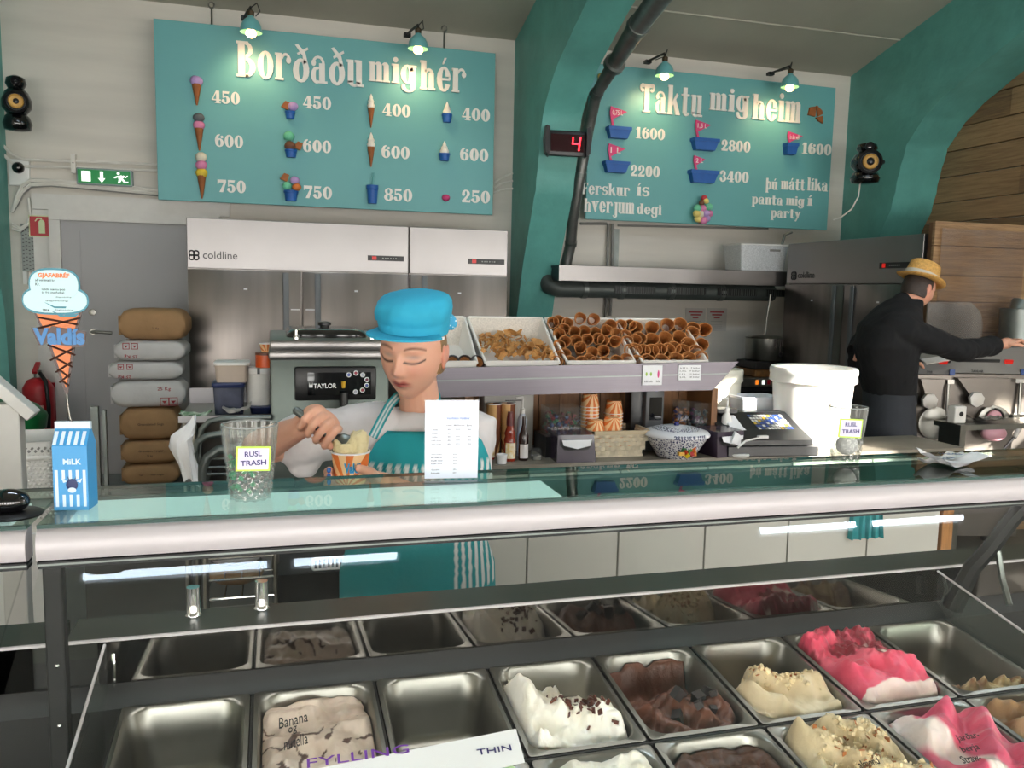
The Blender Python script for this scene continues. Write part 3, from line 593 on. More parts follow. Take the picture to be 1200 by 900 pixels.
def ice(row, k, label, m, hfun, seed=1, res=(54, 68), cmask=None, topping=None, colfun=None):
    """ice cream filling one pan: a height field inside the rounded pan; hfun(u,v) -> height above/below the rim in m, u,v in -1..1 (v=+1 rear)"""
    nx, ny = res; u = np.linspace(-1, 1, nx); v = np.linspace(-1, 1, ny); U, V = np.meshgrid(u, v)
    # squircle map into the rounded rectangle
    pw = (PW - .024) / 2; pl = (PL - .026) / 2
    H = hfun(U, V); d = np.clip(-H, 0, PD) / PD
    sx = 1 - .10 * d; X = U * pw * sx; Y = V * pl * sx
    e = np.maximum(np.abs(U), np.abs(V)); corner = np.clip((np.abs(U) + np.abs(V) - 1.62) / .38, 0, 1); X *= 1 - .09 * corner; Y *= 1 - .07 * corner
    bot = -PD + .004; H = np.maximum(H, bot)
    ed = np.clip((e - .80) / .20, 0, 1) ** 1.6; lowz = np.minimum(H, -.012); H = H * (1 - ed) + lowz * ed
    top = np.stack([X, Y, H], -1).reshape(-1, 3); vs = [tuple(p) for p in top]; fs = []
    keep = (H > bot + .0015)
    for j in range(ny - 1):
        for i in range(nx - 1):
            if keep[j, i] or keep[j + 1, i] or keep[j, i + 1] or keep[j + 1, i + 1]: fs.append((j * nx + i, j * nx + i + 1, (j + 1) * nx + i + 1, (j + 1) * nx + i))
    # skirt down to the pan floor
    b = len(vs); edge = [j * nx for j in range(ny)] + [(ny - 1) * nx + i for i in range(nx)] + [j * nx + nx - 1 for j in range(ny - 1, -1, -1)] + [i for i in range(nx - 1, -1, -1)]
    for i in edge: p = vs[i]; vs.append((p[0] * .9, p[1] * .9, min(p[2], -PD + .006)))
    ne = len(edge)
    for i in range(ne - 1):
        if vs[edge[i]][2] > bot + .003 or vs[edge[i + 1]][2] > bot + .003: fs.append((edge[i], edge[i + 1], b + i + 1, b + i))
    me = bpy.data.meshes.new('ice_cream'); me.from_pydata(vs, [], fs); me.update(); me.materials.append(m); me.polygons.foreach_set('use_smooth', [True] * len(me.polygons))
    bm = bmesh.new(); bm.from_mesh(me); bmesh.ops.delete(bm, geom=[q for q in bm.verts if not q.link_faces], context='VERTS'); bmesh.ops.recalc_face_normals(bm, faces=bm.faces)
    if sum(f.normal.z for f in bm.faces) < 0: bmesh.ops.reverse_faces(bm, faces=bm.faces)
    bm.to_mesh(me); bm.free()
    if colfun is not None:
        a = verts_of(me); setcol(me, colfun(a[:, 0] / pw, a[:, 1] / pl, a[:, 2]))
    o = obj('ice_cream', me); o.location = pan_loc(row, k); o.rotation_euler = (TILT, 0, 0); tag(o, label, 'ice cream')
    if topping:
        for nm, mt, n, size, (ulo, uhi, vlo, vhi), kind in topping:
            mb = MB(); rnd = random.Random(seed * 13 + n)
            for _ in range(n):
                uu = rnd.gauss((ulo + uhi) / 2, (uhi - ulo) / 4); vv = rnd.gauss((vlo + vhi) / 2, (vhi - vlo) / 4)
                if abs(uu) > .92 or abs(vv) > .92: continue
                i = int((uu + 1) / 2 * (nx - 1)); j = int((vv + 1) / 2 * (ny - 1)); z = H[j, i]
                if z < bot + .004: continue
                s = size * rnd.uniform(.5, 1.2); R = Euler((rnd.uniform(0, 6), rnd.uniform(0, 6), rnd.uniform(0, 6))).to_matrix()
                mb.box((X[j, i], Y[j, i], z + s * .25), (s, s * rnd.uniform(.5, 1), s * (.25 if kind == 'flake' else .7)), R)
            stuff(mb.build(nm, mt, o))
    return o
def swirl(U, V, f, ph, w=.6): return np.sin(f * (V + w * U + .35 * np.sin(2.2 * U + ph)) + ph)
M_nut = mat('nut_pieces', '#e6d4ad', .6, var=.25, scale=60); M_nutb = mat('nut_brown', '#a8693a', .6, var=.2, scale=60)
M_choc = mat('chocolate_flakes', '#54281c', .4, var=.15, scale=50); M_cookie = mat('dark_cookie', '#241a1a', .6, var=.2)
REAR = ['empty steel pan at the left end beside the dark post', 'steel pan holding the grey-beige banana ice cream', 'empty steel pan between the banana and the white ice cream', 'steel pan holding the white ice cream in the rear row', 'steel pan holding brown chocolate ice cream in the rear row', 'steel pan half full of beige walnut ice cream, rear row', 'steel pan holding pink ice cream with crimson berries, rear row', 'nearly empty steel pan at the right end of the rear row']
FRONT = {0: 'front row steel pan at the left end, partly cut off', 1: 'front row steel pan under the paper strip, left', 2: 'front row steel pan holding green ice cream', 3: 'front row steel pan holding white ice cream', 4: 'front row steel pan holding dark chocolate ice cream', 5: 'front row steel pan holding beige nut ice cream', 6: 'front row steel pan holding pink and white ice cream', 7: 'front row steel pan holding tan coffee ice cream'}
for k in range(8): pan(0, k, REAR[k]); pan(1, k, FRONT[k])
n2 = lambda U, V, s, sc=3: fbm(U + 5, V + 5, sc, 4, s) - .47
M_ice = colmat('ice_cream_painted', .38, .12, bump=.3, bscale=150)
def mixc(a, b, t): t = np.clip(t, 0, 1)[:, None]; return np.array(C(a)[:3]) * (1 - t) + np.array(C(b)[:3]) * t
sm_ = 0
n2 = lambda U, V, s, sc=3: fbm(U + 5, V + 5, sc * .75, 3, s) - .42 + .14 * (fbm((U + V) * .6 + 9, (V - U) * 2.1, 2.2, 2, s + 3) - .38)
sm = lambda x, a, b: np.clip((x - a) / (b - a), 0, 1)
# banana with dark hazelnut streaks
def cf(u, v, z):
    c = mixc('#cbbcae', '#b9a798', sm(fbm(u, v, 4, 3, 3), .3, .7)); s = np.abs(np.sin(4.2 * (v * .6 - u * .9) + 2.4 * fbm(u, v, 2.2, 3, 8) * 4)); st = (s < .30) * (v < .55) * (fbm(u + 2, v, 2.4, 2, 4) > .34)
    return np.where(st[:, None], np.array(C('#4a3027')[:3]), c)
ice(0, 1, 'grey-beige banana ice cream streaked with dark hazelnut sauce', M_ice, lambda U, V: -.004 - .02 * sm(V, .2, .9) + .03 * n2(U, V, 3) + .010 * np.sin(5 * (U * .4 - V)) * sm(V, -.3, .6) + .006 * (V > .8), 3, colfun=cf, res=(80, 96))
# white with chocolate shavings, dug out at the rear
ice(0, 3, 'white ice cream with chocolate shavings, dug out toward the back', icemat('white_ice', '#f4efe0', '#fbf8f0', scale=9), lambda U, V: .008 - .07 * sm(V + .45 * U, .0, .75) + .05 * n2(U, V, 7, 4) + .012 * swirl(U, V, 5, 2) * sm(-V, -.2, .5) + .03 * np.exp(-((U + .8) ** 2 / .05 + (V - .3) ** 2 / .3)) + .03 * sm(V, .8, .97) * (fbm(U, V, 5, 3, 2) > .42), 7, topping=[('chocolate_shavings', M_choc, 46, .010, (-.2, .8, -.75, .25), 'flake')])
# chocolate
ice(0, 4, 'dark brown chocolate ice cream with cookie chunks, rear row', icemat('chocolate_ice', '#56301f', '#6f4230', scale=10), lambda U, V: -.012 - .05 * sm(V, .0, .45) * (1 - .9 * sm(V, .78, .97)) + .02 * swirl(U, V, 6, 1) * sm(-V, -.3, .3) * .5 + .045 * n2(U, V, 5, 4), 5, topping=[('cookie_chunks', M_cookie, 9, .02, (-.3, .95, -.8, .1), 'chunk')])
# walnut swirl, rear half empty
ice(0, 5, 'beige walnut ice cream in swirls, only the front half left', icemat('walnut_ice', '#dcc7a2', '#e9d9b8', scale=10), lambda U, V: .008 - .12 * sm(V + .2 * np.abs(U), .0, .6) + .013 * swirl(U, V, 8, 2) * sm(-V, -.5, .2) + .025 * n2(U, V, 11, 4) + .07 * np.exp(-((U + .35) ** 2 + (V - .3) ** 2) / .06), 11, topping=[('nut_pieces', M_nut, 120, .0065, (-.7, .7, -.5, .2), 'chunk'), ('nut_skins', M_nutb, 50, .006, (-.5, .5, -.3, .15), 'flake')])
def cf(u, v, z):
    c = mixc('#e24e6c', '#ee6f88', sm(fbm(u, v, 2.5, 3, 2), .3, .7)); b = sm(fbm(u + 7, v, 3.2, 4, 6) + .25 * (v - .1), .45, .56) * (v > .05); c = c * (1 - b[:, None]) + np.array(C('#8e1f35')[:3]) * b[:, None]
    wv = sm(fbm(u + 1, v + 3, 3, 3, 9), .58, .66) * (v > -.1) + (v < -.82); wv = np.clip(wv, 0, 1); return c * (1 - wv[:, None]) + np.array(C('#f3dfd8')[:3]) * wv[:, None]
ice(0, 6, 'bright pink ice cream topped with crimson berries at the back', M_ice, lambda U, V: .026 - .018 * sm(V, -.2, .25) + .012 * sm(V, .4, .8) + .04 * n2(U, V, 6, 4) + .010 * swirl(U, V, 6, .6, .3) * sm(-V, -.2, .4) + .02 * (fbm(U, V, 9, 2, 8) - .37) * sm(V, .05, .3), 6, colfun=cf, res=(80, 96))
ice(0, 7, 'last scrapings of tan ice cream in the right end pan', icemat('tan_ice', '#c9b284', '#b59a6a', '#7a5230', 9), lambda U, V: -.105 + .085 * sm(-V, .25, .8) * (.6 + 1.2 * fbm(U, V, 3, 3, 2)) + .07 * np.exp(-((U + .6) ** 2 / .05 + (V - .0) ** 2 / .2)) * (fbm(U, V, 5, 2, 4) > .4), 4)
# front row
ice(1, 2, 'pale green pistachio ice cream under the paper strip', icemat('green_ice', '#9cc08a', '#b7d3a2', scale=9), lambda U, V: .005 + .05 * n2(U, V, 14, 3), 14)
ice(1, 3, 'white ice cream in the front row, cut off by the frame', icemat('white_ice_2', '#efe9da', '#f8f4ea', scale=9), lambda U, V: .006 + .05 * n2(U, V, 15, 3), 15)
ice(1, 4, 'dark chocolate ice cream in the front row', icemat('chocolate_ice_2', '#55331f', '#6b4534', scale=9), lambda U, V: -.012 + .05 * n2(U, V, 16, 3), 16, topping=[('cookie_chunks', M_cookie, 8, .016, (-.6, .8, -.4, .7), 'chunk')])
ice(1, 5, 'beige ice cream heaped with chopped nuts, front row', icemat('nut_ice', '#d8c39c', '#e6d4ae', scale=9), lambda U, V: .012 + .012 * swirl(U, V, 7, 1) + .05 * n2(U, V, 17, 3) - .03 * sm(-U - V, .8, 1.6), 17, topping=[('nut_pieces', M_nut, 220, .0068, (-.8, .9, -.6, .9), 'chunk'), ('nut_skins', M_nutb, 70, .007, (-.7, .8, -.5, .8), 'flake')])
def cf(u, v, z):
    c = mixc('#e04f72', '#ef7f98', sm(fbm(u, v, 3, 3, 21), .3, .7)); b = sm(np.abs(u + .55 + .25 * np.sin(3 * v)), .3, .2) + sm(fbm(u + v, v * .4, 3, 3, 12), .55, .68) * (u > .2); b = np.clip(b, 0, 1); return c * (1 - b[:, None]) + np.array(C('#f6e6e0')[:3]) * b[:, None]
ice(1, 6, 'pink and white rippled strawberry ice cream, front row', M_ice, lambda U, V: .014 + .012 * swirl(U, V, 7, 2, -.5) + .045 * n2(U, V, 18, 3), 18, colfun=cf, res=(80, 96))
ice(1, 7, 'tan coffee ice cream at the right end of the front row', icemat('coffee_ice', '#b8976a', '#cbb086', '#8d6540', 7), lambda U, V: .012 + .014 * swirl(U, V, 9, 3, .8) + .045 * n2(U, V, 19, 3), 19)
# stray lump on the rim of the banana pan
# writing and paper on the inside of the front glass
def gl(u, v, off=-.004):
    # point on the front glass: u = X, v = metres down the slope from the rail
    d = Vector((0, -.688, -.372)).normalized(); n = Vector((0, -.372, .688)).normalized(); return Vector((u, 1.188, 1.222)) + d * v - n * .003 + Vector((0, 0, 0)) if off is None else Vector((u, 1.188, 1.222)) + d * v + n * off
def gpx(px, py):
    # pixel to (u, v) on the glass
    n = Vector((0, -.372, .688)).normalized(); a = Vector((0, 1.188, 1.222)); d = Vector(ray(px, py)); s = (a - Vector((0, 0, CAMZ))).dot(n) / d.dot(n); p = Vector((0, 0, CAMZ)) + d * s
    return p.x, (p - a).dot(Vector((0, -.688, -.372)).normalized())
M_ink = mat('black_marker', '#17151a', .5, var=0); M_purple = mat('purple_marker', '#6a2a9a', .5, var=0); M_tealink = mat('teal_marker', '#1f8f94', .5, var=0); M_navy = mat('navy_ink', '#2b2366', .5, var=0)
def gtext(nm, s, p0, p1, hgt, m, parent, off=-.004, rise=0):
    (u0, v0), (u1, v1) = gpx(*p0), gpx(*p1)
    fn = lambda x, y, z: gl(u0 + x * (u1 - u0), v0 + (v1 - v0) * x - z * hgt, off + y)
    return text(nm, s, 0, 1, 0, 1, 0, m, parent, 0, -.0006, fn, res=2)
fgl = [c for c in case1.children if c.name.startswith('front_glass')][0]
gtext('handwriting', 'Banana', (327, 852), (361, 843), .014, M_ink, fgl); gtext('handwriting', 'og', (338, 860), (348, 857), .010, M_ink, fgl); gtext('handwriting', 'nutella', (333, 877), (361, 869), .014, M_ink, fgl)
gtext('handwriting', 'Jarðar-', (1126, 869), (1152, 864), .011, M_ink, fgl); gtext('handwriting', 'berja', (1132, 882), (1152, 878), .011, M_ink, fgl); gtext('handwriting', 'Straw-', (1131, 893), (1153, 889), .010, M_ink, fgl)
gtext('handwriting', 'almond', (1010, 899), (1033, 893), .010, M_ink, fgl)
u0, v0 = gpx(318, 898); u1, v1 = gpx(606, 856); hw = .032
pp = MB(); pp.add([gl(u0, v0 + .012, -.003), gl(u1, v1 - .004, -.003), gl(u1, v1 + .04, -.003), gl(u0, v0 + .06, -.003), gl(u0, v0 + .012, -.0024), gl(u1, v1 - .004, -.0024), gl(u1, v1 + .04, -.0024), gl(u0, v0 + .06, -.0024)], [(0, 1, 2, 3), (4, 5, 6, 7), (0, 1, 5, 4), (1, 2, 6, 5), (2, 3, 7, 6), (3, 0, 4, 7)])
strip = tag(pp.build('paper_strip', M_paper), 'white paper strip with coloured hand lettering along the front glass', 'sign')
def gt2(s, a, b, h, m): return gtext('lettering', s, a, b, h, m, strip, -.002)
gt2('FYLLING', (360, 899), (480, 881), .011, M_purple); gt2('THIN', (560, 884), (600, 878), .007, M_navy)
# ================================================================== THINGS ON THE GLASS COUNTER
ZT = 1.2805
# --- milk carton
t = thing('milk_carton', 'small blue and white striped milk carton with a cow face, on the glass counter', 'carton', atz(84, 598, ZT), math.radians(-8))
cw, cd, chh = .0455, .036, .106
M_mblue = mat('carton_blue', '#3f97d2', .45, var=.02); M_mwhite = mat('carton_pale', '#cfe3f4', .45, var=.02); M_cow = mat('cow_navy', '#1b2a5e', .5, var=0)
MB().add([(-cw / 2, 0, 0), (cw / 2, 0, 0), (cw / 2, cd, 0), (-cw / 2, cd, 0), (-cw / 2, 0, chh * .86), (cw / 2, 0, chh * .86), (cw / 2, cd, chh * .86), (-cw / 2, cd, chh * .86), (-cw / 2, cd * .42, chh * 1.08), (cw / 2, cd * .42, chh * 1.08), (cw / 2, cd * .55, chh * 1.08), (-cw / 2, cd * .55, chh * 1.08)],
    [(0, 1, 2, 3), (0, 1, 5, 4), (1, 2, 6, 5), (2, 3, 7, 6), (3, 0, 4, 7), (4, 5, 9, 8), (7, 6, 10, 11), (8, 9, 10, 11), (5, 6, 10, 9), (4, 7, 11, 8)]).build('box', M_mblue, t)
MB().bx(-cw / 2 - .0005, cw / 2 + .0005, cd * .40, cd * .58, chh * 1.06, chh * 1.16).build('top_fold', M_mwhite, t)
for i in range(5):   # stripes on the sloping top and the front
    x = -cw / 2 + cw * (.02 + i * .2); s = cw * .105
    MB().add([(x, -.0006, chh * .875), (x + s, -.0006, chh * .875), (x + s, cd * .40 - .0008, chh * 1.055), (x, cd * .40 - .0008, chh * 1.055)], [(0, 1, 2, 3)]).build('stripe', M_mwhite, t)
for i in range(5):
    x = -cw / 2 + cw * (.06 + i * .2); s = cw * .085
    for (a, b) in (((.05, .54),) if i in (0, 4) else ((.05, .21), (.42, .54))): MB().bx(x, x + s, -.0006, 0, chh * a, chh * b).build('stripe', M_mwhite, t)
fat('milk_lettering', 'ı', 0, .001, 0, .001, 0, M_mwhite, t).hide_render = False
bpy.data.objects.remove([c for c in t.children if c.name.startswith('milk_lettering')][0])
text('milk_lettering', 'MiLK', -cw * .19, cw * .33, chh * .615, chh * .69, -.0002, M_mwhite, t, .02, .0008)
ck = MB(); ck.ball((.002, -.001, chh * .345), (.0078, .0008, .0085), 14, 8); ck.build('cow_face', M_cow, t, 60)
MB().ball((.002, -.0016, chh * .275), (.0056, .0008, .0038), 12, 6).build('cow_muzzle', M_mwhite, t, 60)
for sx in (-1, 1):
    MB().prism([(.002 + sx * .006, chh * .39), (.002 + sx * .0135, chh * .43), (.002 + sx * .011, chh * .37)], -.001, 0).build('cow_ear', M_mwhite, t)
    MB().prism([(.002 + sx * .003, chh * .41), (.002 + sx * .0055, chh * .455), (.002 + sx * .0045, chh * .41)], -.001, 0).build('cow_horn', M_cow, t)
# --- gift-card cone on a wire, stuck in the carton
p0 = atz(84, 598, ZT); yc = p0.y + .017
t = thing('cone_sign', 'ice cream cone shaped gift card sign on a wire above the milk carton', 'sign', (p0.x + .001, yc, ZT + chh * 1.15))
wz0 = 0; zc = lambda py: at(66, py, yc).z - (ZT + chh * 1.15); xc = lambda px: at(px, 390, yc).x - (p0.x + .001)
MB().tube([(0, 0, 0), (xc(78), 0, zc(490)), (xc(76), 0, zc(475)), (xc(75), 0, zc(455))], .0012, 6).build('wire', M_steel2, t, 40)
M_ct = mat('sign_teal', '#0f7488', .4, var=0); M_cpale = mat('sign_pale_blue', '#b3d4da', .4, var=0); M_cor = mat('sign_orange', '#c9660f', .4, var=.02); M_cbr = mat('sign_brown', '#3a1d12', .4, var=0); M_corlet = mat('sign_orange_letters', '#d8722c', .4, var=0); M_cblue = mat('sign_blue_letters', '#0a6aa8', .4, var=0)
cn = lambda pts: [(xc(a), zc(b)) for a, b in pts]
MB().prism(cn([(40, 364), (98, 364), (90, 392), (77, 462), (74, 462), (55, 400)]), -.002, .0).build('wafer_outline', M_cbr, t)
wf = MB().prism(cn([(44, 367), (94, 367), (86.5, 391), (76, 454), (75, 454), (58.5, 399)]), -.0028, -.002).build('wafer', M_cor, t)
lat = MB()
for (a, b) in (((46, 372), (92, 380)), ((44, 385), (95, 372)), ((50, 388), (90, 396)), ((52, 402), (90, 390)), ((56, 404), (88, 416)), ((58, 422), (86, 408)), ((62, 418), (84, 430)), ((64, 436), (83, 424)), ((67, 432), (80, 442)), ((68, 448), (81, 438)), ((71, 446), (79, 452))):
    (x0, z0), (x1, z1) = cn([a, b]); lat.tube([(x0, -.003, z0), (x1, -.003, z1)], .0014, 5)
stuff(lat.build('wafer_lattice', M_cbr, wf))
def blob(cx, cy, rx, ry): return [(cx + rx * math.cos(a) , cy - ry * math.sin(a)) for a in np.linspace(0, 2 * PI, 33)[:-1]]
se = lambda cx, cy, rx, ry: [(cx + rx * math.copysign(abs(math.cos(a)) ** .7, math.cos(a)), cy - ry * math.copysign(abs(math.sin(a)) ** .8, math.sin(a))) for a in np.linspace(0, 2 * PI, 33)[:-1]]
MB().prism(cn(se(67, 352, 39, 17)), -.0034, -.001).build('swirl_outline', M_ct, t); MB().prism(cn(se(66.5, 334, 30, 20)), -.0030, -.0008).build('swirl_outline', M_ct, t)
MB().prism(cn(se(67, 352, 37, 14.5)), -.0042, -.003).build('swirl', M_cpale, t); MB().prism(cn(se(66.5, 334, 28, 17.5)), -.0046, -.003).build('swirl', M_cpale, t)
def stext(s, a, b, yb, yt, m, bold=.02, y=-.0046, nm='lettering'): text(nm, s, xc(a), xc(b), zc(yb), zc(yt), y, m, t, bold, .0004, res=2)
stext('GJAFABRÉF', 48, 85, 327, 319, M_corlet, .05)
for s, a, b, yy in (('að verðmæti kr.', 45, 68, 330), ('Kr.', 45, 50, 335), ('Gildir næstu þrjú', 52, 79, 341), ('ár frá útgáfudegi', 52, 78, 344.5)): stext(s, a, b, yy, yy - 3, M_ink, .0)
for a, b, yy in ((56, 82, 353.5), (66, 88, 364), (68, 86, 349)): stext('dagsetning', a, b, yy, yy - 1.8, M_ink, 0, -.0046)
stext('2016', 52, 60, 365, 362, M_ink, .02); tb = MB()
for q in ([(54, 354), (66, 359), (80, 359), (79, 361), (66, 361)], [(62, 364), (76, 369), (95, 367), (90, 371), (72, 371)]): tb.prism(cn(q), -.0048, -.0046)
stuff(tb.build('swirl_shade', M_ct, t))
# name band
MB().prism(cn([(38, 384), (58, 386), (62, 382), (86, 386), (102, 388), (100, 405), (92, 407), (56, 402), (46, 405)]), -.0052, -.003).build('name_band', M_cbr, t)
text('name_lettering', 'Valdís', xc(40), xc(100), zc(404), zc(384), -.0052, M_cblue, t, .05, .0006)
# --- black stand at the left
t = thing('scanner', 'black glossy device on a round black base at the left counter end', 'device', atz(17, 604, ZT))
MB().lathe([(.034, 0), (.036, .003), (.03, .006), (.0, .007)], 28).build('base', M_black, t, 40)
MB().ball((-.006, .0, .02), (.026, .02, .017), 18, 10).build('body', M_blackgloss, t, 60)
MB().ball((-.034, -.015, .016), (.02, .022, .016), 16, 8).build('knob', M_blackgloss, t, 60)
# --- ribbed plastic tumblers with TRASH notes
M_tumb = glass('clear_plastic', '#f1f2f0', .04, 1.9, dirt=.12)
M_acr2 = mat('clear_rim', '#cfd3d3', .1, var=0, trans=.6); M_lime = mat('lime_card', '#c6ef5a', .6, var=.02); M_lav = mat('lavender_paper', '#d9d6f0', .6, var=.02)
def tumbler(px, py, pxw, h, label, note, rot, gl_):
    p = atz(px, py, ZT); sc = pxw * p.y * 1.04 / FPX
    t = thing('tumbler', label, 'cup', p + Vector((0, .035, 0)), rot); r = sc / 2
    fl = lambda a, z: .06 * math.cos(a * 2 * PI * 16) * (1 if z > h * .48 else .2) + (.045 * math.sin(a * 2 * PI * 12 + z * 330) + .045 * math.sin(a * 2 * PI * 12 - z * 330)) * (1 if z < h * .48 else 0)
    pr = [(r * .68, 0), (r * .74, .004)] + [(r * (.74 + .26 * (i / 29)), .004 + (h - .004) * i / 29) for i in range(1, 30)]; pin = [(a - .0022, max(b, .004)) for a, b in pr[::-1]]; pr = [(a, b) for a, b in pr]
    MB().lathe(pr + pin, 128, flute=fl).build('cup', M_tumb, t, 80)
    MB().tube([(r * .99 * math.cos(q), r * .99 * math.sin(q), h) for q in np.linspace(0, 2 * PI, 33)[:-1]], .0012, 6, closed=True).build('rim', M_acr2, t, 60)
    n0 = (note[0] * r, note[1] * h); wv, hv = .048, .036
    th = math.radians(-3); yy = -r * .99
    nt_ = MB().box((n0[0], yy, n0[1]), (wv, .0014, hv), (0, -th, 0)).build('note', M_lime, t)
    MB().box((n0[0], yy - .0008, n0[1]), (wv - .005, .001, hv - .005), (0, -th, 0)).build('note_paper', M_lav, nt_)
    for s, a, b, zz in (('RUSL', -.012, .012, .0035), ('TRASH', -.018, .018, -.0095)):
        text('note_lettering', s, n0[0] + a, n0[0] + b, n0[1] + zz, n0[1] + zz + .0078, yy - .0014, M_navy, nt_, .02, .0004)
    if gl_:
        mb = MB()
        for _ in range(26):
            a = random.uniform(2.6, 4.8); z = random.uniform(.1, .6) * h; rr = r * (.7 + .26 * z / h) * .93; mb.box((rr * math.cos(a) * .9, rr * math.sin(a) * .9, z), (.007, .003, .006), (random.random(), random.random(), random.random()))
        stuff(mb.build('green_scraps', mat('green_foil', '#1d9a63', .4), t))
    else: 
        MB().ball((.002, 0, h * .3), (r * .6, r * .6, h * .18), 12, 8).build('crumpled_paper', M_paper, t)
tumbler(293, 590, 60, .112, 'clear ribbed tumbler with RUSL TRASH note, beside the woman', (.0, .60), math.radians(8), True)
tumbler(1004, 545, 50, .108, 'clear ribbed tumbler with RUSL TRASH note, at the right before the bucket', (-.42, .66), math.radians(-6), False)
# --- price sheet in acrylic stand
pa = atz(497, 567, ZT); pb = atz(563, 563, ZT); t = thing('price_sheet', 'white printed price sheet upright in a clear acrylic stand', 'sign', (pa + pb) / 2 + Vector((0, .012, 0)), math.radians(-6))
wv = .0885; hv = .135
M_acr = glass('acrylic', '#f4f8fb', .02, 1.49, dirt=.02)
MB().bx(-wv / 2 - .001, wv / 2 + .001, .0008, .0030, .002, hv + .002).build('stand_face', M_acr, t); MB().bx(-wv / 2 - .004, wv / 2 + .006, -.022, .02, 0, .002).build('stand_foot', M_acr, t)
sh = MB().bx(-wv / 2, wv / 2, -.0004, .0004, .004, hv).build('sheet', mat('bluish_paper', '#dfe3f3', .6, var=.01), t)
M_hdr = mat('header_blue', '#2f6fc0', .5, var=0); M_tx = mat('print_grey', '#55565e', .5, var=0)
def pt(s, a, b, zf, h=.0022, m=None): text('print', s, -wv / 2 + a * wv, -wv / 2 + b * wv, zf * hv, zf * hv + h, -.0005, m or M_tx, sh, .01, .0003, res=1)
pt('Verðskrá Valdísar', .40, .84, .765, .0042, M_hdr); pt('Lítið  Miðlungs', .4, .74, .68, .003); pt('Barna', .78, .88, .68, .003)
for i, s in enumerate(('1 kúla', '2 kúlur', '3 kúlur', 'Lítill í boxi', 'Stór í boxi')):
    z = .63 - i * .045; pt(s, .12, .24 + .06 * (i > 2), z, .0026); pt('450', .42, .49, z, .0026); pt('(500)', .57, .66, z, .0026); pt('400', .8, .87, z, .0026)
for i, s in enumerate(('Heitur drykkur', 'Kakó', 'Kaffi lítill', 'Kaffi stór')):
    z = .32 - i * .038; pt(s, .12, .33, z, .0026); pt('350', .53, .60, z, .0026)
for i, s in enumerate(('Gosdós', 'Ískaffi')): pt(s, .12, .28, .13 - i * .04, .0026); pt('250', .53, .59, .13 - i * .04, .0026)
# --- crumpled napkins at the right
def crumple(nx, ny, wx_, wy_, amp, seed, curl=0):
    u = np.linspace(-1, 1, nx); v = np.linspace(-1, 1, ny); U, V = np.meshgrid(u, v); Z = amp * (fbm(U + seed, V, 1.3, 3, seed) - .3) + curl * np.abs(U) ** 2.5
    vs = np.stack([U * wx_ + .1 * wx_ * fbm(U, V, 2, 2, seed + 2), V * wy_, np.maximum(Z, .001)], -1).reshape(-1, 3); mb = MB()
    mb.add([tuple(p) for p in vs] + [tuple(p + np.array([0, 0, .0008])) for p in vs], [(j * nx + i, j * nx + i + 1, (j + 1) * nx + i + 1, (j + 1) * nx + i) for j in range(ny - 1) for i in range(nx - 1)] + [(nx * ny + j * nx + i, nx * ny + (j + 1) * nx + i, nx * ny + (j + 1) * nx + i + 1, nx * ny + j * nx + i + 1) for j in range(ny - 1) for i in range(nx - 1)]); return mb
pn = atz(1108, 545, ZT)
for i, (dx, dy, rz, lab) in enumerate(((0, .0, .35, 'lower crumpled white paper napkin with blue print on the glass counter'), (.012, .004, -.25, 'upper crumpled white paper napkin with blue print on the glass counter'))):
    n_ = tag(crumple(16, 12, .058, .028, .022, 4 + i * 3, .012).build('napkin', M_paper, None, 70, loc=pn + Vector((dx, dy, .0005 + i * .007)), rot=(0, 0, rz)), lab, 'napkin', 'crumpled napkins')
    text('napkin_print', 'Valdís', -.02, .022, -.008, .008, 0, M_hdr, n_, .03, .0004, fn=lambda x, y, z: (x, z, .0135 + .0 * x))
# --- loose macaron-like candies shown behind the tumbler: three small discs leaning on the counter edge
# ================================================================== BACK COUNTER
BY0, BY1, BZ = 3.35, 4.15, .86
M_panel = mat('warm_white_panel', '#cfccc3', .45, var=.02, scale=2); M_top = mat('counter_top', '#7a7468', .4, var=.08)
xs_ = [wx(p, 640, BY0) for p in (540, 617, 723, 824, 921)]; xs_ += [xs_[-1] + .45, wx(1097, 640, BY0)]
M_carc = mat('cabinet_carcass', '#55534d', .5)
for i, (a, b) in enumerate(zip(xs_[:-1], xs_[1:])):
    labs = ['behind the woman\'s apron', 'first to the right of the woman', 'second to the right of the woman', 'third to the right of the woman', 'with the sky reflections over it', 'at the right end with the hanging cloth']
    t = thing('cabinet', 'low off-white cabinet under the back counter, ' + labs[i], 'cabinet', ((a + b) / 2, BY0, 0), 0, 'back counter cabinets')
    dp = .78 if i < 4 else .32; MB().bx(-(b - a) / 2 + .001, (b - a) / 2 - .001, .012, dp, .08, BZ - .03).build('carcass', M_carc, t)
    MB().bx(-(b - a) / 2 + .004, (b - a) / 2 - .004, -.012, .011, .1, BZ - .045, bev=.002).build('door', M_panel, t)
    MB().bx(-(b - a) / 2 + .002, (b - a) / 2 - .002, .05, dp - .06, 0, .08).build('plinth', M_black, t)
tag(MB().prism([(xs_[0], BY0 - .03), (xs_[-1] + .1, BY0 - .03), (xs_[-1] + .1, BY0 + .33), (2.86, BY0 + .33), (2.86, BY1), (xs_[0], BY1)], BZ - .029, BZ, 'xy').build('worktop', M_top), 'grey-brown worktop of the back counter', 'worktop')
tag(MB().bx(xs_[-1] + .01, xs_[-1] + .075, BY0 - .02, BY0 + .32, 0, BZ - .03).build('end_panel', mat('pine_wood', '#b07a45', .5, var=.15, scale=8, stretch=(10, 1, 1))), 'upright pine board at the right end of the white cabinets', 'board')
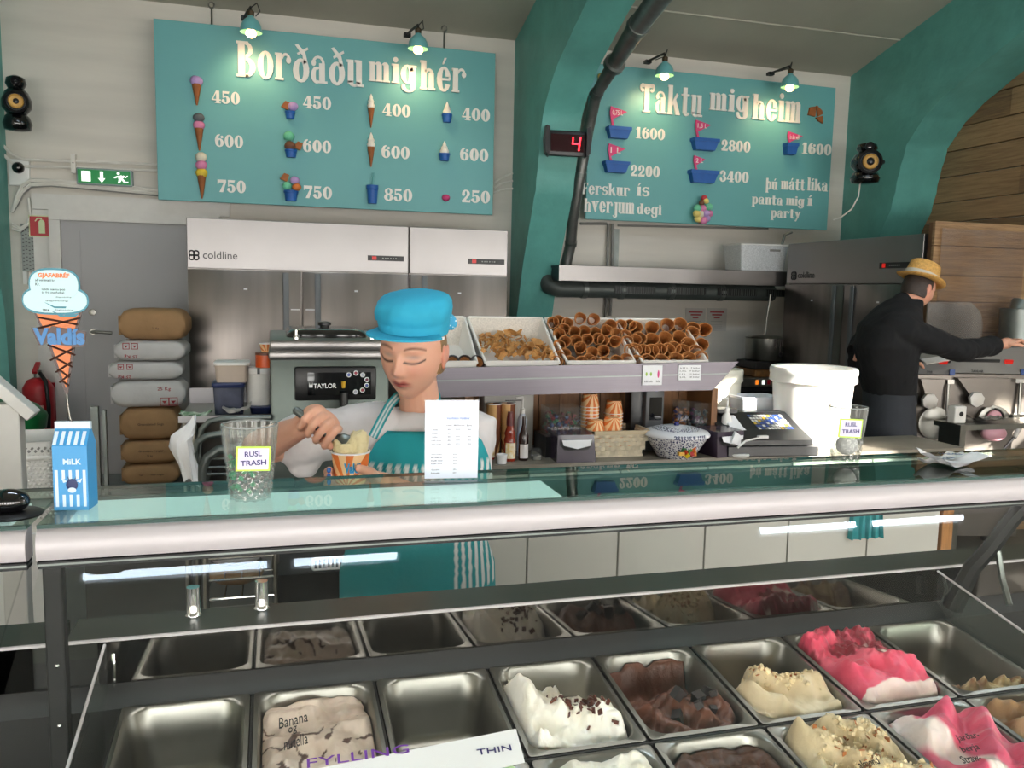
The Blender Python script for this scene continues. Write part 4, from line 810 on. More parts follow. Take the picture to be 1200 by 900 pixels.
cl = MB(); cx = wx(1016, 640, BY0 - .05); n = 14
cl.loft([[(cx + (j / n - .5) * (.15 + .05 * k) + .012 * math.sin(j * 2.1 + k), BY0 - .03 - .014 * (1 + math.sin(j * 1.9 + k * .6)) * (.4 + .6 * k), .75 - .32 * k) for j in range(n + 1)] + [(cx + (j / n - .5) * (.15 + .05 * k) + .012 * math.sin(j * 2.1 + k), BY0 - .016 , .75 - .32 * k) for j in range(n, -1, -1)] for k in (0, .33, .66, 1.)])
tag(cl.build('cloth', mat('teal_cloth', '#2f9a9e', .8, var=.06)), 'teal cloth hanging in front of the right cabinet doors', 'cloth')
# --- cone shelf: sloping steel tray on a wooden back
SX0, SX1, SY, SZ = .62, 2.1, 3.45, 1.272
t = thing('cone_shelf', 'sloping steel display tray on a wooden stand, holding the cone baskets', 'shelf', (0, 0, 0))
m = MB(); e0, e1 = wx(512, 431, SY), 2.095
prf = [(SX0 - .1, SZ - .01), (e1, SZ + .015), (1.97, SZ - .115), (SX0 - .1, SZ - .135)]
m.prism(prf, SY - .012, SY, 'xz'); m.build('front_lip', M_steel, t)
MB().prism([(a, b - .006) for a, b in [(SX0 - .1, SZ - .055), (2.045, SZ - .032), (2.04, SZ - .038), (SX0 - .1, SZ - .061)]], SY - .0145, SY - .012, 'xz').build('lip_fold', M_galv, t)
MB().prism([(SY, SZ - .10), (SY + .55, SZ + .02), (SY + .55, SZ + .0), (SY, SZ - .12)], SX0 - .1, 1.97, 'yz').build('tray', M_steel, t)
M_slat = mat('oak_slats', '#8a5e38', .5, var=.2, scale=7, stretch=(9, 1, 1), bump=.1)
for i in range(12):
    x = .8 + i * .105; MB().bx(x, x + .101, SY + .30, SY + .32 + .002 * (i % 2), BZ, SZ - .06).build('slat', M_slat, t)
for x in (.8, 2.0): MB().bx(x, x + .03, SY + .05, SY + .3, BZ, SZ - .12).build('bracket', M_slat, t)
for px0, px1, lab in ((751, 774, 'cones'), (793, 819, 'sizes')):
    x0 = wx(px0, 440, SY); x1 = wx(px1, 440, SY); zt = SZ + .0 ; zb = zt - .09 if lab == 'cones' else zt - .07
    q = tag(MB().bx(x0, x1, SY - .018, SY - .0155, zb, zt).build('label_card', M_paper), 'small white card on the steel tray lip, ' + ('with green and pink pictures' if lab == 'cones' else 'with rows of printed sizes'), 'card')
    if lab == 'cones':
        for i, (a, c) in enumerate(((.2, '#9bbf4a'), (.42, '#9bbf4a'), (.8, '#d0367c'))):
            x = x0 + a * (x1 - x0); MB().ball((x, SY - .0185, zb + .05), (.005, .001, .009 if i < 2 else .018), 8, 6).build('picture', mat('card_' + c, c, .6, var=0), q)
            text('print', 'kúla', x - .009, x + .009, zb + .012, zb + .022, SY - .018, M_ink, q, .0, .0004, res=1)
    else:
        for i, s in enumerate(('0,75 L   7 kúlur', '1,0 L   9 kúlur', '1,5 L   12 kúlur', '2,0 L   18 kúlur')): text('print', s, x0 + .006, x1 - .006, zb + .052 - i * .014, zb + .06 - i * .014, SY - .018, M_ink, q, .01, .0004, res=1)
# baskets
M_bask = mat('white_basket', '#ebe8e2', .45, var=.02)
def basket(x0, x1, label):
    w = x1 - x0; d = .34; h = .135; t = thing('basket', label, 'basket', ((x0 + x1) / 2, SY + .03, SZ - .02), 0, 'white cone baskets'); t.rotation_euler = (math.radians(14), 0, 0)
    wl = .005
    def side(nm, c, dm, rot): MB().box(c, dm, rot).build(nm, M_bask, t)
    MB().bx(-w / 2 + .02, w / 2 - .02, 0, d, -.002, .003).build('bottom', M_bask, t)
    for s in (-1, 1):
        sd = MB(); sd.add([(s * (w / 2 - .02), 0, 0), (s * (w / 2 - .02), d, 0), (s * (w / 2 - .004), d, h), (s * (w / 2 - .017), 0, .03), (s * (w / 2 - .026), 0, 0), (s * (w / 2 - .026), d, 0), (s * (w / 2 - .010), d, h), (s * (w / 2 - .023), 0, .03)], [(0, 1, 2, 3), (7, 6, 5, 4), (0, 4, 5, 1), (1, 5, 6, 2), (2, 6, 7, 3), (3, 7, 4, 0)]).build('side', M_bask, t)
    bk = MB(); bk.bx(-w / 2 + .01, w / 2 - .01, d - .006, d, 0, h); bk.build('back', mat('perforated_white', '#dcd6cc', .5, var=.10, scale=160), t)
    MB().bx(-w / 2 + .02, w / 2 - .02, 0, .005, 0, .04).build('front', M_bask, t)
    MB().tube([(-w / 2, 0, h), (w / 2, 0, h)], .005, 6).build('rim', M_bask, t) if False else None
    rim = MB(); rim.tube([(-w / 2 + .016, 0, .03), (-w / 2 + .004, d, h), (-w / 2 + .014, d + .006, h), (w / 2 - .014, d + .006, h), (w / 2 - .004, d, h), (w / 2 - .016, 0, .03)], .006, 8); rim.build('rim', M_bask, t, 40)
    return t
bx_ = [(.60, .86), (.866, 1.235), (1.242, 1.60), (1.607, 1.97)]
for (a, b), l in zip(bx_, ('white plastic basket with chocolate-edged cones behind the woman\'s head', 'white plastic basket half full of broken waffle pieces', 'white plastic basket stacked with waffle cones, left of two', 'white plastic basket stacked with waffle cones, right of two')): basket(a, b, l)
# waffle cones
def wafflemat():
    m = bpy.data.materials.new('waffle'); m.use_nodes = True; nt = m.node_tree; b = nt.nodes['Principled BSDF']; N = nt.nodes.new; L = nt.links.new
    tc = N('ShaderNodeTexCoord'); vo = N('ShaderNodeTexChecker'); vo.inputs['Scale'].default_value = 110; L(tc.outputs['Object'], vo.inputs[0]); vo.inputs[1].default_value = C('#b06f38'); vo.inputs[2].default_value = C('#c98a50')
    nz = N('ShaderNodeTexNoise'); nz.inputs['Scale'].default_value = 20; L(tc.outputs['Object'], nz.inputs[0]); mx = N('ShaderNodeMix'); mx.data_type = 'RGBA'; mx.inputs[0].default_value = .5
    rp = N('ShaderNodeValToRGB'); rp.color_ramp.elements[0].color = C('#9a5a2a'); rp.color_ramp.elements[1].color = C('#d09a5c'); L(nz.outputs[0], rp.inputs[0]); L(vo.outputs[0], mx.inputs[6]); L(rp.outputs[0], mx.inputs[7]); L(mx.outputs[2], b.inputs['Base Color']); b.inputs['Roughness'].default_value = .6; return m
M_waf = wafflemat(); 
def cone_mesh(rim=None):
    mb = MB(); fl = lambda a, z: .05 * math.sin(a * 2 * PI * 3 + 1) + .02 * math.sin(a * 2 * PI * 11)
    mb.lathe([(.014, -.14), (.0265, -.01), (.0285, .0), (.0262, .001), (.0232, -.01), (.010, -.13)], 18, caps=True, flute=fl); return mb
cproto = cone_mesh().build('waffle_cone', M_waf, None, 50)
def put_cone(first, loc, rot, label, group):
    global cproto
    o = cproto if first else dup(cproto)
    o.location = loc; o.rotation_euler = rot; tag(o, label, 'cone', group); return o
first = True; rnd = random.Random(3)
for bi, cnts, lab in ((2, ((707, (651, 658, 678, 697, 717)), (694, ()), ), 'left'), ):
    pass
cones = {'left': [(655,391),(655,405),(655,418),(745,398),(742,412),(707,399),(748,424),(690,421),(652,424),(665,379),(680,373),(696,374),(661,386),(655,376),(673,389),(685,388),(698,390),(716,381),(728,381),(739,381),(662,400),(675,399),(688,398),(701,397),(711,387),(722,391),(733,393),(662,415),(680,407),(694,413),(707,411),(721,400),(735,400),(668,424),(682,424),(698,425),(708,425),(722,423),(738,410),(734,421),(648,378)],
         'right': [(744,410),(747,424),(826,386),(815,412),(800,411),(783,410),(764,411),(745,384),(764,384),(782,381),(797,380),(812,385),(749,397),(764,398),(780,396),(796,395),(811,390),(754,411),(773,410),(790,408),(806,403),(822,404),(758,423),(775,423),(792,421),(807,420),(821,419)]}
for side, L_ in cones.items():
    for (px, py) in L_:
        f_ = (py - 372) / 55; Yc = SY + .27 - .24 * f_
        put_cone(first, at(px, py, Yc), (math.radians(76 + rnd.uniform(-8, 8)), rnd.uniform(-.1, .1), math.radians(rnd.uniform(-10, 10) - 18)), 'crisp brown waffle cone in the %s of the two full baskets' % side, 'waffle cones in the %s basket' % side).scale = (1.22,) * 3 if side == 'right' else (1.02,) * 3; first = False
M_dip = mat('chocolate_dip', '#2c1810', .35, var=.1)
for i, px in enumerate((516, 530, 545, 560)):
    o = put_cone(False, at(px, 424, SY + .05), (math.radians(60), 0, math.radians(-25 + 12 * i)), ['chocolate-edged waffle cone nearest the woman\'s ear', 'chocolate-edged waffle cone second from the woman\'s ear', 'chocolate-edged waffle cone third from the woman\'s ear', 'chocolate-edged waffle cone beside the basket wall'][i], 'chocolate-edged cones')
    MB().tube([(.028 * math.cos(a), .028 * math.sin(a), .0) for a in np.linspace(0, 2 * PI, 19)[:-1]], .005, 6, closed=True).build('chocolate_rim', M_dip, o, 60)
mb = MB()
for i in range(150):
    x = rnd.uniform(.885, 1.215); y = rnd.uniform(.02, .30); z = .01 + .075 * (1 - ((x - 1.04) / .22) ** 2) * rnd.random() + .01
    s = rnd.uniform(.02, .045); mb.box((x, SY + .03 + y, SZ + .0 + z + .14 * y), (s, s * .7, .003), (rnd.uniform(-1.2, 1.2), rnd.uniform(-1, 1), rnd.uniform(0, 3)))
q = stuff(tag(mb.build('waffle_pieces', mat('waffle_crumbs', '#c08b4e', .6, var=.2, scale=40)), 'heap of broken light waffle pieces in the second basket', 'waffle pieces'))
# --- cups, basket, dispensers, bottles on the worktop
CY = 3.42
def base(px, Y=CY): p = at(px, 540, Y); return Vector((p.x, Y, BZ))
def wid(a, b, Y=CY, py=510): return wx(b, py, Y) - wx(a, py, Y)
def hgt(a, b, px, Y=CY): return wz(px, a, Y) - wz(px, b, Y)
# striped paper cups in stacks
def burst(name, c1, c2, k=13):
    m = bpy.data.materials.new(name); m.use_nodes = True; nt = m.node_tree; b = nt.nodes['Principled BSDF']; N = nt.nodes.new; L = nt.links.new
    tc = N('ShaderNodeTexCoord'); sp = N('ShaderNodeSeparateXYZ'); L(tc.outputs['Object'], sp.inputs[0])
    zz = N('ShaderNodeMath'); zz.operation = 'ADD'; zz.inputs[1].default_value = .005; L(sp.outputs[2], zz.inputs[0])
    dv = N('ShaderNodeMath'); dv.operation = 'ARCTAN2'; L(sp.outputs[0], dv.inputs[0]); L(zz.outputs[0], dv.inputs[1])
    mu = N('ShaderNodeMath'); mu.operation = 'MULTIPLY'; mu.inputs[1].default_value = k; L(dv.outputs[0], mu.inputs[0]); si = N('ShaderNodeMath'); si.operation = 'SINE'; L(mu.outputs[0], si.inputs[0])
    gt = N('ShaderNodeMath'); gt.operation = 'GREATER_THAN'; gt.inputs[1].default_value = .1; L(si.outputs[0], gt.inputs[0])
    mx = N('ShaderNodeMix'); mx.data_type = 'RGBA'; L(gt.outputs[0], mx.inputs[0]); mx.inputs[6].default_value = C(c1); mx.inputs[7].default_value = C(c2); L(mx.outputs[2], b.inputs['Base Color']); b.inputs['Roughness'].default_value = .5; return m
M_burst = burst('sunburst_print', '#f0c894', '#e07832')
M_name = mat('cup_name_blue', '#2a93c8', .5, var=0)
def cup_part(t, r=.036, h=.055, named=True, inv=False):
    sg = -1 if inv else 1
    MB().lathe([(r * .78, 0), (r, h), (r * 1.0, h), (r * .97, h - .001), (r * .74, .003)], 24).build('cup_wall', M_burst, t, 50)
    MB().tube([(r * math.cos(a), r * math.sin(a), h) for a in np.linspace(0, 2 * PI, 25)[:-1]], .0018, 6, closed=True).build('cup_rim', M_paper, t, 60)
    if named:
        def wrap(x, y, z): a = -PI / 2 + x / r; rr = r * (.78 + .22 * z / h) + .0008 - y; return (rr * math.cos(a), rr * math.sin(a), z)
        text('cup_lettering', 'Valdís', -r * .1, r * .95, h * .38, h * .72, 0, M_name, t, .05, .0005, wrap, res=2)
cup0 = thing('paper_cup', 'x', 'cup'); cup_part(cup0, .043, .06, inv=True); used = False
stacks = [(690, 462, 12, 'rear left', .08), (718, 470, 10, 'rear right', .10), (697, 493, 11, 'front left', .0), (716, 490, 11, 'front right', .01), (731, 512, 2, 'right', .0)]
for px, pt_, n, lab, dy in stacks:
    Y = CY + .03 + dy; top = wz(px, pt_, Y); z0 = BZ + .035
    pitch = max(.004, (top - .058 - z0) / max(1, n - 1)); x = wx(px, 515, Y)
    for i in range(n):
        c = cup0 if not used else dup(cup0); used = True
        c.location = (x, Y, z0 + i * pitch + .062); c.rotation_euler = (PI, 0, 0); 
        tag(c, 'upturned orange striped paper cup in the %s stack in the wicker basket' % lab, 'cup', 'paper cups in the %s stack' % lab)
        if i < n - 1:
            for ch in list(c.children):
                if ch.name.startswith('cup_lettering'): bpy.data.objects.remove(ch)
# upside-down cups show the name upright only on the outermost ones
# wicker basket
x0, x1 = wx(692, 525, CY), wx(757, 525, CY); zt = BZ + .115
t = thing('wicker_basket', 'cream woven basket holding stacks of paper cups', 'basket', ((x0 + x1) / 2, CY + .07, BZ + .001)); M_wick = mat('cream_wicker', '#d9cdb4', .6, var=.1, scale=40)
w_ = (x1 - x0); d_ = .2
MB().bx(-w_ * .42, w_ * .42, -d_ * .42, d_ * .42, 0, .01).build('base', M_wick, t)
for r in range(5):
    z = .012 + r * .02; sc = .84 + .16 * r / 4; mb = MB(); pts = []
    for (a, b) in (((-.5, -.5), (.5, -.5)), ((.5, -.5), (.5, .5)), ((.5, .5), (-.5, .5)), ((-.5, .5), (-.5, -.5))):
        for k in range(10):
            u = k / 10; x = (a[0] + (b[0] - a[0]) * u) * w_ * sc; y = (a[1] + (b[1] - a[1]) * u) * d_ * sc; off = .004 * (1 if (k + r) % 2 else -1)
            if a[0] == b[0]: x += off
            else: y += off
            pts.append((x, y, z + .008))
    rg = [[Vector(p) + Vector((0, 0, -.009)), Vector(p) + Vector((0, 0, .009)), Vector(p) * 1 + Vector((-.004 * (p[0] > 0) + .004 * (p[0] < 0), .004 * (p[1] < 0) - .004 * (p[1] > 0), .009)), Vector(p) + Vector((-.004 * (p[0] > 0) + .004 * (p[0] < 0), .004 * (p[1] < 0) - .004 * (p[1] > 0), -.009))] for p in pts]
    mb.loft(rg, False, True); mb.build('weave_strip', M_wick, t)
for k in range(9):
    x = -w_ * .42 + k * w_ * .105; MB().add([(x, -d_ * .43, .005), (x + .012, -d_ * .43, .005), (x * 1.18 + .012, -d_ * .507, .1), (x * 1.18, -d_ * .507, .1)], [(0, 1, 2, 3)]).build('stake', M_wick, t) if False else None
rm = MB(); 
for (a, b) in (((-1, -1), (1, -1)), ((1, -1), (1, 1)), ((1, 1), (-1, 1)), ((-1, 1), (-1, -1))): rm.box(((a[0] + b[0]) / 4 * w_ * 1.03, (a[1] + b[1]) / 4 * d_ * 1.03, .113), (abs(a[0] - b[0]) / 2 * w_ * 1.03 + .012, abs(a[1] - b[1]) / 2 * d_ * 1.03 + .012, .018))
rm.build('rim', mat('basket_rim', '#bfae90', .6, var=.1), t)
# napkin dispensers
M_disp = mat('plum_plastic', '#3b2f3f', .25, var=.05, coat=.3)
def dispenser(px, Y, w, h, label, rot):
    t = thing('napkin_dispenser', label, 'dispenser', base(px, Y), rot)
    MB().add([(-w / 2, -.07, 0), (w / 2, -.07, 0), (w / 2, .09, 0), (-w / 2, .09, 0), (-w / 2 * .92, -.055, h), (w / 2 * .92, -.055, h), (w / 2, .09, h * 1.05), (-w / 2, .09, h * 1.05)], [(0, 1, 2, 3), (4, 5, 6, 7), (0, 1, 5, 4), (1, 2, 6, 5), (2, 3, 7, 6), (3, 0, 4, 7)]).build('body', M_disp, t)
    MB().add([(-w * .4, -.066, h * .62), (w * .4, -.066, h * .62), (w * .3, -.064, h * .45), (-w * .3, -.064, h * .45), (-w * .4, -.062, h * .8), (w * .4, -.062, h * .8)], [(3, 2, 1, 0), (0, 1, 5, 4)]).build('slot_frame', M_black, t)
    MB().add([(-w * .38, -.071, h * .84), (w * .38, -.071, h * .84), (w * .34, -.076, h * .62), (.0, -.082, h * .52), (-w * .34, -.076, h * .64)], [(0, 1, 2, 3, 4)]).build('napkin', M_paper, t); return t
dispenser(670, CY - .02, wid(648, 692), .118, 'dark plum napkin dispenser beside the wicker basket', math.radians(-4))
d2 = dispenser(845, CY - .03, wid(824, 861), .115, 'dark plum napkin dispenser with a pulled napkin, beside the painted bowl', math.radians(10))
MB().prism([(-.02, .07), (.0, .12), (.03, .1), (.035, .05), (.02, .055)], -.09, -.078).build('pulled_napkin', M_paper, d2)
# clear sprinkle boxes
M_clear = glass('clear_box', '#f2f2ee', .03, 1.45, dirt=.1)
def sbox(px0, px1, pt_, pb, Y, cols, label):
    w = wid(px0, px1, Y); h = hgt(pt_, pb, px0, Y); z = wz((px0 + px1) / 2, pb, Y); t = thing('sprinkle_box', label, 'box', (wx((px0 + px1) / 2, pb, Y), Y, z))
    MB().bx(-w / 2, w / 2, -w * .4, w * .4, 0, h).build('clear_box', M_clear, t)
    for i, c in enumerate(cols):
        mb = MB(); r_ = random.Random(i)
        for _ in range(30): mb.box((r_.uniform(-w * .42, w * .42), r_.uniform(-w * .34, w * .34), r_.uniform(.01, h * .72)), (.016, .014, .012), (r_.random() * 3, r_.random() * 3, 0))
        stuff(mb.build('candy', mat('candy_' + c, c, .35, var=.1), t))
sbox(638, 675, 475, 508, CY + .1, ('#2e6b4a', '#5d3a2a', '#2a3f6e', '#7c2a2f'), 'clear box of dark mixed sweets behind the napkin dispenser')
sbox(790, 804, 469, 503, CY + .16, ('#3a3f6e', '#8c5a3a'), 'clear box of sweets behind the painted bowl, left of two'); sbox(808, 831, 471, 505, CY + .14, ('#5a3d5c', '#384a52'), 'clear box of sweets behind the painted bowl, right of two')
for q in (638, 790, 808): pass
# supports for the sweet boxes
tag(MB().bx(wx(634, 508, CY + .1), wx(678, 508, CY + .1), CY + .03, CY + .2, BZ, wz(656, 508, CY + .1) - .001).build('riser', M_black), 'black riser under the clear box of dark sweets', 'riser')
tag(MB().bx(wx(786, 505, CY + .15), wx(834, 505, CY + .15), CY + .08, CY + .24, BZ, min(wz(797, 503, CY + .16), wz(820, 505, CY + .14)) - .001).build('riser', M_black), 'black riser under the two clear sweet boxes', 'riser')
# automatic hand soap dispenser
Y = CY + .14; t = thing('soap_dispenser', 'tall black and grey wall-style hand sanitiser dispenser', 'dispenser', base(753, Y)); w = wid(735, 771, Y); h = hgt(460, 540, 753, Y)
MB().bx(-w / 2, w * .1, -.02, .06, 0, h, bev=.012).build('back_body', M_black, t, 40); MB().bx(-w * .12, w / 2, -.05, .05, 0, h * .99, bev=.014).build('front_body', mat('dark_grey_plastic', '#4b4d50', .35, var=.05), t, 40)
MB().bx(w * .0, w * .4, -.053, -.049, h * .45, h * .78).build('window', M_blackgloss, t); MB().ball((w * .2, -.051, h * .9), (.022, .003, .012), 14, 8).build('badge', mat('badge_blue', '#1f2f80', .4), t, 60)
text('badge_lettering', 'Purell', w * .2 - .016, w * .2 + .016, h * .9 - .005, h * .9 + .006, -.0535, M_paper, t, .0, .0004, res=1)
# painted lidded bowl with sweets inside
t = thing('lidded_bowl', 'blue and white painted ceramic bowl with lid and colourful sweets', 'bowl', base(791, CY - .04)); r = wid(758, 825, CY - .04) / 2
def ornament(name, base_, ink, sc):
    m = bpy.data.materials.new(name); m.use_nodes = True; nt = m.node_tree; b = nt.nodes['Principled BSDF']; N = nt.nodes.new; L = nt.links.new
    tc = N('ShaderNodeTexCoord'); v = N('ShaderNodeTexVoronoi'); v.feature = 'DISTANCE_TO_EDGE'; v.inputs['Scale'].default_value = sc; L(tc.outputs['Object'], v.inputs[0]); g = N('ShaderNodeMath'); g.operation = 'GREATER_THAN'; g.inputs[1].default_value = .16; L(v.outputs[0], g.inputs[0])
    mx = N('ShaderNodeMix'); mx.data_type = 'RGBA'; L(g.outputs[0], mx.inputs[0]); mx.inputs[6].default_value = C(base_); mx.inputs[7].default_value = C(ink); L(mx.outputs[2], b.inputs['Base Color']); b.inputs['Roughness'].default_value = .2; return m
M_orn = ornament('blue_ornament', '#e6e6ea', '#2b2d63', 95)
MB().lathe([(r * .55, 0), (r * .62, .01), (r * .95, .085), (r * .97, .105), (r * .9, .105), (r * .55, .02)], 36).build('bowl', M_orn, t, 50)
lid = MB().lathe([(r * 1.05, .100), (r * 1.06, .106), (r * 1.0, .118), (r * .78, .128), (r * .4, .140), (0.002, .143)], 36).build('lid', mat('bowl_white_glaze', '#e8e8ec', .15, var=.02), t, 50)
MB().ball((0, 0, .148), .012, 14, 8).build('lid_knob', mat('cobalt_glaze', '#1d2266', .15), lid, 60)
MB().lathe([(r * .78, .1285), (r * .62, .1345), (r * .4, .1412)], 36, caps=False).build('lid_band', M_orn, lid, 50)
text('lid_lettering', '2S1S1S', -.075, .0, .101, .117, 0, M_cow, lid, .04, .001, lambda x, y, z: (1.06 * r * math.sin(x / r), -(1.06 * r - (z - .1) * .35) * math.cos(x / r) + y, z))
text('lid_lettering', 'F 1S1S', .006, .075, .101, .117, 0, M_cow, lid, .04, .001, lambda x, y, z: (1.06 * r * math.sin(x / r), -(1.06 * r - (z - .1) * .35) * math.cos(x / r) + y, z))
for i, (dx, dz, c) in enumerate(((-.03, .035, '#d8a21f'), (-.01, .045, '#c0402a'), (.012, .04, '#3f8a3a'), (.03, .05, '#d86a2a'), (.0, .028, '#e0c02a'), (.02, .03, '#b02a30'), (-.02, .05, '#2f7a4a'), (.035, .035, '#e08a2a'))):
    MB().box((dx, -r * .78, dz), (.026, .02, .016), (i, i * .7, i * .3)).build('sweet', mat('sweet_' + c, c, .3, var=.1), t)
# sauce bottles
def bottle(px, pt_, Y, r, label, mb_, mc, lab2, shape='sq'):
    h = hgt(pt_, 548, px, Y); t = thing('sauce_bottle', label, 'bottle', base(px, Y)); 
    pr = [(r * .9, 0), (r, .008), (r, h * .42), (r * .82, h * .5), (r * .95, h * .56), (r * .6, h * .68), (r * .52, h * .72)] if shape == 'sq' else [(r * .9, 0), (r, .01), (r, h * .55), (r * .7, h * .66), (r * .4, h * .8)]
    MB().lathe(pr, 22).build('bottle_body', mb_, t, 50)
    cp_ = [(r * .62, h * .72), (r * .62, h * .83), (r * .5, h * .95), (r * .42, h)] if shape == 'sq' else [(r * .4, h * .8), (r * .34, h * .95), (r * .3, h)]
    MB().lathe(cp_, 18).build('cap', mc, t, 50)
    def wrap(x, y, z): return (r * 1.012 * math.sin(x / r), -r * 1.012 * math.cos(x / r) + y, z)
    lb = MB(); K = 8
    lb.add([wrap(-r + 2 * r * k / K, 0, z) for z in (h * .06, h * .38) for k in range(K + 1)], [(k, k + 1, K + 2 + k, K + 1 + k) for k in range(K)]); lb.build('bottle_label', lab2, t); return t, h
M_amber = mat('caramel_red', '#93301c', .2, var=.1, coat=.5); M_bcap = mat('maroon_cap', '#5a1616', .35); M_darkb = mat('dark_choc_bottle', '#2a1512', .2, coat=.4); M_lab = mat('label_yellow_white', '#e9c878', .5, var=.3, scale=60, col2='#f5efe4'); M_lab2 = mat('label_white', '#e4dede', .5, var=.1)
bottle(573, 504, CY + .05, .026, 'reddish caramel sauce bottle half hidden by the price sheet', M_amber, M_bcap, M_lab)
bottle(597, 491, CY, .026, 'reddish caramel sauce bottle standing in front', M_amber, M_bcap, M_lab)
bottle(613, 497, CY + .0, .022, 'dark chocolate sauce bottle with round white label', M_darkb, M_darkb, M_lab2, 'round')
# tall paper cups behind the bottles
M_tall = burst('sunburst_print_tall', '#e9b87a', '#7a3f1e', 9)
for px, l in ((578, 'left'), (594, 'right')):
    h = hgt(488, 548, px, CY + .13); t = thing('tall_cup', 'tall brown striped paper cup behind the sauce bottles, %s one' % l, 'cup', base(px, CY + .13), 0, 'tall cups'); MB().lathe([(.027, 0), (.034, h), (.031, h), (.025, .01)], 22).build('cup_wall', M_tall, t, 50); MB().tube([(.034 * math.cos(a), .034 * math.sin(a), h) for a in np.linspace(0, 2 * PI, 19)[:-1]], .0025, 6, closed=True).build('cup_rim', M_paper, t, 60)
def pump(px, pt_, Y, r, label, body):
    h = hgt(pt_, 545, px, Y); t = thing('pump_bottle', label, 'bottle', base(px, Y)); MB().lathe([(r, 0), (r, h * .62), (r * .45, h * .72)], 18).build('bottle_body', body, t, 50)
    MB().lathe([(r * .5, h * .72), (r * .5, h * .8), (r * .2, h * .82), (r * .2, h * .95)], 12).build('pump', M_white, t, 40); MB().tube([(0, 0, h * .95), (0, 0, h), (-.035, -.01, h * .985)], .006, 8).build('spout', M_white, t, 40)
pump(611, 477, CY + .1, .022, 'tall white pump bottle behind the chocolate sauce', mat('clear_blue_gel', '#c6cfe0', .25)); pump(849, 485, CY + .07, .024, 'white soap pump bottle beside the cash register', M_white)
tag(MB().lathe([(.02, 0), (.024, .04), (.022, .04), (.018, .004)], 18, base(588, CY - .05)).build('tasting_cup', M_paper, None, 50), 'tiny white paper tasting cup in front of the sauce bottles', 'cup')
q = thing('glass_jar', 'small clear square shaker beside the chocolate sauce', 'jar', base(628, CY)); MB().bx(-.02, .02, -.02, .02, 0, .05, bev=.004).build('jar', M_clear, q); MB().bx(-.018, .018, -.018, .018, .002, .02).build('contents', M_grey, q)
# white/grey scale box behind the bottles
q = thing('counter_scale', 'low light grey machine box behind the sauce bottles', 'appliance', base(592, CY + .25)); w = wid(562, 620, CY + .25); h = hgt(473, 540, 592, CY + .25)
MB().bx(-w / 2, w / 2, -.05, .06, 0, h, bev=.01).build('body', mat('light_grey_plastic', '#b9b7b2', .4, var=.03), q, 40); MB().bx(-w / 2, w * .2, -.02, .06, h, h + .018).build('lid', M_grey, q); MB().bx(-.02, .06, -.0505, -.05, h * .87, h * .885).build('print_line', M_ink, q)
# cash register
Y = 3.42; p = base(888, Y); t = thing('cash_register', 'black cash register with rows of keys and a paper receipt', 'cash register', p, math.radians(-6))
M_reg = mat('register_black', '#1d1e20', .4, var=.08)
MB().bx(-.215, .235, -.13, .22, 0, .05, bev=.005).build('drawer', M_reg, t); MB().prism([(-.12, .052), (-.12, .075), (.0, .11), (.16, .165), (.22, .165), (.22, .052)], -.20, .21, 'yz').build('body', M_reg, t)
sl = math.atan2(.055, .16); K = [mat('key_white', '#e3e2de', .4), mat('key_blue', '#3a56a0', .4), mat('key_grey', '#77797c', .4), mat('key_yellow', '#d8b640', .4)]
for r_ in range(6):
    for c_ in range(11):
        u = .02 + r_ * .024; MB().box((.0 + c_ * .0165, u - .02, .112 + (u - .02) * math.tan(sl) - .004), (.0125, .017, .008), (sl, 0, 0)).build('key', K[(0, 0, 2, 1, 0, 1, 2, 0, 1, 0, 3)[(c_ * 3 + r_ * 5) % 11]], t)
MB().add([(-.15, -.03, .107), (-.08, -.03, .107), (-.09, .09, .155), (-.15, .09, .155), (-.15, .09, .16), (-.09, .09, .16), (-.085, -.0, .118), (-.15, 0, .118)], [(0, 1, 6, 7), (7, 6, 5, 4)]).build('receipt', M_paper, t)
MB().bx(-.16, -.06, .12, .2, .165, .185).build('printer_cover', M_black, t)
q = tag(MB().tube([base(868, 3.28) + Vector((-.02, 0, .05)), base(868, 3.28) + Vector((.02, 0, .08)), base(884, 3.28) + Vector((.04, .02, .09))], .005, 8).build('cable', M_white, None, 40), 'short white cable in front of the cash register', 'cable')
MB().box(base(884, 3.28) + Vector((.05, .02, .092)), (.05, .018, .012)).build('plug', M_white, q)
q = tag(MB().lathe([(.05, 0), (.055, .01), (.05, .014), (.03, .016)], 24, base(866, 3.36) + Vector((-.02, -.02, 0))).build('saucer', M_white, None, 40), 'white saucer in front of the plum dispenser', 'saucer')
# the bright white bucket
def bucket(px0, px1, pt_, pb, Y, label, m_):
    w = wid(px0, px1, Y, pt_); z1 = wz((px0 + px1) / 2, pt_, Y); z0 = BZ; h = z1 - z0; t = thing('bucket', label, 'bucket', (wx((px0 + px1) / 2, pt_, Y), Y, z0)); r = w / 2
    MB().lathe([(r * .82, 0), (r * .92, h * .82), (r * .92, h * .83)], 40).build('bucket_body', m_, t, 50)
    MB().lathe([(r * .95, h * .80), (r * 1.0, h * .82), (r * .985, h * .9), (r * 1.0, h * .92), (r * 1.0, h * .97), (r * .97, h), (r * .9, h * .985), (r * .86, h * .82)], 40, caps=False).build('rim', m_, t, 50)
    return t
M_bk = mat('white_bucket_plastic', '#f4f2ec', .4, var=.01, sss=.2); M_bk2 = mat('cream_bucket_plastic', '#e8e4d4', .4, var=.02)
bucket(911, 996, 430, 525, 3.6, 'large white plastic bucket lit by the sun beside the man', M_bk)
bucket(822, 868, 432, 505, 3.95, 'cream plastic bucket half hidden behind the cone tray end', M_bk2)
